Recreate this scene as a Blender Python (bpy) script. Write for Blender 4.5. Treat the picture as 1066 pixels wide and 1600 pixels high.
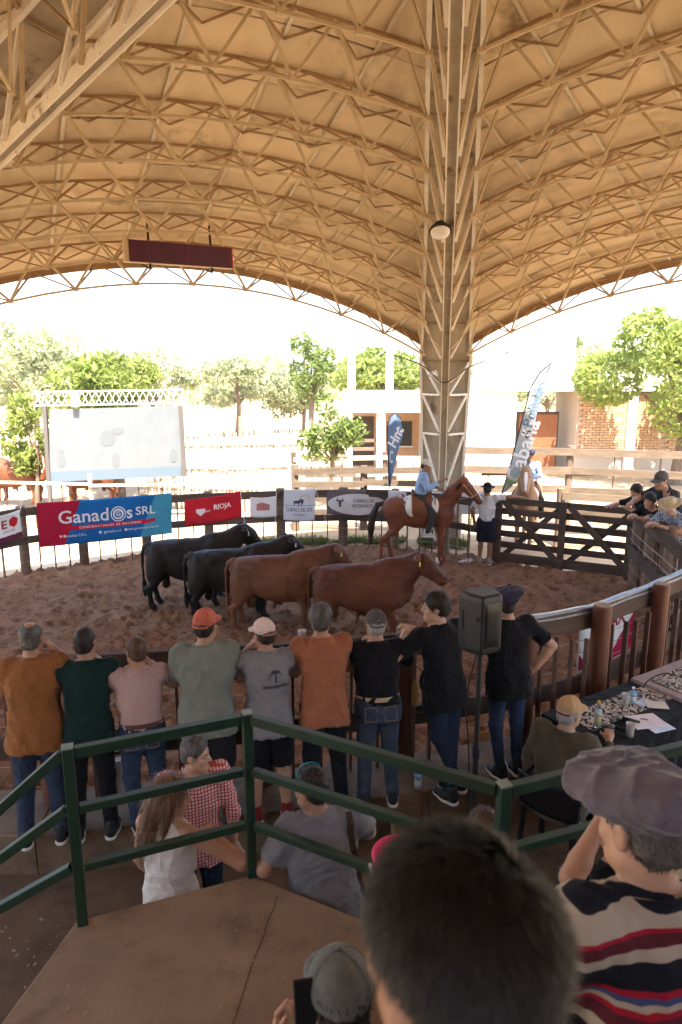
import bpy, bmesh, math, random
import numpy as np
from mathutils import Vector, Matrix, Euler
from mathutils.bvhtree import BVHTree
R = math.radians
random.seed(7); RNG = np.random.default_rng(7)
scene = bpy.context.scene
for o in list(bpy.data.objects): bpy.data.objects.remove(o, do_unlink=True)

# ---------------------------------------------------------------- camera, sky, sun, exposure
EYE = Vector((0.0, 0.0, 4.05)); PITCH = R(11.75)
cam = bpy.data.cameras.new('camera'); camo = bpy.data.objects.new('camera', cam)
scene.collection.objects.link(camo); scene.camera = camo
camo.location = EYE; camo.rotation_euler = (R(90) - PITCH, 0, 0)
cam.sensor_fit = 'VERTICAL'; cam.sensor_height = 36; cam.lens = 24
cam.clip_start = 0.05; cam.clip_end = 3000
cam.dof.use_dof = True; cam.dof.focus_distance = 10.5; cam.dof.aperture_fstop = 3.6
SUN_EL, SUN_AZ = 64.0, 168.0      # azimuth the light comes from, clockwise from +Y
world = bpy.data.worlds.new('World'); scene.world = world; world.use_nodes = True
wn = world.node_tree.nodes; wl = world.node_tree.links
sky = wn.new('ShaderNodeTexSky'); sky.sky_type = 'NISHITA'; sky.sun_disc = False
sky.sun_elevation = R(SUN_EL); sky.sun_rotation = R(SUN_AZ)
sky.dust_density = 3.0; sky.air_density = 1.0; sky.ozone_density = 0.6; sky.altitude = 300
wn['Background'].inputs['Strength'].default_value = 0.15
wl.new(sky.outputs['Color'], wn['Background'].inputs['Color'])
sun = bpy.data.lights.new('sun', 'SUN'); sun.energy = 5.0; sun.angle = R(0.5); sun.color = (1.0, 0.90, 0.77)
suno = bpy.data.objects.new('sun', sun); scene.collection.objects.link(suno)
suno.location = (0, 0, 60)
_sd = Vector((math.sin(R(SUN_AZ)) * math.cos(R(SUN_EL)), math.cos(R(SUN_AZ)) * math.cos(R(SUN_EL)), math.sin(R(SUN_EL))))
suno.rotation_euler = _sd.to_track_quat('Z', 'Y').to_euler()
scene.view_settings.view_transform = 'Standard'; scene.view_settings.look = 'None'
scene.view_settings.gamma = 1.0; scene.view_settings.exposure = 2.42; scene.view_settings.use_curve_mapping = False
scene.render.engine = 'CYCLES'
try:
    scene.cycles.max_bounces = 8; scene.cycles.diffuse_bounces = 5; scene.cycles.transparent_max_bounces = 8
    scene.cycles.use_denoising = True; scene.cycles.sample_clamp_indirect = 6
except Exception: pass

# ---------------------------------------------------------------- helpers
FPX = 24 / 36 * 1600
def ray(x, y):
    u = (x - 533) / FPX; v = (800 - y) / FPX; c, s = math.cos(PITCH), math.sin(PITCH)
    return Vector((u, c + v * s, -s + v * c))
def G(x, y, z=0.0):                      # where the sight line meets the level z
    d = ray(x, y); t = (z - EYE.z) / d.z; return EYE + d * t
def D(x, y, Y):                          # where it meets the upright plane at distance Y
    d = ray(x, y); return EYE + d * (Y / d.y)
COL = scene.collection
def link(o, parent=None):
    COL.objects.link(o)
    if parent is not None: o.parent = parent
    return o
def ob(name, me, mat=None, parent=None, loc=(0, 0, 0), rot=(0, 0, 0)):
    o = bpy.data.objects.new(name, me)
    if me is not None and mat is not None:
        ms = mat if isinstance(mat, (list, tuple)) else [mat]
        if len(me.materials) == 0:
            for m in ms: me.materials.append(m)
    o.location = loc; o.rotation_euler = rot
    return link(o, parent)
def empty(name, loc=(0, 0, 0), rz=0.0):
    o = bpy.data.objects.new(name, None); o.location = loc; o.rotation_euler = (0, 0, rz); o.empty_display_size = .1
    return link(o)
def tag(o, label=None, cat=None, group=None, kind=None):
    if label: o['label'] = label
    if cat: o['category'] = cat
    if group: o['group'] = group
    if kind: o['kind'] = kind
    return o
def copy_tree(o, parent=None):
    c = o.copy(); COL.objects.link(c); c.parent = parent
    for ch in list(o.children): copy_tree(ch, c)
    return c

class MB:
    def __init__(s): s.v = []; s.f = []; s.m = []
    def add(s, vs, fs, mi=0):
        b = len(s.v); s.v += [tuple(p) for p in vs]
        for f in fs: s.f.append(tuple(i + b for i in f)); s.m.append(mi)
        return s
    def box(s, c, d, rot=None, mi=0):
        x, y, z = (k / 2 for k in d); P = []
        for i in range(8):
            p = Vector((x if i & 1 else -x, y if i & 2 else -y, z if i & 4 else -z))
            if rot is not None: p = rot @ p
            P.append(p + Vector(c))
        return s.add(P, [(0, 2, 3, 1), (4, 5, 7, 6), (0, 1, 5, 4), (2, 6, 7, 3), (0, 4, 6, 2), (1, 3, 7, 5)], mi)
    def bar(s, a, b, w, h=None, up=(0, 0, 1), mi=0):
        a = Vector(a); b = Vector(b); h = w if h is None else h
        d = b - a
        if d.length < 1e-6: return s
        d.normalize(); u = Vector(up)
        sx = d.cross(u)
        if sx.length < 1e-3: sx = d.cross(Vector((1, 0, .01)))
        sx.normalize(); uz = sx.cross(d); sx = sx * w / 2; uz = uz * h / 2
        return s.add([a - sx - uz, a + sx - uz, a + sx + uz, a - sx + uz, b - sx - uz, b + sx - uz, b + sx + uz, b - sx + uz],
                     [(0, 1, 2, 3), (7, 6, 5, 4), (0, 4, 5, 1), (1, 5, 6, 2), (2, 6, 7, 3), (3, 7, 4, 0)], mi)
    def tube(s, pts, rad, n=8, cap=True, mi=0, jit=0):
        pts = [Vector(p) for p in pts]
        if not isinstance(rad, (list, tuple)): rad = [rad] * len(pts)
        P = []; ref = None
        for i, p in enumerate(pts):
            d = (pts[min(i + 1, len(pts) - 1)] - pts[max(i - 1, 0)])
            d = d.normalized() if d.length > 1e-9 else Vector((0, 0, 1))
            if ref is None: ref = Vector((1, 0, 0)) if abs(d.x) < .9 else Vector((0, 1, 0))
            a = (ref - d * ref.dot(d)).normalized(); ref = a; b = d.cross(a)
            for k in range(n):
                t = 2 * math.pi * k / n; r = rad[i] * (1 + random.uniform(-jit, jit))
                P.append(p + (a * math.cos(t) + b * math.sin(t)) * r)
        F = []
        for i in range(len(pts) - 1):
            for k in range(n):
                k2 = (k + 1) % n
                F.append((i * n + k, i * n + k2, (i + 1) * n + k2, (i + 1) * n + k))
        if cap: F.append(tuple(range(n - 1, -1, -1))); F.append(tuple(range((len(pts) - 1) * n, len(pts) * n)))
        return s.add(P, F, mi)
    def lathe(s, prof, n=16, c=(0, 0, 0), mi=0, M=None):
        P = []; c = Vector(c)
        for r, z in prof:
            for k in range(n):
                t = 2 * math.pi * k / n; p = Vector((r * math.cos(t), r * math.sin(t), z))
                P.append((M @ p if M else p) + c)
        F = [(i * n + k, i * n + (k + 1) % n, (i + 1) * n + (k + 1) % n, (i + 1) * n + k) for i in range(len(prof) - 1) for k in range(n)]
        F.append(tuple(range(n - 1, -1, -1))); F.append(tuple(range((len(prof) - 1) * n, len(prof) * n)))
        return s.add(P, F, mi)
    def grid(s, fn, nu, nv, mi=0):
        P = [fn(i / nu, j / nv) for j in range(nv + 1) for i in range(nu + 1)]; w = nu + 1
        return s.add(P, [(j * w + i, j * w + i + 1, (j + 1) * w + i + 1, (j + 1) * w + i) for j in range(nv) for i in range(nu)], mi)
    def prism(s, poly, z0, z1, mi=0):
        n = len(poly)
        return s.add([(p[0], p[1], z0) for p in poly] + [(p[0], p[1], z1) for p in poly],
                     [tuple(range(n - 1, -1, -1)), tuple(range(n, 2 * n))] + [(i, (i + 1) % n, n + (i + 1) % n, n + i) for i in range(n)], mi)
    def mesh(s, name='m', smooth=False):
        me = bpy.data.meshes.new(name); me.from_pydata(s.v, [], s.f)
        if smooth: me.polygons.foreach_set('use_smooth', [True] * len(me.polygons))
        if any(s.m): me.polygons.foreach_set('material_index', s.m)
        me.update(); return me
    def build(s, name, mat, parent=None, loc=(0, 0, 0), rot=(0, 0, 0), smooth=False, bevel=0):
        me = s.mesh(name, smooth)
        if bevel:
            bm = bmesh.new(); bm.from_mesh(me)
            bmesh.ops.bevel(bm, geom=bm.edges[:], offset=bevel, segments=1, affect='EDGES', clamp_overlap=True)
            bm.to_mesh(me); bm.free()
        return ob(name, me, mat, parent, loc, rot)

def np_mesh(name, V, Q, smooth=True):
    me = bpy.data.meshes.new(name)
    V = np.ascontiguousarray(V, dtype=np.float32); Q = np.ascontiguousarray(Q, dtype=np.int32)
    n = Q.shape[1]
    me.vertices.add(len(V)); me.vertices.foreach_set('co', V.ravel())
    me.loops.add(Q.size); me.loops.foreach_set('vertex_index', Q.ravel())
    me.polygons.add(len(Q)); me.polygons.foreach_set('loop_start', np.arange(0, Q.size, n, dtype=np.int32))
    me.polygons.foreach_set('loop_total', np.full(len(Q), n, dtype=np.int32))
    if smooth: me.polygons.foreach_set('use_smooth', np.ones(len(Q), dtype=bool))
    me.update(calc_edges=True); me.validate(); return me

# ---------------------------------------------------------------- materials
_MC = {}
def pm(name, col, col2=None, scale=6, rough=.75, bump=0, bscale=30, bdist=.01, metal=0, stretch=(1, 1, 1), detail=5, spec=.35,
       sheen=0, rand=0, trans=0, lo=.35, hi=.65, col3=None, s3=1.3, lo3=.52, hi3=.62, alpha=1, emit=None, coord='Object', rot=(0, 0, 0)):
    if name in _MC: return _MC[name]
    m = bpy.data.materials.new(name); m.use_nodes = True; N = m.node_tree.nodes; L = m.node_tree.links
    b = N['Principled BSDF']; b.inputs['Roughness'].default_value = rough; b.inputs['Metallic'].default_value = metal
    b.inputs['Specular IOR Level'].default_value = spec
    if sheen: b.inputs['Sheen Weight'].default_value = sheen; b.inputs['Sheen Roughness'].default_value = .4
    tc = N.new('ShaderNodeTexCoord'); mp = N.new('ShaderNodeMapping'); mp.inputs['Scale'].default_value = stretch
    mp.inputs['Rotation'].default_value = rot
    L.new(tc.outputs[coord], mp.inputs['Vector'])
    c4 = lambda c: (c[0], c[1], c[2], 1)
    cur = None
    if col2 is not None:
        n = N.new('ShaderNodeTexNoise'); n.inputs['Scale'].default_value = scale; n.inputs['Detail'].default_value = detail
        n.inputs['Roughness'].default_value = .6
        L.new(mp.outputs[0], n.inputs['Vector'])
        r = N.new('ShaderNodeValToRGB'); r.color_ramp.elements[0].position = lo; r.color_ramp.elements[1].position = hi
        r.color_ramp.elements[0].color = c4(col); r.color_ramp.elements[1].color = c4(col2)
        L.new(n.outputs['Fac'], r.inputs['Fac']); cur = r.outputs['Color']
        if col3 is not None:
            n3 = N.new('ShaderNodeTexNoise'); n3.inputs['Scale'].default_value = s3; n3.inputs['Detail'].default_value = 6
            n3.inputs['Roughness'].default_value = .65
            if rand:
                oi3 = N.new('ShaderNodeObjectInfo'); ad = N.new('ShaderNodeVectorMath'); ad.operation = 'ADD'
                sc = N.new('ShaderNodeMath'); sc.operation = 'MULTIPLY'; sc.inputs[1].default_value = 37.0
                L.new(oi3.outputs['Random'], sc.inputs[0]); L.new(mp.outputs[0], ad.inputs[0]); L.new(sc.outputs[0], ad.inputs[1])
                L.new(ad.outputs[0], n3.inputs['Vector'])
            else: L.new(mp.outputs[0], n3.inputs['Vector'])
            r3 = N.new('ShaderNodeValToRGB'); r3.color_ramp.elements[0].position = lo3; r3.color_ramp.elements[1].position = hi3
            L.new(n3.outputs['Fac'], r3.inputs['Fac'])
            mx = N.new('ShaderNodeMix'); mx.data_type = 'RGBA'; L.new(r3.outputs['Color'], mx.inputs['Factor'])
            L.new(cur, mx.inputs[6]); mx.inputs[7].default_value = c4(col3); cur = mx.outputs[2]
    if rand:
        oi = N.new('ShaderNodeObjectInfo'); hs = N.new('ShaderNodeHueSaturation'); mr = N.new('ShaderNodeMapRange')
        mr.inputs['To Min'].default_value = 1 - rand; mr.inputs['To Max'].default_value = 1 + rand
        L.new(oi.outputs['Random'], mr.inputs['Value']); L.new(mr.outputs[0], hs.inputs['Value'])
        if cur is None: hs.inputs['Color'].default_value = c4(col)
        else: L.new(cur, hs.inputs['Color'])
        cur = hs.outputs['Color']
    if cur is None: b.inputs['Base Color'].default_value = c4(col)
    else: L.new(cur, b.inputs['Base Color'])
    if bump:
        nb = N.new('ShaderNodeTexNoise'); nb.inputs['Scale'].default_value = bscale; nb.inputs['Detail'].default_value = 6
        L.new(mp.outputs[0], nb.inputs['Vector'])
        bp = N.new('ShaderNodeBump'); bp.inputs['Strength'].default_value = bump; bp.inputs['Distance'].default_value = bdist
        L.new(nb.outputs['Fac'], bp.inputs['Height']); L.new(bp.outputs[0], b.inputs['Normal'])
    if trans:
        out = N['Material Output']; t = N.new('ShaderNodeBsdfTranslucent'); ms = N.new('ShaderNodeMixShader'); ms.inputs[0].default_value = trans
        if cur is None: t.inputs['Color'].default_value = c4(col)
        else: L.new(cur, t.inputs['Color'])
        L.new(b.outputs[0], ms.inputs[1]); L.new(t.outputs[0], ms.inputs[2]); L.new(ms.outputs[0], out.inputs['Surface'])
    if emit: b.inputs['Emission Color'].default_value = c4(emit[:3]); b.inputs['Emission Strength'].default_value = emit[3]
    if alpha < 1: b.inputs['Alpha'].default_value = alpha
    _MC[name] = m; return m

def glass(name, col=(1, 1, 1), rough=.02):
    if name in _MC: return _MC[name]
    m = bpy.data.materials.new(name); m.use_nodes = True; b = m.node_tree.nodes['Principled BSDF']
    b.inputs['Base Color'].default_value = (*col, 1); b.inputs['Transmission Weight'].default_value = 1
    b.inputs['Roughness'].default_value = rough; b.inputs['IOR'].default_value = 1.2
    _MC[name] = m; return m

def bands(name, axis, stops, rough=.85, period=None, coord='Object', bump=.25):
    """flat colour bands along one object axis: stops = [(position, colour), ...]; repeated when period is set"""
    if name in _MC: return _MC[name]
    m = bpy.data.materials.new(name); m.use_nodes = True; N = m.node_tree.nodes; L = m.node_tree.links
    b = N['Principled BSDF']; b.inputs['Roughness'].default_value = rough; b.inputs['Specular IOR Level'].default_value = .2
    tc = N.new('ShaderNodeTexCoord'); sx = N.new('ShaderNodeSeparateXYZ'); L.new(tc.outputs[coord], sx.inputs[0])
    v = sx.outputs[axis]
    nz = N.new('ShaderNodeTexNoise'); nz.inputs['Scale'].default_value = 7; L.new(tc.outputs[coord], nz.inputs['Vector'])
    w = N.new('ShaderNodeMath'); w.operation = 'MULTIPLY_ADD'; L.new(nz.outputs['Fac'], w.inputs[0]); w.inputs[1].default_value = .005 if not period else .003
    L.new(v, w.inputs[2]); v = w.outputs[0]
    lo, hi = stops[0][0], stops[-1][0]
    if period:
        md = N.new('ShaderNodeMath'); md.operation = 'PINGPONG'; md.inputs[1].default_value = period / 2; L.new(v, md.inputs[0]); v = md.outputs[0]
        lo, hi = 0, period / 2
    mr = N.new('ShaderNodeMapRange'); mr.inputs['From Min'].default_value = lo; mr.inputs['From Max'].default_value = hi; L.new(v, mr.inputs['Value'])
    r = N.new('ShaderNodeValToRGB'); r.color_ramp.interpolation = 'CONSTANT'; e = r.color_ramp.elements
    for i, (p, c) in enumerate(stops):
        q = min(max((p - lo) / (hi - lo), 0), 1)
        el = e[i] if i < 2 else e.new(q)
        el.position = q; el.color = (*c, 1)
    L.new(mr.outputs[0], r.inputs['Fac']); L.new(r.outputs['Color'], b.inputs['Base Color'])
    nb = N.new('ShaderNodeTexNoise'); nb.inputs['Scale'].default_value = 14; L.new(tc.outputs[coord], nb.inputs['Vector'])
    bp = N.new('ShaderNodeBump'); bp.inputs['Strength'].default_value = bump; bp.inputs['Distance'].default_value = .02
    L.new(nb.outputs['Fac'], bp.inputs['Height']); L.new(bp.outputs[0], b.inputs['Normal'])
    _MC[name] = m; return m

def gingham(name, c1, c2, c3, period=.018):
    if name in _MC: return _MC[name]
    m = bpy.data.materials.new(name); m.use_nodes = True; N = m.node_tree.nodes; L = m.node_tree.links
    b = N['Principled BSDF']; b.inputs['Roughness'].default_value = .85; b.inputs['Specular IOR Level'].default_value = .2
    tc = N.new('ShaderNodeTexCoord'); sx = N.new('ShaderNodeSeparateXYZ'); L.new(tc.outputs['Object'], sx.inputs[0])
    outs = []
    for a in (0, 2):
        md = N.new('ShaderNodeMath'); md.operation = 'PINGPONG'; md.inputs[1].default_value = period / 2; L.new(sx.outputs[a], md.inputs[0])
        gt = N.new('ShaderNodeMath'); gt.operation = 'GREATER_THAN'; gt.inputs[1].default_value = period * .3; L.new(md.outputs[0], gt.inputs[0]); outs.append(gt)
    ad = N.new('ShaderNodeMath'); ad.operation = 'ADD'; L.new(outs[0].outputs[0], ad.inputs[0]); L.new(outs[1].outputs[0], ad.inputs[1])
    hf = N.new('ShaderNodeMath'); hf.operation = 'MULTIPLY'; hf.inputs[1].default_value = .5; L.new(ad.outputs[0], hf.inputs[0])
    r = N.new('ShaderNodeValToRGB'); e = r.color_ramp.elements; e[0].color = (*c1, 1); e[1].color = (*c3, 1); k = e.new(.5); k.color = (*c2, 1)
    L.new(hf.outputs[0], r.inputs['Fac']); L.new(r.outputs['Color'], b.inputs['Base Color'])
    _MC[name] = m; return m

# ---------------------------------------------------------------- implicit surfaces (bodies, clothes, hats)
class SDF:
    def __init__(s, lo, hi, h):
        s.h = h; s.lo = np.array(lo, float); n = np.ceil((np.array(hi) - s.lo) / h).astype(int) + 1
        s.n = n; s.a = np.full(n, .3, np.float32)
        s.ax = [(s.lo[i] + np.arange(n[i]) * h).astype(np.float32) for i in range(3)]
    def reg(s, lo, hi):
        sl = []
        for i in range(3):
            a = max(0, int((lo[i] - s.lo[i]) / s.h)); b = min(s.n[i], int((hi[i] - s.lo[i]) / s.h) + 2)
            if b <= a: return None, None
            sl.append(slice(a, b))
        return tuple(sl), (s.ax[0][sl[0]][:, None, None], s.ax[1][sl[1]][None, :, None], s.ax[2][sl[2]][None, None, :])
    def mix(s, sl, d, k, sub=False):
        a = s.a[sl]
        if sub:
            d = -d; hh = np.maximum(k - np.abs(a - d), 0) / max(k, 1e-6); s.a[sl] = np.maximum(a, d) + hh * hh * k * .25
        else:
            hh = np.maximum(k - np.abs(a - d), 0) / max(k, 1e-6); s.a[sl] = np.minimum(a, d) - hh * hh * k * .25
    def rc(s, a, b, ra, rb=None, k=.03, sub=False):
        rb = ra if rb is None else rb
        a = np.array(a, float); b = np.array(b, float); m = max(ra, rb) + k + 3 * s.h
        sl, P = s.reg(np.minimum(a, b) - m, np.maximum(a, b) + m)
        if sl is None: return s
        ba = b - a; L2 = max(float(ba @ ba), 1e-9)
        t = np.clip(((P[0] - a[0]) * ba[0] + (P[1] - a[1]) * ba[1] + (P[2] - a[2]) * ba[2]) / L2, 0, 1)
        d = np.sqrt((P[0] - a[0] - t * ba[0]) ** 2 + (P[1] - a[1] - t * ba[1]) ** 2 + (P[2] - a[2] - t * ba[2]) ** 2) - (ra + (rb - ra) * t)
        s.mix(sl, d, k, sub); return s
    def chain(s, pts, k=.03):
        for (a, ra), (b, rb) in zip(pts[:-1], pts[1:]): s.rc(a, b, ra, rb, k)
        return s
    def ell(s, c, r, rot=None, k=.03, sub=False):
        c = np.array(c, float); r = np.array(r, float); m = r.max() + k + 3 * s.h
        sl, P = s.reg(c - m, c + m)
        if sl is None: return s
        q = [P[i] - c[i] for i in range(3)]
        if rot is not None:
            q = [q[0] * rot[0][i] + q[1] * rot[1][i] + q[2] * rot[2][i] for i in range(3)]
        k0 = np.sqrt((q[0] / r[0]) ** 2 + (q[1] / r[1]) ** 2 + (q[2] / r[2]) ** 2)
        k1 = np.sqrt((q[0] / r[0] ** 2) ** 2 + (q[1] / r[1] ** 2) ** 2 + (q[2] / r[2] ** 2) ** 2)
        s.mix(sl, k0 * (k0 - 1) / np.maximum(k1, 1e-6), k, sub); return s
    def sleeve(s, a, b, ra, rb, k=.03):          # cone with a flat open end at b
        a = np.array(a, float); b = np.array(b, float); m = max(ra, rb) + k + 3 * s.h
        sl, P = s.reg(np.minimum(a, b) - m, np.maximum(a, b) + m)
        if sl is None: return s
        ba = b - a; Lg = math.sqrt(float(ba @ ba)); ba = ba / Lg
        t = (P[0] - a[0]) * ba[0] + (P[1] - a[1]) * ba[1] + (P[2] - a[2]) * ba[2]
        rad = np.sqrt(np.maximum((P[0] - a[0]) ** 2 + (P[1] - a[1]) ** 2 + (P[2] - a[2]) ** 2 - t * t, 0))
        tc = np.clip(t / Lg, 0, 1); dr = rad - (ra + (rb - ra) * tc)
        d0 = np.sqrt(rad ** 2 + t ** 2) - ra
        d = np.where(t < 0, d0, np.maximum(dr, t - Lg)); s.mix(sl, d, k); return s
    def loft(s, o, rot, prof, k=.03, top=True):  # stacked ellipses along the local z of rot: (z, rx, ry, yoff)
        o = np.array(o, float); pr = np.array(prof, float); m = max(pr[:, 1].max(), pr[:, 2].max()) + .1
        e0 = o + rot[:, 2] * pr[0, 0]; e1 = o + rot[:, 2] * pr[-1, 0]
        sl, P = s.reg(np.minimum(e0, e1) - m, np.maximum(e0, e1) + m)
        if sl is None: return s
        q = [P[i] - o[i] for i in range(3)]
        q = [q[0] * rot[0, i] + q[1] * rot[1, i] + q[2] * rot[2, i] for i in range(3)]
        z = q[2]; rx = np.interp(z, pr[:, 0], pr[:, 1]); ry = np.interp(z, pr[:, 0], pr[:, 2]); yo = np.interp(z, pr[:, 0], pr[:, 3])
        e = (np.abs(q[0] / rx) ** 2.4 + np.abs((q[1] - yo) / ry) ** 2.4) ** (1 / 2.4)
        d = (e - 1) * np.minimum(rx, ry)
        d = np.maximum(d, np.maximum(pr[0, 0] - z, z - pr[-1, 0])); s.mix(sl, d.astype(np.float32), k); return s
    def cut(s, p, n):                            # keep the side the normal points away from
        p = np.array(p, float); n = np.array(n, float); n = n / np.linalg.norm(n)
        d = (s.ax[0][:, None, None] - p[0]) * n[0] + (s.ax[1][None, :, None] - p[1]) * n[1] + (s.ax[2][None, None, :] - p[2]) * n[2]
        s.a = np.maximum(s.a, d.astype(np.float32)); return s
    def folds(s, amp, n=9, wl=(.06, .16), seed=0, dirz=1.0, ridge=True):
        g = np.random.default_rng(seed); P = [s.ax[0][:, None, None], s.ax[1][None, :, None], s.ax[2][None, None, :]]
        tot = np.zeros(s.n, np.float32)
        wx = .03 * np.sin(P[2] * 17 + g.uniform(0, 6)) + .02 * np.sin(P[0] * 23 + P[1] * 11 + g.uniform(0, 6))
        for i in range(n):
            d = g.normal(size=3); d[2] *= dirz; d /= np.linalg.norm(d); w = 2 * math.pi / g.uniform(*wl)
            x = (P[0] * d[0] + P[1] * d[1] + P[2] * d[2] + wx) * w + g.uniform(0, 6.28)
            e = np.sin(x); e = (1 - np.abs(e)) ** 2 * 1.5 - .5 if ridge else e
            # each fold family lives in its own patch
            c = g.uniform(-.2, .2, 3); env = .5 + .5 * np.sin((P[0] + c[0]) * 9 + g.uniform(0, 6)) * np.sin((P[2] + c[2]) * 8 + g.uniform(0, 6))
            tot += (e * env).astype(np.float32)
        s.a -= (tot * amp * (2.0 / n ** .5)).astype(np.float32); return s
    def nets(s):
        a = s.a; ins = a < 0
        def c8(i, j, k): return tuple(slice(d, (None if d else -1)) for d in (i, j, k))
        cnt = sum(ins[c8(i, j, k)].astype(np.int8) for i in (0, 1) for j in (0, 1) for k in (0, 1))
        act = (cnt > 0) & (cnt < 8); I = np.argwhere(act)
        if len(I) == 0: return np.zeros((0, 3)), np.zeros((0, 4), int)
        idx = np.full(act.shape, -1, np.int64); idx[act] = np.arange(len(I))
        acc = np.zeros((len(I), 3)); num = np.zeros(len(I))
        co = [(i, j, k) for i in (0, 1) for j in (0, 1) for k in (0, 1)]
        for A in co:
            for ax in range(3):
                if A[ax]: continue
                B = list(A); B[ax] = 1
                f0 = a[I[:, 0] + A[0], I[:, 1] + A[1], I[:, 2] + A[2]]; f1 = a[I[:, 0] + B[0], I[:, 1] + B[1], I[:, 2] + B[2]]
                m = (f0 < 0) != (f1 < 0); t = np.where(m, f0 / np.where(m, f0 - f1, 1), 0)
                p = np.repeat(np.array(A, float)[None], len(I), 0); p[:, ax] += t
                acc[m] += p[m]; num[m] += 1
        V = (I + acc / num[:, None]) * s.h + s.lo
        Q = []
        for ax in range(3):
            b, c = [(1, 2), (2, 0), (0, 1)][ax]
            s0 = [slice(None)] * 3; s1 = [slice(None)] * 3; s0[ax] = slice(0, -1); s1[ax] = slice(1, None)
            df = ins[tuple(s0)] != ins[tuple(s1)]; E = np.argwhere(df)
            ok = (E[:, b] > 0) & (E[:, c] > 0) & (E[:, b] < s.n[b] - 1) & (E[:, c] < s.n[c] - 1); E = E[ok]
            def cell(db, dc):
                q = E.copy(); q[:, b] -= db; q[:, c] -= dc; return idx[q[:, 0], q[:, 1], q[:, 2]]
            q = np.stack([cell(1, 1), cell(0, 1), cell(0, 0), cell(1, 0)], 1)
            fl = ~ins[E[:, 0], E[:, 1], E[:, 2]]; q[fl] = q[fl][:, ::-1]; Q.append(q)
        Q = np.concatenate(Q); Q = Q[(Q >= 0).all(1)]
        return V, Q
    def mesh(s, name):
        V, Q = s.nets(); return np_mesh(name, V, Q)
def join_np(parts):
    Vs, Qs, b = [], [], 0
    for V, Q in parts: Vs.append(V); Qs.append(Q + b); b += len(V)
    return np.concatenate(Vs), np.concatenate(Qs)
def text_mesh(txt, size=1.0, shear=0.0, bold=0.0, align='CENTER', space=1.0):
    c = bpy.data.curves.new('t', 'FONT'); c.body = txt; c.size = size; c.shear = shear; c.offset = bold; c.align_x = align; c.align_y = 'CENTER'
    c.space_character = space; c.resolution_u = 3
    o = bpy.data.objects.new('t', c); COL.objects.link(o)
    dg = bpy.context.evaluated_depsgraph_get(); me = bpy.data.meshes.new_from_object(o.evaluated_get(dg))
    bpy.data.objects.remove(o); return me
def rotz(a): return Matrix.Rotation(a, 3, 'Z')
# ---------------------------------------------------------------- setting: ground, sand, kerb, walkway, stand
M_ground = pm('dry_earth', (.42, .31, .195), (.35, .25, .155), 1.2, .95, .5, 12, .03, col3=(.48, .38, .26), s3=.25, spec=.1)
M_sand = pm('arena_sand', (.220, .120, .066), (.29, .165, .097), 2.2, .95, 1.0, 22, .05, col3=(.14, .07, .045), s3=6, lo3=.5, hi3=.66, spec=.12)
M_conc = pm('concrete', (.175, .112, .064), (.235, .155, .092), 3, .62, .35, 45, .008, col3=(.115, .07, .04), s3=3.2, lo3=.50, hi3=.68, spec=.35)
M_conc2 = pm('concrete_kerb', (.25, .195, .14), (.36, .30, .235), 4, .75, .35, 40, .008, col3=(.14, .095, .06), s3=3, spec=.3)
M_panel = pm('ceiling_panel', (.80, .645, .415), (.74, .575, .355), 1.6, .8, .12, 8, .01, rand=.10, col3=(.36, .27, .15), s3=.9, lo3=.58, hi3=.70, spec=.25)
M_panelw = pm('ceiling_panel_stained', (.78, .625, .41), (.64, .50, .32), 2.4, .85, .12, 8, .01, rand=.08, col3=(.56, .48, .34), s3=2.2, lo3=.54, hi3=.66, spec=.2)
M_steel = pm('painted_steel', (.56, .43, .26), (.46, .34, .19), 5, .6, .1, 30, .003, col3=(.28, .15, .07), s3=6, lo3=.62, hi3=.74, spec=.3)
M_steelb = pm('rusty_steel', (.40, .26, .135), (.30, .185, .09), 5, .7, .1, 30, .003, spec=.25)
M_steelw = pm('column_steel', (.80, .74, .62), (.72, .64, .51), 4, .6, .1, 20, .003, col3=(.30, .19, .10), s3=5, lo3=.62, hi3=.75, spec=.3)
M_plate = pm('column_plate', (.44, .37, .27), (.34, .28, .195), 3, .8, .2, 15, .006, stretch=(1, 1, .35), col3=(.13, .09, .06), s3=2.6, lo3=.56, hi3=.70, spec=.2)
M_joint = pm('joint_strip', (.78, .70, .52), (.66, .56, .38), 4, .7)
M_sheet = pm('roof_sheet', (.45, .42, .38), (.35, .32, .28), 2, .6)

FENCE = [(-5.4, 5.6), (-4.0, 5.16), (-2.42, 5.15), (-.68, 5.42), (.58, 5.70), (1.75, 6.04), (2.58, 6.40), (3.48, 7.09), (4.3, 7.8), (4.98, 8.7),
         (5.15, 9.6), (5.30, 10.6), (5.44, 11.6), (5.62, 12.5)]
GATE = [(5.68, 12.95), (3.32, 14.12)]
FAR = [(3.25, 14.2), (2.35, 14.95), (1.25, 15.45), (.05, 15.62), (-1.4, 15.5), (-3.0, 15.12), (-4.3, 14.68), (-5.5, 14.12), (-6.45, 13.45), (-7.5, 12.0)]
LEFT = [(-7.5, 12.0), (-8.0, 10.2), (-7.9, 8.3), (-6.9, 6.7), (-5.4, 5.6)]
OUT = FENCE + GATE + FAR + LEFT[1:-1]

g = MB(); S = 900
g.grid(lambda u, v: ((u - .5) * 2 * S, (v - .35) * 2 * S, -.11), 12, 12)
tag(g.build('ground', M_ground), kind='structure')

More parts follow.
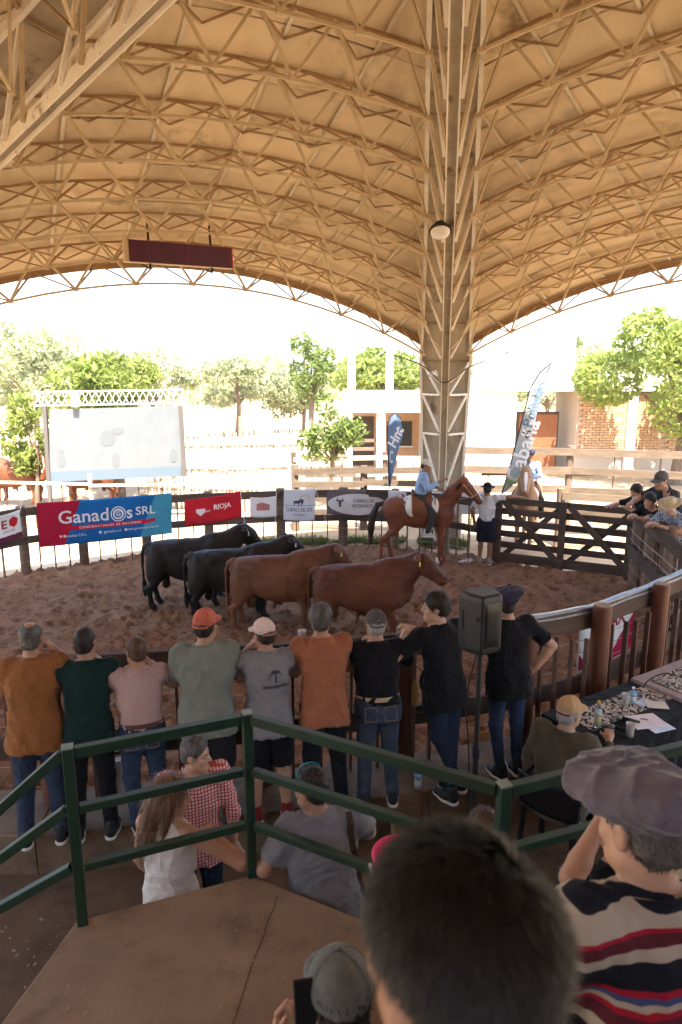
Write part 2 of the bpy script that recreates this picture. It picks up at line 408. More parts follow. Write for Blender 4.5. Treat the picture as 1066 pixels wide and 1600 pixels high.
def inside(px, py, poly):
    c = np.zeros(px.shape, bool); n = len(poly)
    for i in range(n):
        (x0, y0), (x1, y1) = poly[i], poly[(i + 1) % n]
        if y0 == y1: continue
        t = ((y0 > py) != (y1 > py)) & (px < (x1 - x0) * (py - y0) / (y1 - y0) + x0); c ^= t
    return c
def vnoise(x, y, sc, seed):
    g_ = np.random.default_rng(seed); T = g_.random((256, 256)); x = x / sc; y = y / sc
    xi = np.floor(x).astype(int); yi = np.floor(y).astype(int); fx = x - xi; fy = y - yi; fx = fx * fx * (3 - 2 * fx); fy = fy * fy * (3 - 2 * fy)
    t = lambda a, b: T[a % 256, b % 256]
    return (t(xi, yi) * (1 - fx) + t(xi + 1, yi) * fx) * (1 - fy) + (t(xi, yi + 1) * (1 - fx) + t(xi + 1, yi + 1) * fx) * fy
def sand_z(x, y):
    z = .05 * (vnoise(x, y, 1.7, 1) - .5) + .085 * (vnoise(x, y, .36, 2) - .5) + .05 * (vnoise(x, y, .16, 3) - .5)
    h = vnoise(x + .3 * vnoise(x, y, .6, 8), y, .27, 4); z -= .07 * np.clip(h - .58, 0, 1) / .4
    return np.maximum(z, -.09)
cx = np.array([p[0] for p in OUT]).mean(); cy = np.array([p[1] for p in OUT]).mean()
big = [(cx + (p[0] - cx) * 1.035, cy + (p[1] - cy) * 1.035) for p in OUT]
st = .036; xs = np.arange(-8.4, 6.3, st); ys = np.arange(4.3, 16.1, st)
X, Y = np.meshgrid(xs, ys, indexing='ij'); Z = sand_z(X, Y)
hp_ = np.random.default_rng(12)
for _ in range(3600):                                   # hoof and boot prints
    px_, py_, r_, dp = hp_.uniform(-7.8, 5.6), hp_.uniform(4.9, 15.6), hp_.uniform(.05, .10), hp_.uniform(.02, .055)
    i0, j0, w_ = int((px_ + 8.4) / st), int((py_ - 4.3) / st), int(2 * r_ / st) + 1
    sl_ = (slice(max(i0 - w_, 0), i0 + w_ + 1), slice(max(j0 - w_, 0), j0 + w_ + 1)); q_ = np.sqrt((X[sl_] - px_) ** 2 + (Y[sl_] - py_) ** 2) / r_
    Z[sl_] += -dp * np.exp(-(q_ * 1.15) ** 4) + dp * .55 * np.exp(-((q_ - 1.35) / .38) ** 2)
Z = np.clip(Z, -.095, .12)
msk = inside(X, Y, big); fm = msk[:-1, :-1] & msk[1:, :-1] & msk[1:, 1:] & msk[:-1, 1:]
id_ = np.arange(X.size).reshape(X.shape)
Q = np.stack([id_[:-1, :-1][fm], id_[1:, :-1][fm], id_[1:, 1:][fm], id_[:-1, 1:][fm]], 1)
used = np.unique(Q); rm = np.full(X.size, -1); rm[used] = np.arange(len(used))
V = np.stack([X.ravel(), Y.ravel(), Z.ravel()], 1)[used]
tag(ob('arena_sand', np_mesh('arena_sand', V, rm[Q]), M_sand), kind='structure')

def offset(line, d):
    out = []
    for i, p in enumerate(line):
        a = Vector(line[max(i - 1, 0)]); b = Vector(line[min(i + 1, len(line) - 1)]); t = (b - a).normalized(); n = Vector((t.y, -t.x))
        out.append((p[0] + n.x * d, p[1] + n.y * d))
    return out
KZ, WZ, SZ = .5, .15, 1.25
kl = FENCE[:9]; inn = offset(kl, -.14); outr = offset(kl, .46)
kb = MB()
for i in range(len(kl) - 1):
    kb.prism([inn[i], outr[i], outr[i + 1], inn[i + 1]][::1], -.05, KZ)
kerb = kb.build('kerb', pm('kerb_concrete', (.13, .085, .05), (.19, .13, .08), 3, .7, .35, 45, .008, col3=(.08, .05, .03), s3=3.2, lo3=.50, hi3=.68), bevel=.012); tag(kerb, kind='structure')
kr = MB(); k8 = FENCE[8:]; ki, ko = offset(k8, .13), offset(k8, 1.0)
for i in range(len(k8) - 1): kr.prism([ki[i], ko[i], ko[i + 1], ki[i + 1]], -.1, .25)
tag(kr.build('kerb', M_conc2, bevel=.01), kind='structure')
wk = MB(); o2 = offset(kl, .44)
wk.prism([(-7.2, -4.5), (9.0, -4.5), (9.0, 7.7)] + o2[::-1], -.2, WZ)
M_walk = pm('walkway_floor', (.10, .062, .036), (.145, .092, .054), 3, .7, .35, 45, .008, col3=(.065, .04, .024), s3=3.2, lo3=.50, hi3=.68, spec=.3)  # darker copy of the concrete: deep shade below the landing put into the colour
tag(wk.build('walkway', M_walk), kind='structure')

# concrete stand: landing slab, tiers behind it, stairs down on the left
def P2(x, y, z): p = G(x, y, z); return (p.x, p.y)
slabpoly = [P2(0, 1600, SZ), P2(120, 1437, SZ), P2(392, 1366, SZ), (.16, 3.03), (.62, 2.80), (2.6, 3.45), (5.0, 3.9), (5.0, .0), (-1.52, .0)]
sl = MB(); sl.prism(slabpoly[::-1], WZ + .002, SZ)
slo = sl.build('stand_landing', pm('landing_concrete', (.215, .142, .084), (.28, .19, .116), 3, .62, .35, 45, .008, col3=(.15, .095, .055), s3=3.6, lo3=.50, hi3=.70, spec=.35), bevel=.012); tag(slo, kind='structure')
rc_ = random.Random(3); M_crack = pm('crack', (.05, .032, .02), None, rough=.9)
for (x0, y0, x1, y1, j) in ((-.55, 2.1, -.35, 3.2, .012), (-.2, 2.64, .30, 2.2, .02)):
    m = MB(); pv = None
    for k in range(15):
        q = Vector((x0 + (x1 - x0) * k / 14 + rc_.uniform(-j, j), y0 + (y1 - y0) * k / 14 + rc_.uniform(-j, j), SZ + .0012))
        if pv: m.bar(pv, q, .0035, .0012)
        pv = q
    m.build('crack', M_crack, slo)
tiers = [((-.34, 5.0), 2.12, 1.62), ((-.5, 5.0), 1.28, 2.0), ((-.7, 5.0), .86, 2.4), ((-.9, 5.0), .46, 2.75)]
for (x0, x1), y1, z in tiers:
    t = MB(); t.prism([(x0, -4.2), (x1, -4.2), (x1, y1), (x0, y1)], SZ + .003, z)
    tag(t.build('stand_tier', M_conc, bevel=.01), kind='structure')
for i in range(5):
    z = SZ - .2 * (i + 1); x1 = -1.44 - .0; x0 = x1 - .28 * (i + 1)
    t = MB(); t.prism([(x0, 1.2), (-1.46 - .28 * i, 1.2), (-1.46 - .28 * i, 2.62), (x0, 2.62)], WZ + .003, z)
    tag(t.build('stand_step', M_conc2, bevel=.01), kind='structure')

# unseen wall and upper tiers added behind the camera to darken the foreground
bw = empty('shade_wall', (0, -4.3, 0)); tag(bw, 'unseen dark boarded wall added behind the camera to block light', 'wall')
M_bw = pm('wall_board', (.22, .15, .10), (.17, .115, .075), 4, .85, .3, 20, .006, stretch=(2, 1, .3), rand=.2)
for k in range(40):
    m = MB(); m.box((-8 + .4 * k, 0, 2.9), (.385, .05, 6.0)); m.build('wall_board', M_bw, bw)
for z_, y_ in ((3.15, -.2), (3.6, -.9), (4.0, -1.6), (4.4, -2.3), (4.8, -3.0)):
    t = MB(); t.prism([(-6.0, -4.2), (6.0, -4.2), (6.0, y_), (-6.0, y_)], z_ - .42, z_ - .02 if z_ > 3.2 else 2.55); tag(t.build('stand_tier', M_conc), kind='structure') if z_ > 3.5 else None  # upper tiers out of view, added with the wall to hold back light
# ---------------------------------------------------------------- vaulted canopy: five vaults between five lattice ribs
CC = Vector((.9, 6.0, 0)); RIBAZ = 8.5; TT = math.tan(R(36)); CT = math.cos(R(36)); AE = 8.2
RP = [(0, 9.3), (1.8, 8.72), (3.54, 8.04), (4.47, 7.60), (5.41, 7.18), (6.35, 6.71), (7.28, 6.24), (8.23, 5.74), (9.17, 5.10), (10.14, 4.38), (10.6, 4.0)]
def zr(r): return float(np.interp(r, [p[0] for p in RP], [p[1] for p in RP]))
def zap(a): return 9.3 - .4024 * a
def surf(w, a, off=0.0):
    wm = max(a * TT, 1e-3); f = (w / wm) ** 2; za = zap(a); z = za - (za - zr(a / CT)) * f
    if off:
        e = .05; dzw = (surf(w + e, a).z - surf(w - e, a).z) / (2 * e); n = Vector((-dzw, .4024, 1)).normalized()
        return Vector((w, a, z)) - n * off
    return Vector((w, a, z))
roof = empty('canopy_roof', CC); tag(roof, 'tan vaulted steel canopy of scalloped panels over the cattle ring', 'roof')
segs = [R(-(RIBAZ - 36 + 72 * k)) for k in range(5)]     # local +Y turned to each vault's axis
seg_src = []
def seg_part(name, me, mat):
    for k, a in enumerate(segs): seg_src.append(ob(name, me, mat, roof, (0, 0, 0), (0, 0, a)))
sh = MB(); nA, nW = 20, 16
sh.grid(lambda u, v: surf((2 * u - 1) * (.3 + v * (AE + .02 - .3)) * TT * .999, .3 + v * (AE + .02 - .3), -.05), nW, nA)
seg_part('roof_sheet', sh.mesh('roof_sheet', True), M_sheet)
ROW = .82; CW = 1.17
rows = [AE - ROW * i for i in range(10)]
for i in range(len(rows) - 1):
    a2, a1 = rows[i], rows[i + 1]
    J = int(a2 * TT / CW) + 1
    for j in range(-J, J):
        w0, w1 = j * CW, (j + 1) * CW; gp = .009
        if min(abs(w0), abs(w1)) >= a2 * TT - .05: continue
        cl = lambda w, a: max(-a * TT, min(a * TT, w))
        dz = random.uniform(-.008, .008) + (.010 if (i + j) % 2 else 0)
        m = MB()
        def fn(u, v, a1=a1, a2=a2, w0=w0, w1=w1, dz=dz, o=0):
            a = a1 + gp + (a2 - a1 - 2 * gp) * v; return surf(cl(w0 + gp, a) * (1 - u) + cl(w1 - gp, a) * u, a, dz + o)
        m.grid(lambda u, v: fn(u, v), 3, 1); m.grid(lambda u, v: fn(1 - u, v, o=-.02), 3, 1)
        m.bar(fn(0, 0), fn(0, 1), .004); m.bar(fn(1, 0), fn(1, 1), .004)
        st_ = (i * 7 + j * 3) % 11 in (0, 4) or (min(abs(w0), abs(w1)) > a1 * TT - 1.6 and random.random() < .6)
        seg_part('ceiling_panel', m.mesh('ceiling_panel'), M_panelw if st_ else M_panel)
for j in range(-5, 6):
    w = j * CW; a0 = abs(w) / TT + .1
    if a0 > AE - .4: continue
    m = MB(); n = 8
    for q in range(n):
        aa, ab = a0 + (AE - a0) * q / n, a0 + (AE - a0) * (q + 1) / n
        m.bar(surf(w, aa, .026), surf(w, ab, .026), .046, .012)
    seg_part('joint_strip', m.mesh('joint_strip'), M_joint)
# space frame: arched bottom chords with zigzag bars up to shared top chords
trs = []
SPC = .752; DEP = .60
for i in range(10):
    ai = 7.92 - SPC * i
    if ai < .7: break
    wm = ai * TT - .50; n = max(2, round(2 * (ai * TT) / 1.17)); inner = [surf(-wm + 2 * wm * k / n, ai, DEP) for k in range(n + 1)]
    m = MB()
    for k in range(n):
        a_, b_ = inner[k], inner[k + 1]
        mid = surf(-wm + 2 * wm * (k + .5) / n, ai, DEP); m.bar(a_, mid, .031, .034); m.bar(mid, b_, .031, .034)
    for k in range(n + 1): m.box(inner[k], (.075, .06, .055))
    chord = m.mesh('bottom_chord'); tops = []
    for aw in ([ai + .25, ai - SPC / 2] if i == 0 else [ai - SPC / 2]):
        t = MB(); wo = aw * TT - .08; q = n * 2
        for k in range(q): t.bar(surf(-wo + 2 * wo * k / q, aw, .045), surf(-wo + 2 * wo * (k + 1) / q, aw, .045), .032, .032)
        tops.append(t.mesh('top_chord'))
    wb = MB(); wt = MB(); aw = ai - SPC / 2
    for k in range(n):
        wmid = (-wm + 2 * wm * (k + .5) / n); top = surf(wmid * (aw / ai) ** .3, aw, .06)
        wb.bar(inner[k], top, .031, .034); wb.bar(top, inner[k + 1], .031, .034)
        ao = ai + (.25 if i == 0 else SPC / 2); top = surf(wmid, ao, .06); th = .024
        wt.bar(inner[k], top, th, th); wt.bar(top, inner[k + 1], th, th)
    lk = MB()
    for k in range(1, n):                                       # ties across to the next bottom chord's top bar
        w_ = -wm + 2 * wm * k / n
        if ai > 1.6 and abs(w_) < (ai - SPC - .4) * TT: lk.bar(surf(w_, ai + .02, .05), surf(w_ + .55, ai - SPC / 2, .05), .022, .022); lk.bar(surf(w_, ai + .02, .05), surf(w_ - .55, ai - SPC / 2, .05), .022, .022)
    trs.append((chord, tops, wb.mesh('web_bars'), wt.mesh('web_rods'), lk.mesh('tie_bars') if lk.v else None))
for a in segs:
    for chord, tops, w1_, w2_, lk_ in trs:
        p = ob('arch_truss', chord, M_steel, roof, (0, 0, 0), (0, 0, a))
        for t in tops: ob('top_chord', t, M_steelb, p)
        ob('web_bars', w1_, M_steel, p); ob('web_bars', w2_, M_steelb, p)
        if lk_: ob('tie_bars', lk_, M_steelb, p)
# edge strip of each vault
e = MB()
for k in range(24):
    w0, w1 = (-1 + 2 * k / 24) * AE * TT, (-1 + 2 * (k + 1) / 24) * AE * TT
    e.bar(surf(w0, AE + .03, .03), surf(w1, AE + .03, .03), .03, .16)
seg_part('edge_strip', e.mesh('edge_strip'), M_steelb)

# lattice rib / column, local +Y outward from the crown
BK = [(10.36, -.1, .46), (10.33, 1.3, .48), (10.28, 2.6, .51), (10.22, 3.5, .54), (10.1, 4.25, .57), (9.17, 5.03, .50), (8.23, 5.68, .46), (7.28, 6.17, .43),
      (6.35, 6.64, .40), (5.41, 7.11, .38), (4.47, 7.53, .355), (3.54, 7.97, .33), (2.6, 8.36, .29), (1.6, 8.75, .25), (.7, 9.02, .2)]
IN = [(9.86, -.1), (9.84, 1.3), (9.76, 2.6), (9.62, 3.5), (9.22, 4.3), (8.55, 4.85), (7.75, 5.32), (6.9, 5.72), (6.0, 6.12), (5.1, 6.52), (4.2, 6.92), (3.3, 7.32), (2.4, 7.72), (1.5, 8.1), (.6, 8.45)]
def make_rib(az, first):
    rt = empty('lattice_column', CC, R(-az))
    for i in range(len(BK) - 1):
        (r0, z0, h0), (r1, z1, h1) = BK[i], BK[i + 1]
        m = MB(); P = [Vector((-h0, r0, z0)), Vector((h0, r0, z0)), Vector((h1, r1, z1)), Vector((-h1, r1, z1))]
        d = (P[3] - P[0]).normalized(); nn = Vector((1, 0, 0)).cross(d).normalized() * .03
        P[2] -= d * .008; P[3] -= d * .008
        m.add(P + [p + nn for p in P], [(0, 1, 2, 3), (7, 6, 5, 4), (0, 4, 5, 1), (1, 5, 6, 2), (2, 6, 7, 3), (3, 7, 4, 0)])
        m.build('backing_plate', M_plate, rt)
    for s_ in (-1, 1):
        m = MB()
        for i in range(len(BK) - 1):
            (r0, z0, h0), (r1, z1, h1) = BK[i], BK[i + 1]
            m.bar((s_ * h0, r0 - .05, z0 - .02), (s_ * h1, r1 - .05, z1 - .02), .06, .10, (0, 1, .3))
        m.build('edge_angle', M_steelw, rt)
    m = MB()
    for i in range(len(IN) - 1):
        a = Vector((0, *IN[i])); b = Vector((0, *IN[i + 1])); d = (b - a).normalized(); nn = d.cross(Vector((1, 0, 0))).normalized()
        m.bar(a, b, .13, .03, nn)
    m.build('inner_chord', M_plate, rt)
    for s_ in (-1, 1):
        m = MB()
        for i in range(len(IN) - 1):
            a = Vector((0, *IN[i])); b = Vector((0, *IN[i + 1])); d = (b - a).normalized(); nn = d.cross(Vector((1, 0, 0))).normalized(); m.bar(a + Vector((s_ * .075, 0, 0)), b + Vector((s_ * .075, 0, 0)), .020, .13, nn)
        m.build('chord_flange', M_steelw, rt)
    for i in range(len(IN) - 1):
        a = Vector((0, *IN[i])); b = Vector((0, *IN[i + 1]))
        for s_ in (-1, 1):
            off = Vector((s_ * .10, 0, 0))
            o0 = Vector((s_ * (BK[i][2] - .03), BK[i][0] - .07, BK[i][1])); o1 = Vector((s_ * (BK[i + 1][2] - .03), BK[i + 1][0] - .07, BK[i + 1][1]))
            if i >= 3:
                m = MB(); m.bar(a + off, o1, .05, .035); m.build('diagonal_brace', M_steelw, rt)
                m = MB(); m.bar(a + off + (b - a) * .35, o1 + (o1 - o0) * (-.12 if i < 6 else .0), .045, .03); m.build('diagonal_brace', M_steel, rt)
            else:
                m = MB(); m.bar(a + off + (b - a) * .08, o1, .05, .035); m.build('diagonal_brace', M_steelw, rt)
                m = MB(); m.bar(b + off, o1, .06, .045); m.build('cross_brace', M_steelw, rt)
            m = MB(); m.bar((0, BK[i + 1][0] - .06, BK[i + 1][1] - .03), o1, .03, .03); m.build('back_brace', M_steelb, rt)
    return rt
ribs = [make_rib(RIBAZ, True)]
rl = ['beige lattice steel column rising beside the mounted rider into the roof valley', 'beige lattice rib crossing the top right corner outside the view',
      'beige lattice rib behind the stand on the right', 'beige lattice rib behind the stand on the left', 'thick beige lattice rib cutting across the top left corner of the roof']
for k in range(1, 5):
    c = copy_tree(ribs[0]); c.rotation_euler = (0, 0, R(-(RIBAZ + 72 * k))); ribs.append(c)
m = MB(); m.lathe([(.75, 9.0), (.55, 9.28), (.01, 9.42)], 20); m.build('crown_cap', M_sheet, roof, smooth=True)
for r_, l_ in zip(ribs, rl): tag(r_, l_, 'column', 'lattice ribs carrying the canopy')

# things hung on the canopy
sg = empty('display_board', D(280, 398, 11.7), R(27)); tag(sg, 'long dark maroon electronic display board hanging under the vault edge', 'display board')
m = MB(); m.box((0, 0, 0), (1.76, .12, .34)); m.build('housing', pm('board_side', (.55, .42, .25), None, rough=.6), sg, bevel=.008)
m = MB(); m.box((.03, -.068, 0), (1.66, .012, .325)); m.build('display_face', pm('led_face', (.055, .004, .02), (.075, .006, .035), 3, .35, stretch=(9, 1, .2), spec=.5), sg)
m = MB(); m.box((.872, -.068, 0), (.02, .013, .325)); m.build('red_end_strip', pm('led_red', (.35, .006, .01), None, rough=.4), sg)
for k in range(10):
    m = MB(); m.box((-.8 + .175 * k, -.0755, 0), (.004, .002, .322)); m.build('module_seam', pm('led_seam', (.02, .002, .008), None, rough=.5), sg)
for x in (-.48, .53):
    m = MB(); m.bar((x, 0, .17), (x, .05, .5), .03); m.bar((x, -.03, -.17), (x, -.03, -.25), .03); m.bar((x - .12, -.03, -.2), (x, -.03, -.25), .022); m.build('hanger', pm('black_metal', (.02, .02, .02), None, rough=.5), sg)
lp = empty('bay_lamp', D(688, 362, 11.42), 0); tag(lp, 'round bay lamp with pale lens fixed on the lattice column', 'lamp')
T = Matrix.Rotation(R(-28), 3, 'X')
m = MB(); m.lathe([(.02, .16), (.09, .14), (.10, .06), (.17, .04), (.175, 0)], 24, M=T); m.build('lamp_housing', pm('black_metal', (.02, .02, .02)), lp, smooth=False)
m = MB(); m.lathe([(.155, -.004), (.15, -.03), (.05, -.04)], 24, M=T); m.build('lens', pm('lamp_lens', (.75, .70, .62), None, rough=.3), lp, smooth=True)
for k in range(12):
    t = 2 * math.pi * k / 12; m = MB(); m.box(T @ Vector((.13 * math.cos(t), .13 * math.sin(t), .06)), (.012, .012, .05)); m.build('cooling_fin', pm('black_metal', (.02, .02, .02)), lp)
m = MB(); m.tube([T @ Vector((0, 0, .15)), T @ Vector((.03, .05, .26)), T @ Vector((.10, .22, .3))], .014, 6); m.build('bracket', M_steelb, lp)
sc_ = empty('security_camera', D(676, 584, 15.3), R(15)); tag(sc_, 'small white security camera clamped to the lattice column', 'camera')
m = MB(); m.lathe([(.0, -.12), (.045, -.11), (.05, 0), (.05, .1), (.0, .12)], 14, M=Matrix.Rotation(R(70), 3, 'Y')); m.build('camera_body', pm('white_plastic', (.8, .8, .78), None, rough=.4), sc_, smooth=True)
m = MB(); m.bar((.02, 0, 0), (.16, .1, -.04), .03); m.build('arm', pm('white_plastic', (.8, .8, .78)), sc_)
m = MB(); m.lathe([(.03, -.125), (.026, -.118)], 12, M=Matrix.Rotation(R(70), 3, 'Y')); m.build('lens', pm('black_plastic', (.012, .012, .013), None, rough=.4), sc_)
def cable(name, label, pts, r=.008, mat=None, cat='cable', n=5):
    P = []
    pts = [Vector(p) for p in pts]
    for i in range(len(pts) - 1):
        p0, p1, p2, p3 = pts[max(i - 1, 0)], pts[i], pts[i + 1], pts[min(i + 2, len(pts) - 1)]
        for k in range(6):
            t = k / 6; P.append(.5 * ((2 * p1) + (-p0 + p2) * t + (2 * p0 - 5 * p1 + 4 * p2 - p3) * t * t + (-p0 + 3 * p1 - 3 * p2 + p3) * t ** 3))
    P.append(pts[-1]); m = MB(); m.tube(P, r, n); o = m.build(name, mat or pm('black_rubber', (.015, .015, .015), None, rough=.6), smooth=True)
    return tag(o, label, cat)
cable('cable', 'thin black cable slung round the lattice column', [D(600, 550, 15.0), D(660, 571, 15.2), D(694, 598, 15.1), D(735, 573, 15.2), D(795, 550, 15.0)], .012)
# ---------------------------------------------------------------- ring fence
M_rail = pm('dark_rail', (.060, .036, .024), (.10, .062, .042), 3, .7, .4, 30, .006, stretch=(.4, .4, 3), rand=.2, spec=.3)
M_post = pm('varnished_post', (.085, .030, .016), (.15, .056, .028), 4, .5, .3, 24, .006, stretch=(2, 2, .4), rand=.2, spec=.4)
M_posttop = pm('post_end', (.40, .28, .20), (.28, .18, .12), 20, .8)
M_batten = pm('iron_batten', (.075, .035, .022), (.12, .06, .038), 6, .6, .2, 20, .003, rand=.25)
M_fpost = pm('weathered_post', (.16, .105, .075), (.25, .175, .13), 5, .85, .5, 24, .008, stretch=(2, 2, .35), rand=.25, spec=.15)
M_frail = pm('weathered_rail', (.07, .049, .039), (.12, .088, .07), 4, .85, .4, 24, .006, stretch=(.5, .5, 3), rand=.2, spec=.15)
M_wire = pm('wire', (.35, .33, .30), None, rough=.4, metal=.8)
def fence(line, z0, top, label, posts_r, pm_, rm_, bm_, rails, nb, wires, post_ends=False, skip_first=False, post_top=.06, battens_top=-.1):
    root = empty('ring_fence', (0, 0, 0)); tag(root, label, 'fence', 'sections of the ring fence')
    inn_ = offset(line, -(posts_r + .04))
    for i, p in enumerate(line):
        if i == 0 and skip_first: continue
        m = MB(); r = posts_r * random.uniform(.92, 1.08); zt = z0 + top + post_top
        m.tube([(p[0], p[1], -.2), (p[0], p[1], zt - .025), ], [r * 1.05, r], 14, cap=False)
        m.tube([(p[0], p[1], zt - .026), (p[0], p[1], zt)], [r, r * .86], 14, mi=0)
        po = m.build('post', pm_, root, smooth=False)
        po.data.polygons.foreach_set('use_smooth', [len(f.vertices) == 4 for f in po.data.polygons])
        if post_ends:
            m = MB(); m.lathe([(r * .84, zt + .002), (r * .8, zt + .006)], 14, (p[0], p[1], 0)); m.build('post_end', M_posttop, po)
    for i in range(len(line) - 1):
        a, b = Vector(inn_[i]), Vector(inn_[i + 1]); d = (b - a).normalized() * .006
        for z, h, th in rails:
            dz = random.uniform(-.012, .012)
            m = MB(); m.bar((a.x + d.x, a.y + d.y, z0 + z + dz), (b.x - d.x, b.y - d.y, z0 + z + random.uniform(-.012, .012)), th, h)
            m.build('rail_board', rm_, root, bevel=.008)
        A, B = Vector(line[i]), Vector(line[i + 1])
        for k in range(1, nb + 1):
            q = A.lerp(B, k / (nb + 1)); m = MB(); h = z0 + top + battens_top + random.uniform(-.05, .05)
            m.bar((q.x, q.y, -.05), (q.x + random.uniform(-.015, .015), q.y, h), .05, .022, (B - A).to_3d()); m.build('batten', bm_, root)
        for z in wires:
            m = MB(); m.tube([(a.x, a.y, z0 + z), ((a.x + b.x) / 2, (a.y + b.y) / 2, z0 + z - .012), (b.x, b.y, z0 + z)], .004, 4); m.build('wire', M_wire, root)
    return root
fence(FENCE[:9], KZ, 1.22, 'dark varnished log and board fence where the spectators lean', .092, M_post, M_rail, M_batten,
      [(1.11, .22, .07), (.40, .19, .06)], 4, [.22, .60, .75, .88], post_ends=True, battens_top=-.22)
fence(FENCE[8:], 0, 1.56, 'weathered grey board fence along the right side by the onlookers', .12, M_fpost, M_frail, M_batten,
      [(1.44, .24, .06), (.74, .22, .06)], 3, [.25, .45, .95, 1.12], skip_first=True)
fence(FAR, 0, 1.36, 'far brown fence of two boards hung with banners', .10, M_fpost, M_frail, M_batten,
      [(1.28, .17, .05), (.70, .15, .05)], 3, [.25, .45, .95], post_top=.02)
fence(LEFT, 0, 1.36, 'left side stretch of the ring fence outside the view', .10, M_fpost, M_frail, M_batten, [(1.28, .17, .05), (.70, .15, .05)], 2, [.4, .95], skip_first=True)

# gate
gA, gB = Vector((*GATE[1], 0)), Vector((*GATE[0], 0)); gl = (gB - gA).length; gd = (gB - gA).normalized()
gate = empty('ring_gate', gA, math.atan2(gd.y, gd.x)); tag(gate, 'dark wooden double gate with crossed diagonal braces', 'gate')
M_gate = pm('gate_board', (.066, .050, .043), (.115, .088, .074), 4, .8, .4, 24, .006, stretch=(.5, 1, 3), rand=.2, spec=.2)
GH = 1.40
for k, z in enumerate((.14, .42, .66, .90, 1.14, 1.36)):
    for h in (0, 1):
        m = MB(); x0 = .06 + h * (gl / 2); x1 = x0 + gl / 2 - .07; m.box(((x0 + x1) / 2, .03, z), (x1 - x0, .035, .20 if k == 0 else .135)); m.build('gate_board', M_gate, gate, bevel=.006)
for x, w in ((.02, .13), (gl / 2, .13), (gl - .03, .15)):
    m = MB(); m.box((x, -.01, GH / 2 + .01), (w, .10, GH + .06)); m.build('gate_stile', M_gate, gate, bevel=.008)
for h in (0, 1):
    x0 = .12 + h * gl / 2; x1 = x0 + gl / 2 - .17
    m = MB(); m.bar((x0, -.015, 1.36), (x1, -.015, .16), .05, .12, (1, 0, .4)); m.build('gate_brace', M_gate, gate)
    m = MB(); m.bar((x1, .075, 1.30), (x0, .075, .16), .04, .11, (-1, 0, .4)); m.build('gate_brace', M_gate, gate)
for z in (.35, 1.1):
    m = MB(); m.box((gl + .01, -.05, z), (.22, .02, .05)); m.build('hinge', pm('black_metal', (.02, .02, .02)), gate)

# ---------------------------------------------------------------- banners
def wave_fn(p00, p10, p01, p11, amp, seed, sag=.02):
    g_ = random.Random(seed); ph = [g_.uniform(0, 6) for _ in range(6)]
    p00, p10, p01, p11 = map(Vector, (p00, p10, p01, p11)); n = (p10 - p00).cross(p01 - p00).normalized()
    def f(u, v, off=0):                         # u to the right, v upwards, n towards the ring
        p = p00 * (1 - u) * (1 - v) + p10 * u * (1 - v) + p01 * (1 - u) * v + p11 * u * v
        w = amp * (math.sin(9 * u + 4 * v + ph[0]) * .6 + math.sin(23 * u - 7 * v + ph[1]) * .25 + math.sin(6 * v + 13 * u + ph[2]) * .35 + .4 * math.sin(31 * (u + .6 * v) + ph[3]) * (1 - v))
        return p + n * (w + off) - Vector((0, 0, sag * 4 * u * (1 - u)))
    return f
def cloth(name, label, f, mat, nu=40, nv=14, keep=None, cat='banner', group='banners tied to the far fence', parent=None):
    m = MB(); m.grid(lambda u, v: f(u, v), nu, nv)
    if keep: m.f = [q for q in m.f if keep(*[sum(((i % (nu + 1)) / nu) for i in q) / 4, sum((i // (nu + 1)) / nv for i in q) / 4])]; m.m = [0] * len(m.f)
    o = m.build(name, mat, parent, smooth=True)
    md = o.modifiers.new('thick', 'SOLIDIFY'); md.thickness = .003; md.offset = -1
    if parent is None: tag(o, label, cat, group)
    return o
def on_cloth(f, me, mat, parent, u0, v0, su, sv, name='lettering', off=.006):
    for vt in me.vertices:
        vt.co = f(u0 + vt.co.x * su, v0 + vt.co.y * sv, off + vt.co.z)
    return ob(name, me, mat, parent)
def patch(f, poly, mat, parent, name='printed_area', off=.004, nu=26):
    """a flat printed area on a cloth: poly = (u0,u1 as functions of v, v0, v1)"""
    ul, ur, v0, v1 = poly; m = MB()
    m.grid(lambda s_, t: f(ul(v0 + (v1 - v0) * t) * (1 - s_) + ur(v0 + (v1 - v0) * t) * s_, v0 + (v1 - v0) * t, off), nu, 8)
    return m.build(name, mat, parent, smooth=True)
cm = lambda n, c, t=.3: pm('cloth_' + n, c, None, rough=.8, trans=t, spec=.15)
W_ = cm('white', (.78, .78, .80), .35); WT = cm('print_white', (.85, .85, .86), .25)
def fpt(x, y, Yd): return D(x, y, Yd)
# large blue and red banner
def bpt(x, y, fa, fb, t_off=.12):
    """point on the upright plane of the far fence's boards between two line points"""
    a = Vector(fa); b = Vector(fb); n = Vector((-(b - a).y, (b - a).x)).normalized(); n = n if n.y < 0 else -n
    a = a + n * t_off; d = ray(x, y); t = (n.x * (a.x - EYE.x) + n.y * (a.y - EYE.y)) / (n.x * d.x + n.y * d.y); return EYE + d * t
A1, A2 = (-6.3, 13.55), (-3.8, 14.85)
f1 = wave_fn(bpt(63, 855, A1, A2, .20), bpt(269, 833, A1, A2, .20), bpt(57, 786, A1, A2, .20), bpt(268, 770, A1, A2, .20), .016, 3, .015)
b1 = cloth('banner', 'large blue and red cattle consignee banner on the far fence', f1, cm('blue', (.012, .14, .42), .18), 60, 18)
patch(f1, (lambda v: -.0, lambda v: .175 + .13 * v, 0, 1), cm('red', (.42, .012, .045), .18), b1)
patch(f1, (lambda v: .74 + .13 * v, lambda v: 1, 0, 1), cm('cyan', (.07, .34, .52), .2), b1)
patch(f1, (lambda v: .16, lambda v: .865, .325, .425), cm('red2', (.50, .012, .05), .15), b1, off=.006)
asp = 3.05
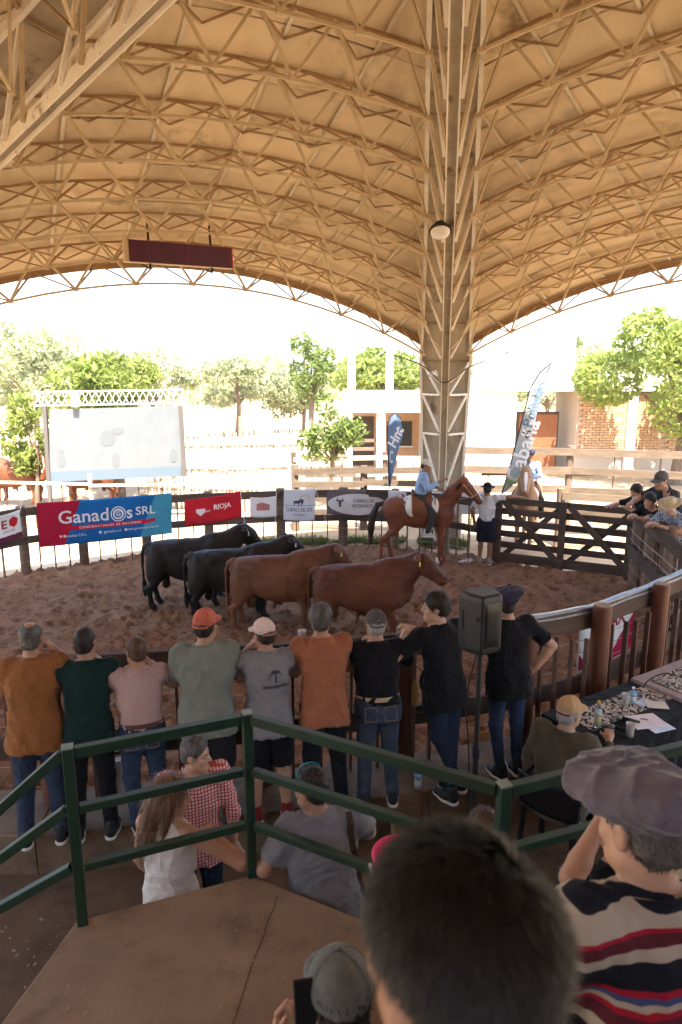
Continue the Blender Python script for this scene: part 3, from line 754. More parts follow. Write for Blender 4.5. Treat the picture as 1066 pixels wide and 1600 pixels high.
def put(f, txt, u, v, h, mat, par, asp=asp, sx=1.0, **k):
    return on_cloth(f, text_mesh(txt, 1.0, **k), mat, par, u, v, h / asp * sx, h, 'lettering', .009)
put(f1, 'Ganad', .325, .62, .42, WT, b1, sx=1.05, bold=.012); put(f1, 's', .665, .62, .42, WT, b1, bold=.012); put(f1, 'SRL', .79, .63, .27, WT, b1, sx=1.15, bold=.012)
def ring(f, u, v, r0, r1, mat, par, asp=asp, off=.009):
    m = MB(); m.grid(lambda s_, t: f(u + math.cos(6.2832 * s_) * (r0 + (r1 - r0) * t) / asp, v + math.sin(6.2832 * s_) * (r0 + (r1 - r0) * t), off), 28, 1); return m.build('ring_mark', mat, par)
ring(f1, .580, .615, .085, .125, WT, b1); ring(f1, .580, .615, .125, .175, cm('blue2', (.012, .13, .40), .15), b1, off=.0095); ring(f1, .580, .615, .155, .178, WT, b1, off=.011)
put(f1, 'G', .580, .615, .15, WT, b1, bold=.02)
put(f1, 'CONSIGNATARIOS DE HACIENDA', .52, .372, .072, WT, b1, sx=1.0, bold=.02, space=1.35)
put(f1, 'Ganados S.R.L.', .255, .20, .088, WT, b1); put(f1, 'ganados.srl', .53, .22, .088, WT, b1); put(f1, 'www.ganadossrl.com.ar', .765, .225, .082, WT, b1)
for u, v in ((.150, .2), (.178, .2), (.438, .22), (.632, .225)):
    patch(f1, (lambda x, u=u: u - .009, lambda x, u=u: u + .009, v - .028, v + .028), WT, b1, 'icon_mark', .008, 4)
# small banners
def quad(c4, fa, fb, off=.20): return [bpt(x, y, fa, fb, off) for x, y in c4]
q = quad([(288, 822), (378, 808), (289, 781), (376, 767)], (-3.4, 15.0), (-1.6, 15.5))
f2 = wave_fn(*q, .018, 5, .03); b2 = cloth('banner', 'small red banner hung askew next to the big blue one', f2, cm('brightred', (.62, .03, .05), .42))
put(f2, 'RIOJA', .66, .58, .26, WT, b2, asp=2.1, sx=.95, bold=.03); put(f2, 'por', .40, .50, .16, WT, b2, asp=2.1)
m = MB(); m.add([f2(.20, .60, .008), f2(.36, .60, .008), f2(.36, .47, .008), f2(.28, .33, .008), f2(.20, .47, .008)], [(0, 4, 3, 2, 1)]); m.build('emblem', WT, b2)
q = quad([(391, 808), (432, 807), (391, 777), (432, 775)], (-2.6, 15.2), (-1.0, 15.55))
f3 = wave_fn(*q, .01, 6); b3 = cloth('banner', 'faint white banner with pale red emblem', f3, W_, 20, 10)
m = MB(); m.grid(lambda u, v: f3(.24 + .5 * u, .36 + .4 * v * (1 - .5 * abs(u - .4)), .008), 8, 4); m.build('emblem', cm('palered', (.55, .22, .22)), b3)
q = quad([(443, 812), (492, 813), (444, 764), (493, 763)], (-2.0, 15.35), (-.4, 15.58), .24)
f4 = wave_fn(*q, .010, 8); b4 = cloth('banner', 'white square banner with sun and horse emblem', f4, cm('whiteblue', (.72, .74, .80), .3), 24, 22)
Mn = cm('navy', (.07, .09, .16), .2)
put(f4, 'CUENCA DEL SOL', .5, .345, .17, Mn, b4, asp=1.0, sx=.62, bold=.008); put(f4, 'VETERINARIA', .5, .19, .10, Mn, b4, asp=1, sx=.62)
patch(f4, (lambda v: .02, lambda v: .98, .475, .487), Mn, b4)
m = MB()
for cx_, cy_, rx, ry in ((.42, .60, .11, .05), (.54, .64, .07, .06), (.60, .62, .03, .07), (.33, .57, .02, .08), (.48, .55, .02, .08), (.57, .55, .02, .08)):
    m.add([f4(cx_ + rx * math.cos(t * .5236), cy_ + ry * math.sin(t * .5236), .008) for t in range(12)], [tuple(range(12))])
m.build('horse_emblem', Mn, b4)
m = MB(); m.grid(lambda s_, t: f4(.66 + .15 * math.cos(3.5 * s_ - .5) * (.85 + .15 * t), .70 + .13 * math.sin(3.5 * s_ - .5) * (.85 + .15 * t), .008), 16, 1); m.build('sun_emblem', cm('gold', (.7, .5, .08)), b4)
q = quad([(511, 803), (603, 806), (511, 765), (604, 765)], (-.9, 15.55), (.6, 15.58), .2)
f5 = wave_fn(*q, .012, 9, .015); b5 = cloth('banner', 'grey and white oval banner with bull head beside the horse tail', f5, cm('mauve', (.20, .165, .18), .3), 40, 16)
m = MB(); m.grid(lambda u, v: f5(.5 + .485 * v * math.cos(6.2832 * u), .44 + .42 * v * math.sin(6.2832 * u), .007), 48, 12)
m.build('oval_print', WT, b5)
M5 = cm('ink', (.13, .11, .13), .15)
put(f5, 'CABALLOS', .62, .58, .19, M5, b5, asp=2.6, bold=.015); put(f5, 'RIOJANOS', .60, .38, .19, M5, b5, asp=2.6, bold=.015)
m = MB()
for cx_, cy_, rx, ry in ((.22, .50, .028, .12), (.22, .37, .022, .06), (.178, .58, .024, .04), (.262, .58, .024, .04), (.175, .66, .008, .05), (.265, .66, .008, .05)):
    m.add([f5(cx_ + rx * math.cos(t * .5236), cy_ + ry * math.sin(t * .5236), .013) for t in range(12)], [tuple(range(12))])
m.build('bull_emblem', M5, b5)
q = quad([(606, 804), (765, 803), (607, 766), (764, 768)], (.2, 15.55), (1.6, 15.35), .2)
f6 = wave_fn(*q, .012, 19, .015); b6 = cloth('banner', 'long white banner behind the saddled horse', f6, W_, 40, 12)
m = MB(); m.bar(f6(.08, .78, .01), f6(.12, .62, .01), .012, .03); m.bar(f6(.12, .62, .01), f6(.18, .66, .01), .012, .03); m.bar(f6(.18, .66, .01), f6(.14, .86, .01), .012, .03); m.build('red_mark', cm('redmark', (.5, .03, .04)), b6)
q = quad([(-40, 860), (36, 838), (-40, 815), (30, 797)], (-7.4, 12.3), (-6.2, 13.6), .18)
f7 = wave_fn(*q, .012, 11, .02); b7 = cloth('banner', 'white and maroon banner with red tag emblem cut by the left edge', f7, W_, 24, 14)
patch(f7, (lambda v: 0, lambda v: 1, 0, .2), cm('maroon', (.16, .03, .07)), b7)
put(f7, 'E', .63, .62, .42, cm('maroon2', (.30, .05, .08)), b7, asp=1.6, bold=.03)
m = MB(); m.add([f7(.84 + .11 * math.cos(t * 1.0472 + .5), .66 + .2 * math.sin(t * 1.0472 + .5), .008) for t in range(6)], [tuple(range(6))]); m.build('emblem', cm('brightred', (.62, .03, .05)), b7)
put(f7, 'CRUCES', .72, .36, .12, cm('maroon2', (.30, .05, .08)), b7, asp=1.6)
for k, (x0, y0, x1, y1) in enumerate([(268, 771, 292, 787), (376, 768, 383, 820), (432, 768, 430, 820), (493, 765, 512, 820), (604, 766, 608, 815), (36, 775, 24, 835)]):
    pa = bpt(x0, y0, (-2, 15.4), (0, 15.6), .3) if x0 > 100 else bpt(x0, y0, (-7.4, 12.3), (-6.2, 13.6), .25)
    pb = bpt(x1, y1, (-2, 15.4), (0, 15.6), .3) if x0 > 100 else bpt(x1, y1, (-7.4, 12.3), (-6.2, 13.6), .25)
    m = MB(); m.tube([pa, pa.lerp(pb, .5) + Vector((0, -.02, -.02)), pb], .006, 5); o = m.build('tie_rope', pm('rope', (.75, .72, .66), None, rough=.9))
    tag(o, ['white rope between the blue and the red banner', 'white rope at the right edge of the red banner', 'white rope left of the sun emblem banner', 'white rope between the sun banner and the oval banner', 'white rope by the horse tail', 'white rope above the left edge banner'][k], 'rope', 'banner ropes')
# banner on the near right fence
nf0, nf1 = Vector((*FENCE[6], 0)), Vector((*FENCE[7], 0)); dd = (nf1 - nf0); nn = Vector((-dd.y, dd.x, 0)).normalized()
base = nf0 - dd * .02 + nn * .215
f8 = wave_fn(base + Vector((0, 0, KZ + .48)), base + dd * .9 + Vector((0, 0, KZ + .48)), base + Vector((0, 0, KZ + 1.21)), base + dd * .9 + Vector((0, 0, KZ + 1.21)), .008, 12)
b8 = cloth('banner', 'white and crimson banner seen from behind on the near right fence', f8, W_, 30, 14, group='banners on the near fence')
on_cloth(f8, text_mesh('XAM', 1, bold=.03), cm('maroon2', (.30, .05, .08)), b8, .62, .62, -.20, .30, off=.006)
m = MB(); m.grid(lambda u, v: f8(.62 + .38 * u, .03 + (.12 + .5 * u) * v, .006), 10, 6); m.build('crimson_print', cm('crimson', (.45, .02, .07)), b8)
m = MB(); m.grid(lambda u, v: f8(.02 + .16 * u, .03 + (.25 - .2 * u) * v, .006), 6, 4); m.build('crimson_print', cm('crimson', (.45, .02, .07)), b8)
# long glossy strip of banner cloth folded over the near right rail
sl_ = offset(FENCE[5:10], -.145)
pts_ = [Vector((*p, 0)) for p in sl_]; zz = KZ + 1.232
def strip(u, v):
    t = u * (len(pts_) - 1); i = min(int(t), len(pts_) - 2); p = pts_[i].lerp(pts_[i + 1], t - i); d_ = pts_[min(i + 1, len(pts_) - 1)] - pts_[i]; n2 = Vector((-d_.y, d_.x, 0)).normalized()
    o_, dz = [(-.050, -.06), (-.044, .0), (-.012, .004), (.030, -.002)][round(v * 3)]
    return p + n2 * o_ + Vector((0, 0, zz + dz + .004 * math.sin(t * 9)))
m = MB(); m.grid(strip, 48, 3)
o = m.build('banner', pm('glossy_vinyl', (.26, .30, .35), (.16, .19, .23), 8, .3, spec=.5), smooth=False); tag(o, 'pale vinyl banner strip folded over the near right top rail', 'banner', 'banners on the near fence')

# flags
def blade(name, label, Y, out, holes, mat, pole, text):
    root = empty(name, Vector((D(pole[0][0], pole[0][1], Y).x, Y, 0))); o = root.location
    m = MB(); L_ = out['left']; R_ = out['right']; n = 24
    def fn(u, v):
        yl = np.interp(v, np.linspace(0, 1, len(L_)), [p[1] for p in L_]); xl = np.interp(v, np.linspace(0, 1, len(L_)), [p[0] for p in L_])
        xr = np.interp(v, np.linspace(0, 1, len(R_)), [p[0] for p in R_]); yr = np.interp(v, np.linspace(0, 1, len(R_)), [p[1] for p in R_])
        p = D(xl * (1 - u) + xr * u, yl * (1 - u) + yr * u, Y + .05 * math.sin(5 * u + 4 * v) * u); return p - Vector(o)
    m.grid(fn, 10, n); c = m.build('flag_cloth', mat, root, smooth=True)
    md = c.modifiers.new('t', 'SOLIDIFY'); md.thickness = .003
    m = MB(); m.tube([D(x, y, Y) - Vector(o) for x, y in pole], .014, 8); m.build('pole', pm('black_metal', (.02, .02, .02)), root)
    return root, fn
M_flagb = pm('flag_blue', (.17, .25, .38), (.26, .36, .50), 3, .7, trans=.5, stretch=(1, 1, .5))
fl, fn = blade('teardrop_flag', 'blue teardrop flag behind the horse rider', 16.6, dict(left=[(609, 760), (606.5, 700), (606, 670), (610, 652), (620, 645)], right=[(610, 760), (622, 705), (630, 680), (626, 655), (620, 645)]),
               None, M_flagb, [(608, 830), (608, 760), (606, 700), (605.5, 668), (609.5, 651), (619, 644.5), (627, 655)], None)
me = text_mesh('Hnt', 1, bold=.03, shear=.15)
for v_ in me.vertices:
    a_ = R(66); x, y = v_.co.x * .62, v_.co.y * .62; p = D(618.5, 684, 16.6 - .085); v_.co = p + Vector((x * math.cos(a_) - y * math.sin(a_), -.0, x * math.sin(a_) + y * math.cos(a_))) * .52 - fl.location
ob('lettering', me, WT, fl); tag(fl, 'blue teardrop flag behind the horse rider', 'flag')
me = text_mesh('C', 1, bold=.02)
for v_ in me.vertices:
    p = D(611.5, 715, 16.6 - .085); v_.co = p + Vector((v_.co.x * .12, 0, v_.co.y * .42)) - fl.location
ob('lettering', me, WT, fl)
M_flagg = pm('flag_grey', (.60, .63, .63), (.42, .48, .50), .55, .7, trans=.55, stretch=(1, 1, 1), lo=.42, hi=.58)
YF = 15.3
fl2, fn2 = blade('feather_flag', 'tall grey feather flag leaning beside the gate', YF, dict(left=[(785, 772), (800, 720), (816, 660), (830, 605), (846, 580), (863, 567)], right=[(800, 760), (822, 727), (836, 660), (845, 620), (853, 595), (863, 567)]),
                 None, M_flagg, [(778, 815), (784, 772), (799, 720), (815, 660), (829, 605), (845, 580), (863, 566)], None)
tag(fl2, 'tall grey feather flag leaning beside the gate', 'flag')
for txt, (px, py), sz, mt in (('Cabaña', (818, 705), .48, WT), ('de', (824, 676), .26, WT), ('Polledo', (836, 632), .34, cm('slate', (.16, .24, .34))), ('B', (799, 729), .16, WT)):
    me = text_mesh(txt, 1, bold=.02)
    a_ = R(74)
    for v_ in me.vertices:
        x, y = v_.co.x * sz, v_.co.y * sz; p = D(px, py, YF - .075); v_.co = p + Vector((x * math.cos(a_) - y * math.sin(a_), 0, x * math.sin(a_) + y * math.cos(a_))) - fl2.location
    ob('lettering', me, mt, fl2)
m = MB(); m.add([D(x, y, YF - .07) - fl2.location for x, y in ((791, 757), (807, 757), (813, 743), (797, 748), (799, 735))], [(0, 1, 2, 3), (0, 3, 4)]); m.build('green_print', cm('green', (.35, .55, .25)), fl2)
# ---------------------------------------------------------------- beyond the ring: screen, pens, buildings, trees
M_oldwood = pm('pen_wood', (.17, .13, .095), (.12, .09, .065), 4, .9, .5, 20, .01, stretch=(.5, .5, 3), rand=.2, spec=.1)
M_oldpost = pm('pen_post', (.18, .135, .10), (.12, .085, .06), 5, .9, .5, 20, .01, stretch=(2, 2, .4), rand=.2, spec=.1)
M_stick = pm('pale_stick', (.46, .40, .32), (.37, .31, .24), 5, .9, rand=.2, spec=.1)
M_alu = pm('aluminium', (.72, .72, .73), None, rough=.35, metal=.6)
# screen and its lifting truss
scr = empty('video_screen', Vector((-6.2, 19, 0))); tag(scr, 'washed out white video screen under an aluminium truss', 'screen')
def sp(x, y, dy=0): return D(x, y, 19 + dy) - scr.location
m = MB(); a, b, c, d = sp(78, 753), sp(284, 744), sp(283, 634), sp(77, 640)
m.add([a, b, c, d] + [p + Vector((0, .06, 0)) for p in (a, b, c, d)], [(0, 1, 2, 3), (7, 6, 5, 4), (0, 4, 5, 1), (1, 5, 6, 2), (2, 6, 7, 3), (3, 7, 4, 0)])
m.build('screen_panel', pm('screen_white', (.150, .168, .178), (.132, .150, .162), 2.5, .6, coord='Object'), scr)
def sq(u, v, o=-.006): return a * (1 - u) * (1 - v) + b * u * (1 - v) + d * (1 - u) * v + c * u * v + Vector((0, o, 0))
m = MB(); m.add([sq(0, 0), sq(1, 0), sq(1, .14), sq(0, .14)], [(0, 1, 2, 3)]); m.build('caption_band', pm('screen_band', (.10, .14, .18), None, rough=.6), scr)
M_ghost = pm('screen_ghost', (.122, .140, .152), None, rough=.6)
for cu, cv, ru, rv in ((.44, .58, .06, .11), (.52, .68, .05, .05), (.09, .3, .035, .10), (.09, .43, .018, .03), (.50, .27, .03, .1), (.94, .3, .03, .1)):
    m = MB(); m.add([sq(cu + ru * math.cos(t * .5236), cv + rv * math.sin(t * .5236), -.007) for t in range(12)], [tuple(range(12))]); m.build('faint_picture', M_ghost, scr)
for x0, x1, nm in ((70, 77, 'mast'), (282, 288, 'mast')):
    m = MB(); m.bar(sp(x0, 634), sp(x0 + 9, 790), .10, .10, (0, 1, 0)); m.build(nm, pm('dark_mast', (.10, .09, .085), None, rough=.5), scr)
for y in (612, 633):
    for dy in (0, .28):
        m = MB(); m.tube([sp(54, y + 1, dy), sp(287, y - 3, dy)], .026, 8); m.build('truss_tube', M_alu, scr)
for k in range(22):
    x = 54 + k * 233 / 22; m = MB(); y0, y1 = (612, 633) if k % 2 else (633, 612)
    m.tube([sp(x, y0), sp(x + 233 / 22, y1)], .014, 6); m.build('truss_lacing', M_alu, scr)
    m = MB(); m.tube([sp(x, y1, .28), sp(x + 233 / 22, y0, .28)], .014, 6); m.build('truss_lacing', M_alu, scr)
m = MB(); m.box(sp(118, 624, -.05), (.16, .2, .4)); m.build('truss_hoist', M_alu, scr)

def rail_fence(name, label, line, tops, rails, hh, mat, pmat, r=.09, cat='fence', group='pens beyond the ring', droppers=0):
    root = empty(name); tag(root, label, cat, group)
    for i in range(len(line) - 1):
        A, B = Vector((*line[i], 0)), Vector((*line[i + 1], 0)); n = max(1, round((B - A).length / 2.2))
        for k in range(n + (i == len(line) - 2)):
            q = A.lerp(B, k / n); m = MB(); m.tube([(q.x, q.y, -.1), (q.x, q.y, tops + random.uniform(-.02, .12))], [r, r * .95], 8); m.build('post', pmat, root)
        for k in range(n):
            p, q = A.lerp(B, k / n), A.lerp(B, (k + 1) / n)
            for z in rails:
                m = MB(); o_ = Vector((0, -r - .02, 0)); m.bar(p + o_ + Vector((0, 0, z + random.uniform(-.03, .03))), q + o_ + Vector((0, 0, z + random.uniform(-.03, .03))), .045, hh); m.build('rail_board', mat, root)
            for j in range(droppers):
                e_ = p.lerp(q, (j + 1) / (droppers + 1)); m = MB(); m.bar(e_, e_ + Vector((0, 0, max(rails))), .03, .02); m.build('batten', M_batten, root)
    return root
rail_fence('corral_fence', 'tall sunlit board corral behind the gate', [(2.9, 18.2), (6.0, 17.8), (9.2, 17.0), (12.5, 15.6)], 2.0, [.45, .95, 1.45, 1.95], .19, M_oldwood, M_oldpost, .10, droppers=2)
rail_fence('corral_fence', 'second sunlit corral rail further behind the gate', [(5.2, 15.9), (7.0, 15.4), (9.5, 14.4)], 1.25, [.35, .75, 1.15], .17, M_oldwood, M_oldpost, .10)
rail_fence('corral_fence', 'low board pen left of the teardrop flag', [(-1.2, 17.6), (.6, 17.7), (2.2, 17.6)], 1.55, [.4, .8, 1.15, 1.5], .16, M_oldwood, M_oldpost, .10)
rail_fence('corral_fence', 'pale board pen in front of the farm house', [(-1.5, 21.5), (1.4, 21.7), (2.9, 21.4)], 1.5, [.35, .8, 1.3], .14, M_stick, M_oldpost, .08, droppers=4)
rail_fence('corral_fence', 'pen of posts and wires around the brown cattle on the left', [(-13, 18.2), (-9.5, 17.6), (-6.4, 17.2), (-4, 17.4)], 1.35, [.5, 1.2], .07, M_stick, M_stick, .06, droppers=3)
# palisade of upright poles
pal = empty('palisade'); tag(pal, 'palisade of crooked pale upright poles right of the video screen', 'palisade')
for row, (p0, p1, n, hh) in enumerate([((-6.2, 23.5), (.2, 24.5), 88, 2.45), ((-6.0, 20.5), (-2.4, 20.0), 34, 1.55), ((-13.5, 24.5), (-8.5, 24), 40, 1.9)]):
    for k in range(n):
        t = (k + random.uniform(-.3, .3)) / n; x = p0[0] + (p1[0] - p0[0]) * t; y = p0[1] + (p1[1] - p0[1]) * t; h = hh * random.uniform(.78, 1.12); r = random.uniform(.022, .05)
        m = MB(); dx = random.uniform(-.10, .10); m.tube([(x, y, -.1), (x + dx * .6, y, h * .5), (x + dx, y + random.uniform(-.05, .05), h)], [r, r * .9, r * .6], 6); m.build('pole', M_stick, pal)
    for z in (.6, 1.2) if hh < 2 else (.7, 1.5):
        m = MB(); m.bar((p0[0], p0[1] - .06, z), (p1[0], p1[1] - .06, z), .03, .06); m.build('binding_rail', M_stick, pal)

# farm house on the left of the column
M_wallw = pm('white_wall', (.78, .76, .72), (.70, .67, .62), 2, .9, spec=.1)
M_brick = pm('brick', (.60, .40, .26), (.54, .34, .21), 6, .9, rand=.15, spec=.1)
M_mortar = pm('mortar', (.50, .42, .34), None, rough=.95)
M_dark = pm('dark_recess', (.10, .075, .055), (.07, .05, .04), 4, .9)
hs = empty('farm_house', Vector((1.5, 26, 0))); tag(hs, 'low white farm house with a shaded porch left of the column', 'house')
def hb(c, d, name, mat, bevel=0): m = MB(); m.box(c, d); return m.build(name, mat, hs, bevel=bevel)
hb((1.0, 2.2, 1.3), (4.6, .25, 2.6), 'back_wall', M_brick); hb((1.0, .2, 2.92), (4.9, 4.8, .62), 'roof', M_wallw)
for x in (-1.25, -.1, 1.5, 3.0): hb((x, -1.9, 1.3), (.3, .3, 2.58), 'pillar', M_wallw)
hb((-.6, 2.05, 1.2), (.9, .06, 2.0), 'door', M_dark); hb((.9, 2.05, 1.5), (1.0, .06, 1.0), 'window', pm('window_dark', (.05, .05, .05), None, rough=.15)); hb((.9, 2.0, .97), (1.1, .1, .06), 'window_sill', M_wallw)
hb((2.0, -1.85, .55), (3.0, .12, 1.0), 'porch_parapet', pm('olive_wall', (.33, .33, .22), None, rough=.9))
for z in (1.0, 1.3, 1.6): hb((-.68, -1.75, z), (.86, .06, .12), 'porch_rail', M_oldwood)
for x, z, h in ((-1.1, 3.3, 1.6), (.35, 3.3, 1.8)): hb((x, .5, z + h / 2), (.28, .28, h), 'chimney', M_wallw)
# brick building behind the gate: white parapet, upper block, brick piers laid course by course
bd = empty('brick_building', Vector((8.2, 27, 0))); tag(bd, 'long sunlit white and brick building behind the feather flag', 'building')
def bb(c, d, name, mat, bevel=0): m = MB(); m.box(c, d); return m.build(name, mat, bd, bevel=bevel)
bb((-2.45, 1.5, 1.62), (2.3, 2.8, 3.24), 'white_wall', M_wallw); bb((-3.95, .9, 1.3), (.6, .1, 2.6), 'door_recess', M_dark); bb((-3.85, .8, 1.05), (.35, .06, 2.0), 'green_door', pm('green_door', (.04, .16, .12), None, rough=.6))
bb((4.4, 1.5, 1.62), (6.6, 2.8, 3.24), 'mortar_wall', M_mortar); bb((-4.7, 1.5, 1.62), (.6, 2.8, 3.24), 'white_wall', M_wallw)
bb((2.0, 1.4, 3.55), (12.4, 3.2, .6), 'parapet', M_wallw); bb((-.6, 2.4, 5.1), (3.6, 2.6, 2.5), 'upper_block', M_wallw)
for x in (-1.35, -.45): bb((x, 1.08, 4.5), (.55, .06, .9), 'upper_window', pm('grey_shade', (.30, .27, .25), None, rough=.9))
bb((-.25, .9, 1.2), (1.7, .3, 2.4), 'door_shade', M_dark); bb((-.25, .72, 1.2), (1.55, .06, 2.2), 'wooden_door', pm('brown_door', (.25, .10, .045), (.19, .07, .03), 6, .8, stretch=(4, 1, .5)))
bme = MB().box((0, 0, 0), (.27, .12, .085)).mesh('brick')
bc = 0
for r_ in range(24):
    for k in range(12):
        if bc >= 290: break
        x = 1.28 + k * .29 + (.145 if r_ % 2 else 0); z = .75 + r_ * .103
        if x > 4.6: continue
        ob('brick', bme, M_brick, bd, (x, .06, z)); bc += 1
m = MB()
for r_ in range(24):
    for k in range(11): m.box((4.76 + k * .29 + (.145 if r_ % 2 else 0), .06, .75 + r_ * .103), (.27, .12, .085))
o = m.build('brickwork', M_brick, bd); o['kind'] = 'stuff'
for x in (3.2, 6.5): bb((x, -.02, 1.6), (.35, .16, 3.2), 'white_pier', M_wallw)
tn = empty('green_shed', Vector((16.0, 33, 0))); tag(tn, 'small pale shed with teal doors under the big tree', 'shed')
m = MB(); m.box((0, 0, 1.2), (5, 2.5, 2.4)); m.build('wall', M_wallw, tn); m = MB(); m.box((0, 0, 2.5), (5.4, 2.9, .2)); m.build('roof', M_oldwood, tn)
for x in (-1.7, -.6): m = MB(); m.box((x, -1.27, 1.05), (.7, .06, 2.0)); m.build('door', pm('teal_paint', (.05, .25, .22), None, rough=.6), tn)

# ---------------------------------------------------------------- trees
def leafmat(n, c, c2): return pm('leaf_' + n, c, c2, 1.6, .6, trans=.45, rand=.1, spec=.25)
LM = [leafmat('bright', (.27, .33, .085), (.20, .26, .06)), leafmat('mid', (.20, .26, .075), (.14, .20, .05)), leafmat('hazed', (.38, .41, .24), (.30, .34, .18))]  # last, palest leaf tone has the haze of distance put into its colour
M_bark = pm('bark', (.20, .15, .11), (.12, .09, .065), 8, .95, .6, 14, .02, stretch=(2, 2, .4))
def crown_mesh(rx, ry, rz, n, leaf, seed, lobes=9):
    g_ = np.random.default_rng(seed)
    C = g_.normal(size=(lobes, 3)); C /= np.linalg.norm(C, axis=1)[:, None]; C *= g_.uniform(.35, .8, (lobes, 1)); rad = g_.uniform(.3, .5, lobes)
    k = g_.integers(0, lobes, n); d = g_.normal(size=(n, 3)); d /= np.linalg.norm(d, axis=1)[:, None]
    P = (C[k] + d * (rad[k] * g_.uniform(.35, 1.0, n) ** .5)[:, None])
    cl = (np.sin(P[:, 0] * 7 + seed) * np.sin(P[:, 1] * 7 + 1) * np.sin(P[:, 2] * 8 + 2)); P = P[cl > -.22]; n = len(P)
    P = P * np.array([rx, ry, rz])
    a = g_.normal(size=(n, 3)); a /= np.linalg.norm(a, axis=1)[:, None]; b = np.cross(a, g_.normal(size=(n, 3))); b /= np.linalg.norm(b, axis=1)[:, None]
    s_ = leaf * g_.uniform(.6, 1.4, (n, 1))
    V = np.concatenate([P - a * s_, P + b * s_ * .42, P + a * s_, P - b * s_ * .42]); i = np.arange(n)
    return np_mesh('crown', V, np.stack([i, i + n, i + 2 * n, i + 3 * n], 1), False), C * np.array([rx, ry, rz])
def tree(x, y, zc, rx, rz, n, leaf, seed, mi, label, ry=None, trunk=.16, group='trees beyond the ring'):
    t = empty('tree', (x, y, 0)); tag(t, label, 'tree', group)
    cme, C = crown_mesh(rx, ry or rx, rz, n, leaf, seed); ob('crown', cme, LM[mi], t, (0, 0, zc))
    m = MB(); fk = Vector((.1, 0, max(zc - rz * .75, zc * .35))); m.tube([(0, 0, -.1), (.04, 0, fk.z * .5), fk], [trunk * 1.25, trunk, trunk * .85], 8)
    for c in C:
        e_ = Vector(c) * .8 + Vector((0, 0, zc)); md_ = fk.lerp(e_, .5) + Vector((random.uniform(-.2, .2), 0, .2)); m.tube([fk, md_, e_], [trunk * .5, trunk * .3, trunk * .1], 5)
    m.build('trunk', M_bark, t); return t
tree(12.4, 25, 3.75, 3.5, 2.9, 13000, .14, 41, 0, 'big sunlit green tree on the right above the onlookers', trunk=.22)
tree(-7.3, 22.2, 2.95, 2.2, 1.75, 7500, .13, 2, 0, 'leafy bright green tree right behind the video screen')
tree(-9.35, 20.6, 1.95, .8, 1.5, 1800, .11, 22, 0, 'narrow leafy tree at the left mast of the screen', trunk=.07)
tree(-.35, 20.6, 2.2, .95, 1.2, 1500, .11, 3, 1, 'small leafy tree in front of the farm house', trunk=.08)
tree(-1.7, 38, 4.0, 1.6, 1.9, 2200, .16, 4, 1, 'dark dense little tree far behind the palisade')
tree(2.2, 34, 4.2, 3.0, 1.7, 5000, .16, 5, 0, 'green tree rising behind the farm house roof')
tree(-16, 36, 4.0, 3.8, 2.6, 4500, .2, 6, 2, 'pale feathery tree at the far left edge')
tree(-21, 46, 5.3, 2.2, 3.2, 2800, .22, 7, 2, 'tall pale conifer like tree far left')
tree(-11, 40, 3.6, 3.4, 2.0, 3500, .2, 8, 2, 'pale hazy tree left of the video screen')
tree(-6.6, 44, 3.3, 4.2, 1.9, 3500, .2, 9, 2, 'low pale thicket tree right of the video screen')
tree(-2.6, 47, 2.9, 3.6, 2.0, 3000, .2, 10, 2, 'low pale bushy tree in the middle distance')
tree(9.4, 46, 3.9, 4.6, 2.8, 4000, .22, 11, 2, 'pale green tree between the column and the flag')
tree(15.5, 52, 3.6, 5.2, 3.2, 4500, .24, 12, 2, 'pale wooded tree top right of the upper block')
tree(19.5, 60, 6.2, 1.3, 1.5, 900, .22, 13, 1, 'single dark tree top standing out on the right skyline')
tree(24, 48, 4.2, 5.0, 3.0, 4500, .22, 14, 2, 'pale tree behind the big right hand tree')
# wood that closes the horizon
g_ = np.random.default_rng(5); n = 26000; ang = g_.uniform(-1.05, 1.05, n); rr = g_.uniform(75, 130, n); hgt = 3.2 + 2.2 * np.sin(ang * 9) * np.sin(ang * 23 + 1) + 1.2 * np.sin(ang * 51)
P = np.stack([np.sin(ang) * rr, np.cos(ang) * rr, g_.uniform(0, 1, n) ** .7 * np.maximum(hgt, 1.2)], 1)
a_ = g_.normal(size=(n, 3)); a_ /= np.linalg.norm(a_, axis=1)[:, None]; b_ = np.cross(a_, g_.normal(size=(n, 3))); b_ /= np.linalg.norm(b_, axis=1)[:, None]; s_ = g_.uniform(.25, .6, (n, 1))
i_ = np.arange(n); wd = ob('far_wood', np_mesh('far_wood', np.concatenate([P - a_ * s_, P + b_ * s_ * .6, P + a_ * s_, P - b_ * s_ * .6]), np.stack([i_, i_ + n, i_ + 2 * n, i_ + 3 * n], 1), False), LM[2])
tag(wd, 'far pale line of scrub and trees on the horizon', 'scrub', kind='stuff')
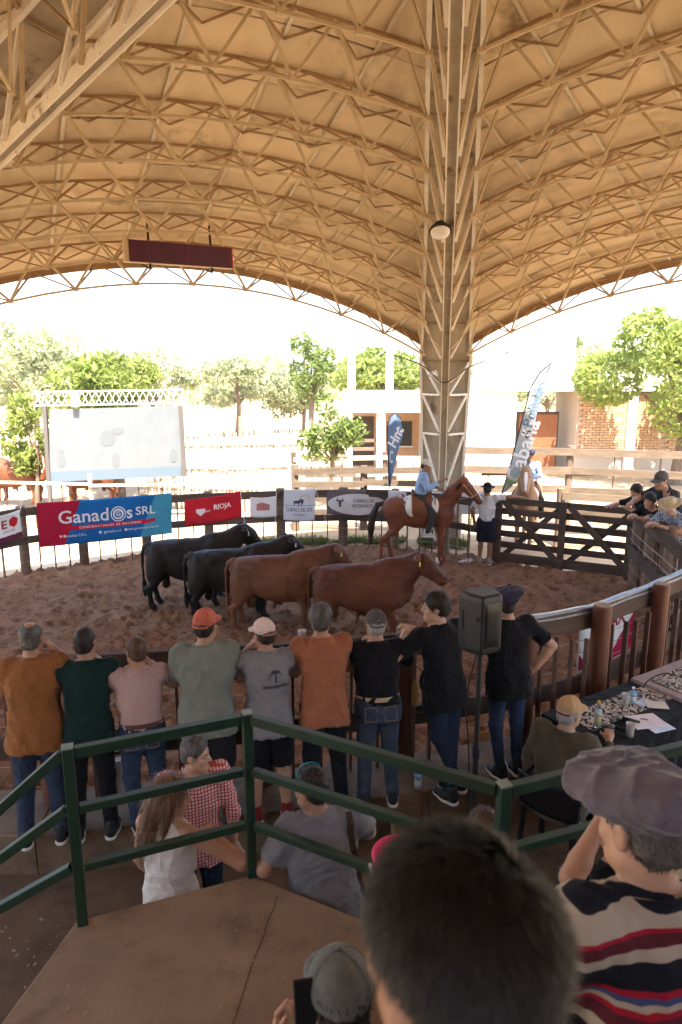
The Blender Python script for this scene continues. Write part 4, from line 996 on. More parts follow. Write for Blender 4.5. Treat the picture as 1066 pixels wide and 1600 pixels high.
# grass strip along the foot of the far fence
n = 9000; t_ = g_.uniform(0, 1, n); fx = -1.9 + 5.0 * t_; fy = 15.85 - .035 * (fx - .3) ** 2 + np.abs(g_.normal(0, .28, n)) - .05; hh = g_.uniform(.04, .13, n); dn = vnoise(fx, fy, .35, 6) > .35
fx, fy, hh = fx[dn], fy[dn], hh[dn]; n = len(fx); an = g_.uniform(0, 6.28, n); w_ = .012
P0 = np.stack([fx - np.cos(an) * w_, fy - np.sin(an) * w_, np.full(n, -.04)], 1); P1 = np.stack([fx + np.cos(an) * w_, fy + np.sin(an) * w_, np.full(n, -.04)], 1)
P2_ = np.stack([fx + g_.normal(0, .03, n), fy + g_.normal(0, .03, n), hh], 1); i_ = np.arange(n)
tag(ob('grass', np_mesh('grass', np.concatenate([P0, P1, P2_]), np.stack([i_, i_ + n, i_ + 2 * n], 1), False), pm('grass', (.12, .17, .04), (.2, .2, .07), 3, .7, trans=.3)), 'green grass strip along the foot of the far fence', 'grass', kind='stuff')

# thin haze box added to wash out the distance like glare
hz_ = MB(); hz_.box((0, 45, 5.9), (300, 190, 14.2)); hzo = hz_.build('haze', None); tag(hzo, kind='stuff')
hm = bpy.data.materials.new('haze'); hm.use_nodes = True; hn_ = hm.node_tree.nodes; hn_.remove(hn_['Principled BSDF']); hv = hn_.new('ShaderNodeVolumePrincipled'); hv.inputs['Color'].default_value = (.95, .95, .93, 1); hv.inputs['Density'].default_value = .0005; hv.inputs['Anisotropy'].default_value = 0.0
hm.node_tree.links.new(hv.outputs[0], hn_['Material Output'].inputs['Volume']); hzo.data.materials.append(hm)
# ---------------------------------------------------------------- cattle and horses (local +X forward)
def hide(n, c, c2, c3=None): return pm('hide_' + n, c, c2, 2.6, .55, .55, 55, .010, stretch=(.5, 1, 1.3), col3=c3, s3=1.4, lo3=.46, hi3=.66, spec=.22)
H_red = hide('red', (.115, .038, .017), (.16, .056, .025), (.07, .022, .011)); H_red2 = hide('red2', (.145, .056, .024), (.19, .078, .035), (.085, .029, .013))
H_blk = hide('black', (.008, .0065, .006), (.015, .011, .009), (.022, .013, .009)); H_bay = hide('bay', (.15, .045, .02), (.21, .068, .03), (.09, .026, .012)); H_dun = hide('dun', (.28, .16, .085), (.34, .20, .11))
M_horn = pm('hoof', (.04, .032, .028), None, rough=.5); M_tag = pm('ear_tag', (.75, .55, .05), None, rough=.5); M_tagw = pm('ear_tag_pale', (.75, .72, .6), None, rough=.5)
M_eye = pm('eye_dark', (.008, .006, .005), None, rough=.1, spec=.6)
def bull(label, loc, rz, mat, yaw=0, pitch=0, drop=.33, scale=1.0, h=.018, tagm=None, seed=0, group='bulls standing in the ring', legs=(0, 0, 0, 0), simple=False):
    S = SDF((-1.3, -.75, -.03), (1.75, .75, 1.65), h); k_ = .07
    # trunk: ribs, loin, belly line rising to the flank
    S.loft((0, 0, .9), np.stack([[0, 1, 0], [0, 0, 1], [1, 0, 0]], 1).astype(float), [(-.90, .16, .16, .14), (-.80, .25, .26, .09), (-.55, .27, .315, .045), (-.25, .33, .375, -.015), (.10, .355, .40, -.035), (.42, .315, .41, -.025), (.66, .24, .34, .02), (.76, .15, .22, .05)], .05)
    S.ell((-.50, 0, 1.22), (.34, .17, .07), k=.08); S.ell((.05, 0, 1.225), (.45, .13, .075), k=.1)
    for s_ in (-1, 1):
        S.ell((-.46, s_ * .17, 1.165), (.15, .09, .06), k=.10); S.ell((-.90, s_ * .09, 1.10), (.07, .06, .06), k=.05)        # hip and pin bones
        S.ell((.40, s_ * .19, .92), (.24, .14, .36), k=.10); S.ell((.52, s_ * .19, .76), (.15, .13, .18), k=.06)               # shoulder blade, point
        S.ell((-.72, s_ * .155, .86), (.235, .145, .33), k=.06); S.ell((-.80, s_ * .16, .70), (.15, .12, .22), k=.05)           # thigh, twist
    S.ell((.50, 0, 1.26), (.32, .145, .15), k=.1)                                                                            # crest
    S.rc((.72, 0, .76), (.40, 0, .54), .15, .12, .08); S.rc((.80, 0, .86), (.66, 0, .64), .12, .10, .07)                       # brisket, dewlap
    hd = np.array([math.cos(R(yaw)), math.sin(R(yaw)), 0]); base = np.array([.60, 0, 1.06]); up = np.array([0, 0, 1.0])
    poll = base + np.array([.25, 0, .05]) + hd * .24 + up * pitch; sd = np.array([-hd[1], hd[0], 0])
    S.rc(base, poll - hd * .13 - up * .03, .29, .165, .07); S.rc(base + up * .16, poll - hd * .12 + up * .03, .16, .10, .07); S.rc(base - up * .17, poll - hd * .10 - up * .17, .19, .09, .06)
    mz = poll + hd * .33 - up * drop; fn_ = hd * .73 + up * .68
    S.rc(poll + hd * .0, poll + hd * .12 - up * .10, .150, .148, .03); S.rc(poll + hd * .10 - up * .10, mz - hd * .03 + up * .04, .142, .102, .03); S.rc(poll - up * .13 - hd * .0, mz - up * .02, .115, .085, .03); S.ell(mz + hd * .01, (.122, .122, .098), k=.03)
    S.rc(poll + up * .09 - sd * .05, poll + up * .09 + sd * .05, .055, .055, .04)
    for s_ in (-1, 1):
        S.rc(poll + sd * s_ * .105 + hd * .11 - up * .055 + fn_ * .03, poll + sd * s_ * .10 + hd * .15 - up * .09 + fn_ * .03, .04, .03, .02)
        S.rc(poll + sd * s_ * .13 - hd * .03 + up * .05, poll + sd * s_ * .21 - hd * .05 + up * .08, .030, .062, .02); S.rc(poll + sd * s_ * .21 - hd * .05 + up * .08, poll + sd * s_ * .33 - hd * .03 + up * .07, .064, .020, .02)
        S.ell(mz + sd * s_ * .045 + hd * .085 + up * .02, (.022, .02, .018), k=.012, sub=True)
    for i, s_ in enumerate((-1, 1)):
        fx = legs[i]; y = s_ * .18
        S.rc((.44, s_ * .19, .76), (.42, y, .56), .13, .105, .05)
        S.chain([((.42, y, .56), .10), ((.46 + fx * .5, y, .40), .074), ((.46 + fx * .6, y, .34), .076), ((.45 + fx * .9, y, .20), .050), ((.45 + fx, y, .11), .060), ((.48 + fx, y, .075), .055), ((.50 + fx, y, .035), .070)], .018)
        bx = legs[i + 2]; y = s_ * .17
        S.rc((-.70, y, .70), (-.80, y, .50), .125, .085, .05)
        S.chain([((-.80, y, .50), .085), ((-.90 + bx * .5, y, .42), .062), ((-.87 + bx * .7, y, .34), .066), ((-.84 + bx * .9, y, .20), .050), ((-.83 + bx, y, .11), .060), ((-.80 + bx, y, .075), .055), ((-.78 + bx, y, .035), .070)], .018)
    S.rc((-.10, 0, .50), (.00, 0, .42), .07, .04, .06); S.rc((-.10, 0, .46), (-.13, 0, .34), .035, .028, .03); S.rc((-.56, 0, .58), (-.57, 0, .44), .065, .085, .03)
    S.chain([((-.88, 0, 1.22), .07), ((-.97, 0, 1.18), .05), ((-1.02, .01, 1.05), .035), ((-1.03, .03, .80), .028), ((-1.02, .04, .56), .026), ((-1.02, .05, .46), .045), ((-1.01, .05, .32), .052), ((-1.01, .05, .20), .018)], .025)
    S.folds(.003, 7, (.10, .3), seed, .5, False)
    S.cut((0, 0, .0), (0, 0, -1))
    root = ob('bull', S.mesh('bull'), mat, None, loc, (0, 0, rz)); root.scale = (scale * .92, scale, scale)
    tag(root, label, 'bull', group)
    if not simple:
        for s_ in (-1, 1):
            p = poll + sd * s_ * .138 + hd * .14 - up * .075 + fn_ * .03; m = MB(); m.lathe([(.001, -.019), (.012, -.014), (.019, 0), (.012, .014), (.001, .019)], 10, p); m.build('eye', M_eye, root, smooth=True)
            if tagm:
                p = Vector(poll + sd * s_ * .25 + hd * .02 + up * .01); m = MB(); m.box(p, (.012, .06, .075), rotz(R(yaw))); m.build('ear_tag', tagm, root, bevel=.004)
    return root
#BULLS
bull('reddish brown bull nearest the spectators with its head turned to camera', Vector((.36, 9.95, 0)), R(3), H_red, yaw=-30, pitch=.27, drop=.27, scale=.90, tagm=M_tag, seed=1, legs=(.06, -.08, .02, -.10), h=.016)
bull('lighter red bull second from the front, head hidden behind its neighbour', Vector((-.97, 10.45, 0)), R(6), H_red2, yaw=14, pitch=.22, scale=.90, tagm=M_tag, seed=2, legs=(.0, .1, -.06, .08), h=.016)
bull('black bull standing between the red bull and the far black one', Vector((-1.72, 10.85, 0)), R(9), H_blk, yaw=14, pitch=.26, scale=.90, tagm=M_tagw, seed=3, legs=(.05, -.05, .1, -.06), h=.017)
bull('blackish brown bull farthest left in the ring', Vector((-2.58, 11.5, 0)), R(11), H_blk, yaw=10, pitch=.28, scale=.91, tagm=M_tagw, seed=4, legs=(-.05, .08, -.05, .06), h=.017)
bs = bull('reddish brown cow behind the left fence, nearest the screen mast', Vector((-10.2, 21.0, 0)), R(170), H_red, seed=5, h=.024, group='cattle in the pen behind', simple=True)
for k, (x, y, r_, l_) in enumerate([(-12.2, 20.6, 12, 'reddish brown cow at the left edge behind the ring fence'), (-7.9, 20.9, 185, 'reddish brown cow seen under the video screen'), (-14.0, 26.5, 8, 'reddish brown cow far back at the left edge'), (-11.9, 26.0, 172, 'reddish brown cow far back left of the screen')]):
    c = copy_tree(bs); c.location = (x, y, 0); c.rotation_euler = (0, 0, R(r_)); c['label'] = l_

def horse(name, label, loc, rz, mat, yaw=0, seed=0, h=.018, dark=None):
    S = SDF((-1.35, -.5, -.03), (1.75, .5, 2.1), h)
    S.rc((-.42, 0, 1.18), (.38, 0, 1.16), .265, .265, .1); S.ell((0, 0, 1.06), (.5, .26, .24), k=.1); S.ell((-.58, 0, 1.24), (.30, .245, .26), k=.1)
    S.ell((.46, 0, 1.16), (.25, .235, .30), k=.1); S.ell((.36, 0, 1.42), (.22, .10, .12), k=.1); S.rc((.60, 0, 1.08), (.55, 0, .95), .17, .15, .1)
    hd = np.array([math.cos(R(yaw)), math.sin(R(yaw)), 0]); sd = np.array([-hd[1], hd[0], 0]); up = np.array([0, 0, 1.])
    nb = np.array([.50, 0, 1.27]); poll = np.array([.66, 0, 1.32]) + hd * .28 + up * .55; ml = (nb + poll) / 2
    S.rc(nb, ml + up * .02, .22, .165, .1); S.rc(ml + up * .02, poll - hd * .02, .165, .105, .07); S.rc(nb + up * .12, poll, .12, .07, .08)
    mz = poll + hd * .36 - up * .40; jw = poll + hd * .07 - up * .14
    S.rc(poll + hd * .02, mz, .10, .062, .05); S.rc(jw, mz, .10, .06, .05); S.ell(mz, (.07, .06, .065), k=.03)
    for s_ in (-1, 1):
        S.rc(poll + sd * s_ * .055 - hd * .01 + up * .05, poll + sd * s_ * .065 + hd * .01 + up * .19, .032, .010, .02)
        S.ell(poll + sd * s_ * .075 + hd * .14 - up * .10, (.03, .025, .025), k=.02)
        y = s_ * .15; f = .05 if s_ > 0 else -.03
        S.rc((.46, s_ * .13, 1.12), (.45, y, .86), .16, .10, .08)
        S.chain([((.45, y, .86), .095), ((.47 + f, y, .54), .058), ((.47 + f, y, .48), .056), ((.46 + f, y, .20), .038), ((.46 + f, y, .16), .046), ((.50 + f, y, .09), .038), ((.53 + f, y, .03), .055)], .03)
        b = .10 if s_ > 0 else -.12
        S.ell((-.56, s_ * .12, 1.08), (.22, .13, .30), k=.09); S.rc((-.50, y, .95), (-.62, y, .74), .125, .075, .06)
        S.chain([((-.62, y, .76), .08), ((-.80 + b * .5, y, .56), .052), ((-.79 + b * .6, y, .48), .047), ((-.76 + b, y, .20), .040), ((-.76 + b, y, .16), .048), ((-.72 + b, y, .09), .04), ((-.69 + b, y, .03), .056)], .03)
    S.folds(.003, 6, (.15, .4), seed, .5, False); S.cut((0, 0, 0), (0, 0, -1))
    root = ob(name, S.mesh('horse'), mat, None, loc, (0, 0, rz)); tag(root, label, 'horse')
    T_ = SDF((-1.5, -.25, .3), (-.6, .25, 1.5), .016)
    T_.chain([((-.84, 0, 1.36), .05), ((-.98, 0, 1.32), .06), ((-1.08, .02, 1.08), .08), ((-1.12, .03, .80), .085), ((-1.12, .03, .55), .05), ((-1.11, .03, .42), .02)], .03); T_.folds(.008, 6, (.03, .07), 3, .15)
    ob('tail', T_.mesh('tail'), dark, root)
    m = MB()
    rg = random.Random(seed)
    for k in range(260):                                        # mane
        t = rg.random(); p = Vector(nb + up * .2) * (1 - t) + Vector(poll + up * .07) * t; s_ = .02 * rg.uniform(-1, 1)
        e_ = p + Vector((-.05 - .05 * rg.random(), -.10 - .06 * rg.random(), -.16 * rg.uniform(.6, 1.3))); mid = p.lerp(e_, .5) + Vector((0, -.04, .03))
        m.add([p + Vector((-.012, s_, 0)), p + Vector((.012, s_, 0)), mid + Vector((.010, 0, 0)), mid - Vector((.010, 0, 0)), e_], [(0, 1, 2, 3), (3, 2, 4)])
    m.build('mane', dark, root)
    # blaze on the face, eyes, bridle
    pa, pb = Vector(poll + hd * .155 + up * .0), Vector(mz + hd * .065 + up * .02); m = MB(); sv = Vector(sd)
    nrm = Vector(hd * .68 + up * .73)
    m.grid(lambda u, v: pa.lerp(pb, v) + sv * (u - .5) * (.055 + .02 * math.sin(v * 5)) + nrm * (.012 + .012 * math.sin(v * 3.1) - .03 * (u - .5) ** 2), 4, 8); m.build('blaze', pm('white_hair', (.75, .72, .68), None, rough=.8), root, smooth=True)
    for s_ in (-1, 1):
        p = poll + sd * s_ * .092 + hd * .15 - up * .10; m = MB(); m.lathe([(.001, -.02), (.014, -.012), (.02, 0), (.014, .012), (.001, .02)], 10, p); m.build('eye', M_eye, root, smooth=True)
    M_l = pm('leather_pale', (.45, .33, .18), None, rough=.6); m = MB()
    def loop(c, ax, r1, r2, w=.009):
        c = Vector(c); ax = Vector(ax).normalized(); s2 = Vector(sd); t2 = ax.cross(s2); m.tube([c + s2 * math.cos(q * .3927) * r1 + t2 * math.sin(q * .3927) * r2 for q in range(17)], w, 5, cap=False)
    loop(poll * .30 + mz * .70 - up * .01, mz - poll, .085, .092); loop(poll * .9 + mz * .1 - up * .03, np.array([hd[0] * .5, hd[1] * .5, .9]) , .118, .15)
    for s_ in (-1, 1): m.tube([Vector(poll + sd * s_ * .115 + hd * .03 - up * .04), Vector(poll * .3 + mz * .7 + sd * s_ * .088 - up * .02)], .008, 5)
    m.build('bridle', M_l, root)
    return root, Vector(poll), Vector(mz), sd
YH = 14.05; HX = D(660, 870, YH).x
hrs, hpoll, hmz, hsd = horse('horse', 'bay horse with white blaze carrying the rider in blue', Vector((HX - .06, YH, 0)), R(-4), H_bay, yaw=-18, seed=3, dark=pm('tail_hair', (.04, .016, .01), (.02, .01, .008), 20, .6, stretch=(4, 4, .5)))
hrs.scale = (.93, .96, .96)
for (x, y) in ((.51, .15), (.43, -.15), ):
    m = MB(); m.lathe([(.056, .06), (.052, .10), (.047, .17), (.05, .19)], 12, (x - .03, y, 0)); m.build('white_sock', pm('white_hair', (.75, .72, .68)), hrs, smooth=True)
dn, dpoll, dmz, dsd = horse('horse', 'dun horse facing the camera behind the gate', Vector((4.38, 15.75, 0)), R(-112), H_dun, yaw=8, seed=9, h=.022, dark=pm('dun_hair', (.10, .06, .035), (.05, .03, .02), 20, .7))
def saddle(root, label):
    s = empty('saddle', root.location, root.rotation_euler.z); tag(s, label, 'saddle')
    S = SDF((-.5, -.45, .8), (.5, .45, 1.75), .014); S.rc((-.16, 0, 1.20), (.20, 0, 1.19), .292, .292, .02); S.cut((-.36, 0, 0), (-1, 0, 0)); S.cut((.42, 0, 0), (1, 0, 0)); S.cut((0, 0, .98), (0, 0, -1)); S.folds(.006, 8, (.04, .09), 4)
    ob('sheepskin', S.mesh('sheepskin'), pm('sheepskin', (.70, .66, .56), (.09, .08, .07), 5, .95, .6, 60, .01, stretch=(4, 1, .8), lo=.56, hi=.60), s)
    S = SDF((-.5, -.45, .9), (.5, .45, 1.85), .014); S.rc((-.10, 0, 1.22), (.14, 0, 1.21), .305, .305, .02); S.ell((.20, 0, 1.52), (.07, .13, .09), k=.05); S.ell((-.19, 0, 1.53), (.06, .18, .09), k=.05); S.cut((-.20, 0, 0), (-1, 0, 0)); S.cut((.22, 0, 0), (1, 0, 0)); S.cut((0, 0, 1.0), (0, 0, -1))
    ob('leather_seat', S.mesh('leather_seat'), pm('saddle_leather', (.20, .065, .022), (.13, .04, .015), 5, .5), s)
    return s
saddle(hrs, 'brown leather saddle over white patterned sheepskin'); saddle(dn, 'dark saddle on the dun horse behind the gate')
# ---------------------------------------------------------------- people (local +Y is the way they face)
def skinm(n, c): return pm('skin_' + n, c, tuple(k * .82 for k in c), 9, .5, .12, 90, .002, spec=.35)
SK = [skinm('tan', (.42, .225, .14)), skinm('fair', (.52, .30, .20)), skinm('brown', (.30, .155, .09))]
def creased(m):
    N, L = m.node_tree.nodes, m.node_tree.links
    if 'crease' in N: return m
    b = N['Principled BSDF']; tc = N.new('ShaderNodeTexCoord'); n = N.new('ShaderNodeTexNoise'); n.name = 'crease'; n.inputs['Scale'].default_value = 7.5; n.inputs['Detail'].default_value = 3; n.inputs['Distortion'].default_value = 1.4
    bp = N.new('ShaderNodeBump'); bp.inputs['Strength'].default_value = .55; bp.inputs['Distance'].default_value = .035; L.new(tc.outputs['Object'], n.inputs['Vector']); L.new(n.outputs['Fac'], bp.inputs['Height'])
    if b.inputs['Normal'].is_linked: L.new(b.inputs['Normal'].links[0].from_socket, bp.inputs['Normal'])
    L.new(bp.outputs[0], b.inputs['Normal']); return m
def clothm(n, c, f=.8, sc=5, wv=.35): return creased(pm('wear_' + n, c, tuple(k * f for k in c), sc, .9, wv, 160, .002, spec=.12, sheen=.1))
JEAN = [creased(pm('jean_' + n, c, tuple(k * .62 for k in c), 3.5, .9, .4, 240, .002, stretch=(1, 1, .6), spec=.12, col3=tuple(min(1, k * 1.7) for k in c), s3=2.4, lo3=.52, hi3=.72)) for n, c in (('blue', (.035, .050, .088)), ('faded', (.052, .067, .095)), ('dark', (.020, .029, .050)))]
BLACKW = clothm('black', (.010, .010, .012)); SHOEB = pm('shoe_black', (.015, .015, .016), None, rough=.6); SOLE = pm('sole_white', (.65, .62, .56), None, rough=.7)
HAIRM = {n: pm('hair_' + n, c, c2, 30, .5, .5, 90, .004, stretch=(1, 1, .35), spec=.4) for n, c, c2 in
         (('dark', (.016, .011, .008), (.03, .021, .016)), ('grey', (.16, .15, .14), (.07, .062, .055)), ('white', (.5, .48, .45), (.33, .31, .29)), ('brown', (.06, .03, .015), (.11, .058, .028)), ('salt', (.05, .045, .04), (.13, .12, .115)))}
def eul(M): return Matrix(M.tolist()).to_euler()
_hand = {}
def hand_np(right=True, curl=.6):
    key = (right, round(curl, 2))
    if key in _hand: return _hand[key]
    S = SDF((-.085, -.06, -.11), (.085, .22, .05), .0042); sx = -1 if right else 1        # thumb side
    S.rc((0, -.04, 0), (0, .02, 0), .026, .028, .02); S.ell((0, .055, -.004), (.042, .05, .016), k=.02); S.rc((sx * .022, .02, -.008), (sx * .034, .05, -.012), .018, .015, .02)
    for i, (x, L_) in enumerate(((.030, .068), (.010, .078), (-.010, .074), (-.029, .058))):
        x *= sx; a = np.array([x, .095, -.002]); an = 0; r = .0092
        for j, seg in enumerate((.44, .31, .25)):
            an += curl * (.75 if j == 0 else 1.0); d = np.array([x * .25 if j == 0 else 0, math.cos(an), -math.sin(an)]); b = a + d / np.linalg.norm(d) * L_ * seg
            S.rc(a, b, r, r * .9, .006); a = b; r *= .9
    t0 = np.array([sx * .034, .045, -.012]); t1 = t0 + np.array([sx * .026, .028, -.014]); t2 = t1 + np.array([sx * .004, .028, -.012]); S.rc(t0, t1, .0125, .0105, .012); S.rc(t1, t2, .0105, .008, .006)
    _hand[key] = S.nets(); return _hand[key]
_shoe = {}
def shoe_mesh(kind):
    if kind in _shoe: return _shoe[kind]
    S = SDF((-.08, -.14, -.02), (.08, .25, .16), .007); S.rc((0, -.035, .055), (0, .05, .055), .045, .046, .03); S.rc((0, .05, .045), (.004, .135, .032), .046, .036, .03); S.rc((0, -.03, .08), (0, -.02, .125), .042, .044, .02); S.cut((0, 0, .0), (0, 0, -1)); up = S.mesh('shoe')
    S = SDF((-.08, -.14, -.02), (.08, .25, .08), .007); S.rc((0, -.035, .03), (0, .05, .03), .049, .05, .03); S.rc((0, .05, .03), (.004, .138, .03), .05, .041, .03); S.cut((0, 0, .0), (0, 0, -1)); S.cut((0, 0, .028), (0, 0, 1)); so = S.mesh('sole')
    _shoe[kind] = (up, so); return _shoe[kind]
def strands(me, n, ln, w, seed, flow=(0, -.25, -.9), spread=.35, lift=.35):
    g = np.random.default_rng(seed); nv = len(me.vertices)
    co = np.zeros(nv * 3, np.float32); me.vertices.foreach_get('co', co); co = co.reshape(-1, 3); no = np.zeros(nv * 3, np.float32); me.vertices.foreach_get('normal', no); no = no.reshape(-1, 3)
    i = g.integers(0, nv, n); p = co[i]; nn = no[i]; fl = np.array(flow, np.float32) + g.normal(0, spread, (n, 3)); fl -= nn * (fl * nn).sum(1)[:, None]; d = fl + nn * lift; d /= np.linalg.norm(d, axis=1)[:, None]
    sd = np.cross(d, nn); sd /= np.maximum(np.linalg.norm(sd, axis=1)[:, None], 1e-5); L_ = ln * g.uniform(.5, 1.3, (n, 1))
    mid = p + d * L_ * .55; tip = p + (d - nn * lift * 1.0) * L_
    V = np.concatenate([p - sd * w, p + sd * w, mid + sd * w * .8, mid - sd * w * .8, tip]); k = np.arange(n)
    return V, np.concatenate([np.stack([k, k + n, k + 2 * n], 1), np.stack([k, k + 2 * n, k + 3 * n], 1), np.stack([k + 3 * n, k + 2 * n, k + 4 * n], 1)])
def head_prims(S, hc, Rh, face=True):
    L = lambda x, y, z: hc + Rh @ np.array([x, y, z], float)
    S.ell(L(0, -.012, .032), (.077, .096, .086), Rh, .02); S.ell(L(0, .028, -.045), (.060, .066, .078), Rh, .04); S.rc(L(-.015, .068, -.10), L(.015, .068, -.10), .024, .024, .03)
    S.rc(L(-.045, .02, -.075), L(-.015, .065, -.10), .028, .024, .03); S.rc(L(.045, .02, -.075), L(.015, .065, -.10), .028, .024, .03)
    S.rc(L(0, .086, .004), L(0, .112, -.034), .009, .015, .012); S.rc(L(-.013, .096, -.038), L(.013, .096, -.038), .010, .010, .01)
    S.rc(L(-.034, .074, .014), L(.034, .074, .014), .013, .013, .015)
    for s_ in (-1, 1):
        S.ell(L(s_ * .032, .092, -.006), (.016, .014, .011), Rh, .012, True); S.ell(L(s_ * .045, .066, -.035), (.02, .02, .02), Rh, .02)
        S.ell(L(s_ * .080, -.008, -.012), (.011, .022, .034), Rh, .008); S.ell(L(s_ * .089, -.004, -.010), (.006, .012, .02), Rh, .006, True)
    S.rc(L(-.020, .090, -.068), L(.020, .090, -.068), .0085, .0085, .008); S.rc(L(-.022, .098, -.064), L(.022, .098, -.064), .0035, .0035, .004, True)
def person(label, loc, rz, pose, s=1.0, skin=0, shirt=None, pants=None, shoes=True, shoe_mats=None, hair=None, hat=None, h=.012, seed=0, belly=0, face=False, name='person', group=None, curl=.55, legs=True, bulk=1.0, glasses=False, thin=False):
    J = {k: (np.array(v, float)) for k, v in pose.items() if k not in ('yaw', 'pitch', 'roll', 'feet', 'hupL', 'hupR', 'hdirL', 'hdirR', 'curlL', 'curlR')}
    pel, neck = J['pel'], J['neck']; zt = (neck - pel) / np.linalg.norm(neck - pel); xt = J['shR'] - J['shL']; xt -= zt * (xt @ zt); xt /= np.linalg.norm(xt); yt = np.cross(zt, xt); Rt = np.stack([xt, yt, zt], 1)
    Lt = np.linalg.norm(neck - pel) / .51
    Rh = np.array((Matrix.Rotation(R(pose.get('yaw', 0)), 3, 'Z') @ Matrix.Rotation(R(pose.get('pitch', 0)), 3, 'X') @ Matrix.Rotation(R(pose.get('roll', 0)), 3, 'Y')))
    hc = J['hd'] if 'hd' in J else neck + zt * .095 + np.array([0, 0, .065]) + Rh @ np.array([0, .025, 0])
    pts = np.array([v for v in J.values()] + [hc]); lo, hi = pts.min(0) - .26, pts.max(0) + .26; lo[2] = max(lo[2], -.02 if legs and shoes else lo[2])
    # ---- skin
    S = SDF(lo, hi, h); bk = bulk
    S.loft(pel, Rt, [(-.13 * Lt, .11, .08, 0), (-.02, .140 * bk, .095, 0), (.14 * Lt, .13 * bk, .09 + belly * .6, belly * .4), (.30 * Lt, .145 * bk, .095, 0), (.42 * Lt, .12 * bk, .075, 0), (.50 * Lt, .055, .055, 0)], .03)
    S.rc(neck - zt * .06, hc - np.array([0, 0, .05]) - Rh @ np.array([0, .02, 0]), .062 * (.85 if thin else 1), .055 * (.85 if thin else 1), .04)
    head_prims(S, hc, Rh)
    for c in 'LR':
        S.rc(neck - zt * .03, J['sh' + c], .045, .05, .05); S.chain([(J['sh' + c], .052 * bk), (J['el' + c], .044)], .03); S.chain([(J['el' + c], .045), (J['el' + c] * .7 + J['wr' + c] * .3, .044), (J['wr' + c], .029)], .02)
        if legs:
            lg = .60 if pants and pants[1] != 'short' else 1.0
            S.rc(J['hip' + c], J['kn' + c], .085 * lg, .056 * lg, .04); S.chain([(J['kn' + c], .056 * lg), (J['kn' + c] * .7 + J['an' + c] * .3 + np.array([0, -.012, 0]), .054 * lg), (J['an' + c], .037 * lg)], .02)
    parts = [S.nets()]
    for c in 'LR':
        d = np.array(pose.get('hdir' + c, (J['wr' + c] - J['el' + c])), float); d /= np.linalg.norm(d); up = np.array(pose.get('hup' + c, (0, -.15, 1)), float)
        x = np.cross(d, up); x /= np.linalg.norm(x); z = np.cross(x, d); V, Q = hand_np(c == 'R', pose.get('curl' + c, curl)); parts.append((J['wr' + c] + d * .015 + V @ np.stack([x, d, z]), Q))
    V, Q = join_np(parts)
    root = ob(name, np_mesh('body', V, Q), SK[skin] if isinstance(skin, int) else skin, None, loc, (0, 0, rz)); root.scale = (s,) * 3
    tag(root, label, 'person', group)
    # ---- shirt
    if shirt:
        mat, sl, tuck = shirt[:3]
        S = SDF(lo, hi, h); b = belly; hem = .0 if tuck else -.17
        pr = [(hem * Lt, (.178 if tuck else .202) * bk, (.135 if tuck else .163) + b * .8, b * .4), (.02, (.175 if tuck else .190) * bk, (.135 if tuck else .152) + b, b * .5), (.14 * Lt, .165 * bk, .13 + b, b * .5), (.29 * Lt, .182 * bk, .128 + b * .3, 0), (.39 * Lt, .172 * bk, .112, 0), (.455 * Lt, .13, .09, 0), (.52 * Lt, .074, .070, -.005)]
        S.loft(pel, Rt, pr, .03)
        for c in 'LR':
            sh, el, wr = J['sh' + c], J['el' + c], J['wr' + c]; inn_s = pel + zt * .40 * Lt + (sh - pel - zt * ((sh - pel) @ zt)) * .45
            if sl != 'none': S.rc(inn_s, sh, .080, .066 * bk, .05); S.rc(neck - zt * .035 - yt * .01, sh - zt * .016, .056, .056 * bk, .05)
            else: S.rc(inn_s, sh - (sh - inn_s) * .12, .075, .05, .05)
            if sl == 'short': S.sleeve(sh, sh + (el - sh) * .74, .070 * bk, .068 * bk, .05)
            elif sl == 'long': S.rc(sh, el, .069 * bk, .056, .05); S.sleeve(el, el + (wr - el) * .92, .060, .040, .03)
            elif sl == 'roll': S.rc(sh, el, .078 * bk, .058, .05); S.sleeve(el, el + (wr - el) * .25, .058, .055, .03)
        S.folds(.0055, 5, (.10, .24), seed + 1, .7); S.folds(.0042, 6, (.16, .40), seed + 31, .6, False)
        o = ob('shirt', S.mesh('shirt'), mat, root)
        if len(shirt) < 4 and sl != 'none':                   # neck rib
            m = MB(); cb_ = pel + zt * .512 * Lt; m.tube([cb_ + xt * math.cos(q * .2618) * .078 + yt * (math.sin(q * .2618) * .074 - .004) + zt * (-.012 * math.sin(q * .2618)) for q in range(25)], .009, 6, cap=False); m.build('neckband', mat, o, smooth=True)
        if len(shirt) > 3 and shirt[3]:                       # collar
            m = MB(); cbase = neck - zt * .02
            def cf(u, v):
                t = 6.2832 * u; r = .068 + .012 * v * (1 - v) * 4 + .006 * v
                return Vector(cbase + xt * math.cos(t) * r * 1.05 + yt * (math.sin(t) * r - .01) + zt * (.045 * (1 - abs(2 * v - 1)) - .01 + (-.02 * math.sin(t))))
            m.grid(cf, 24, 6); m.build('collar', shirt[3], o, smooth=True)
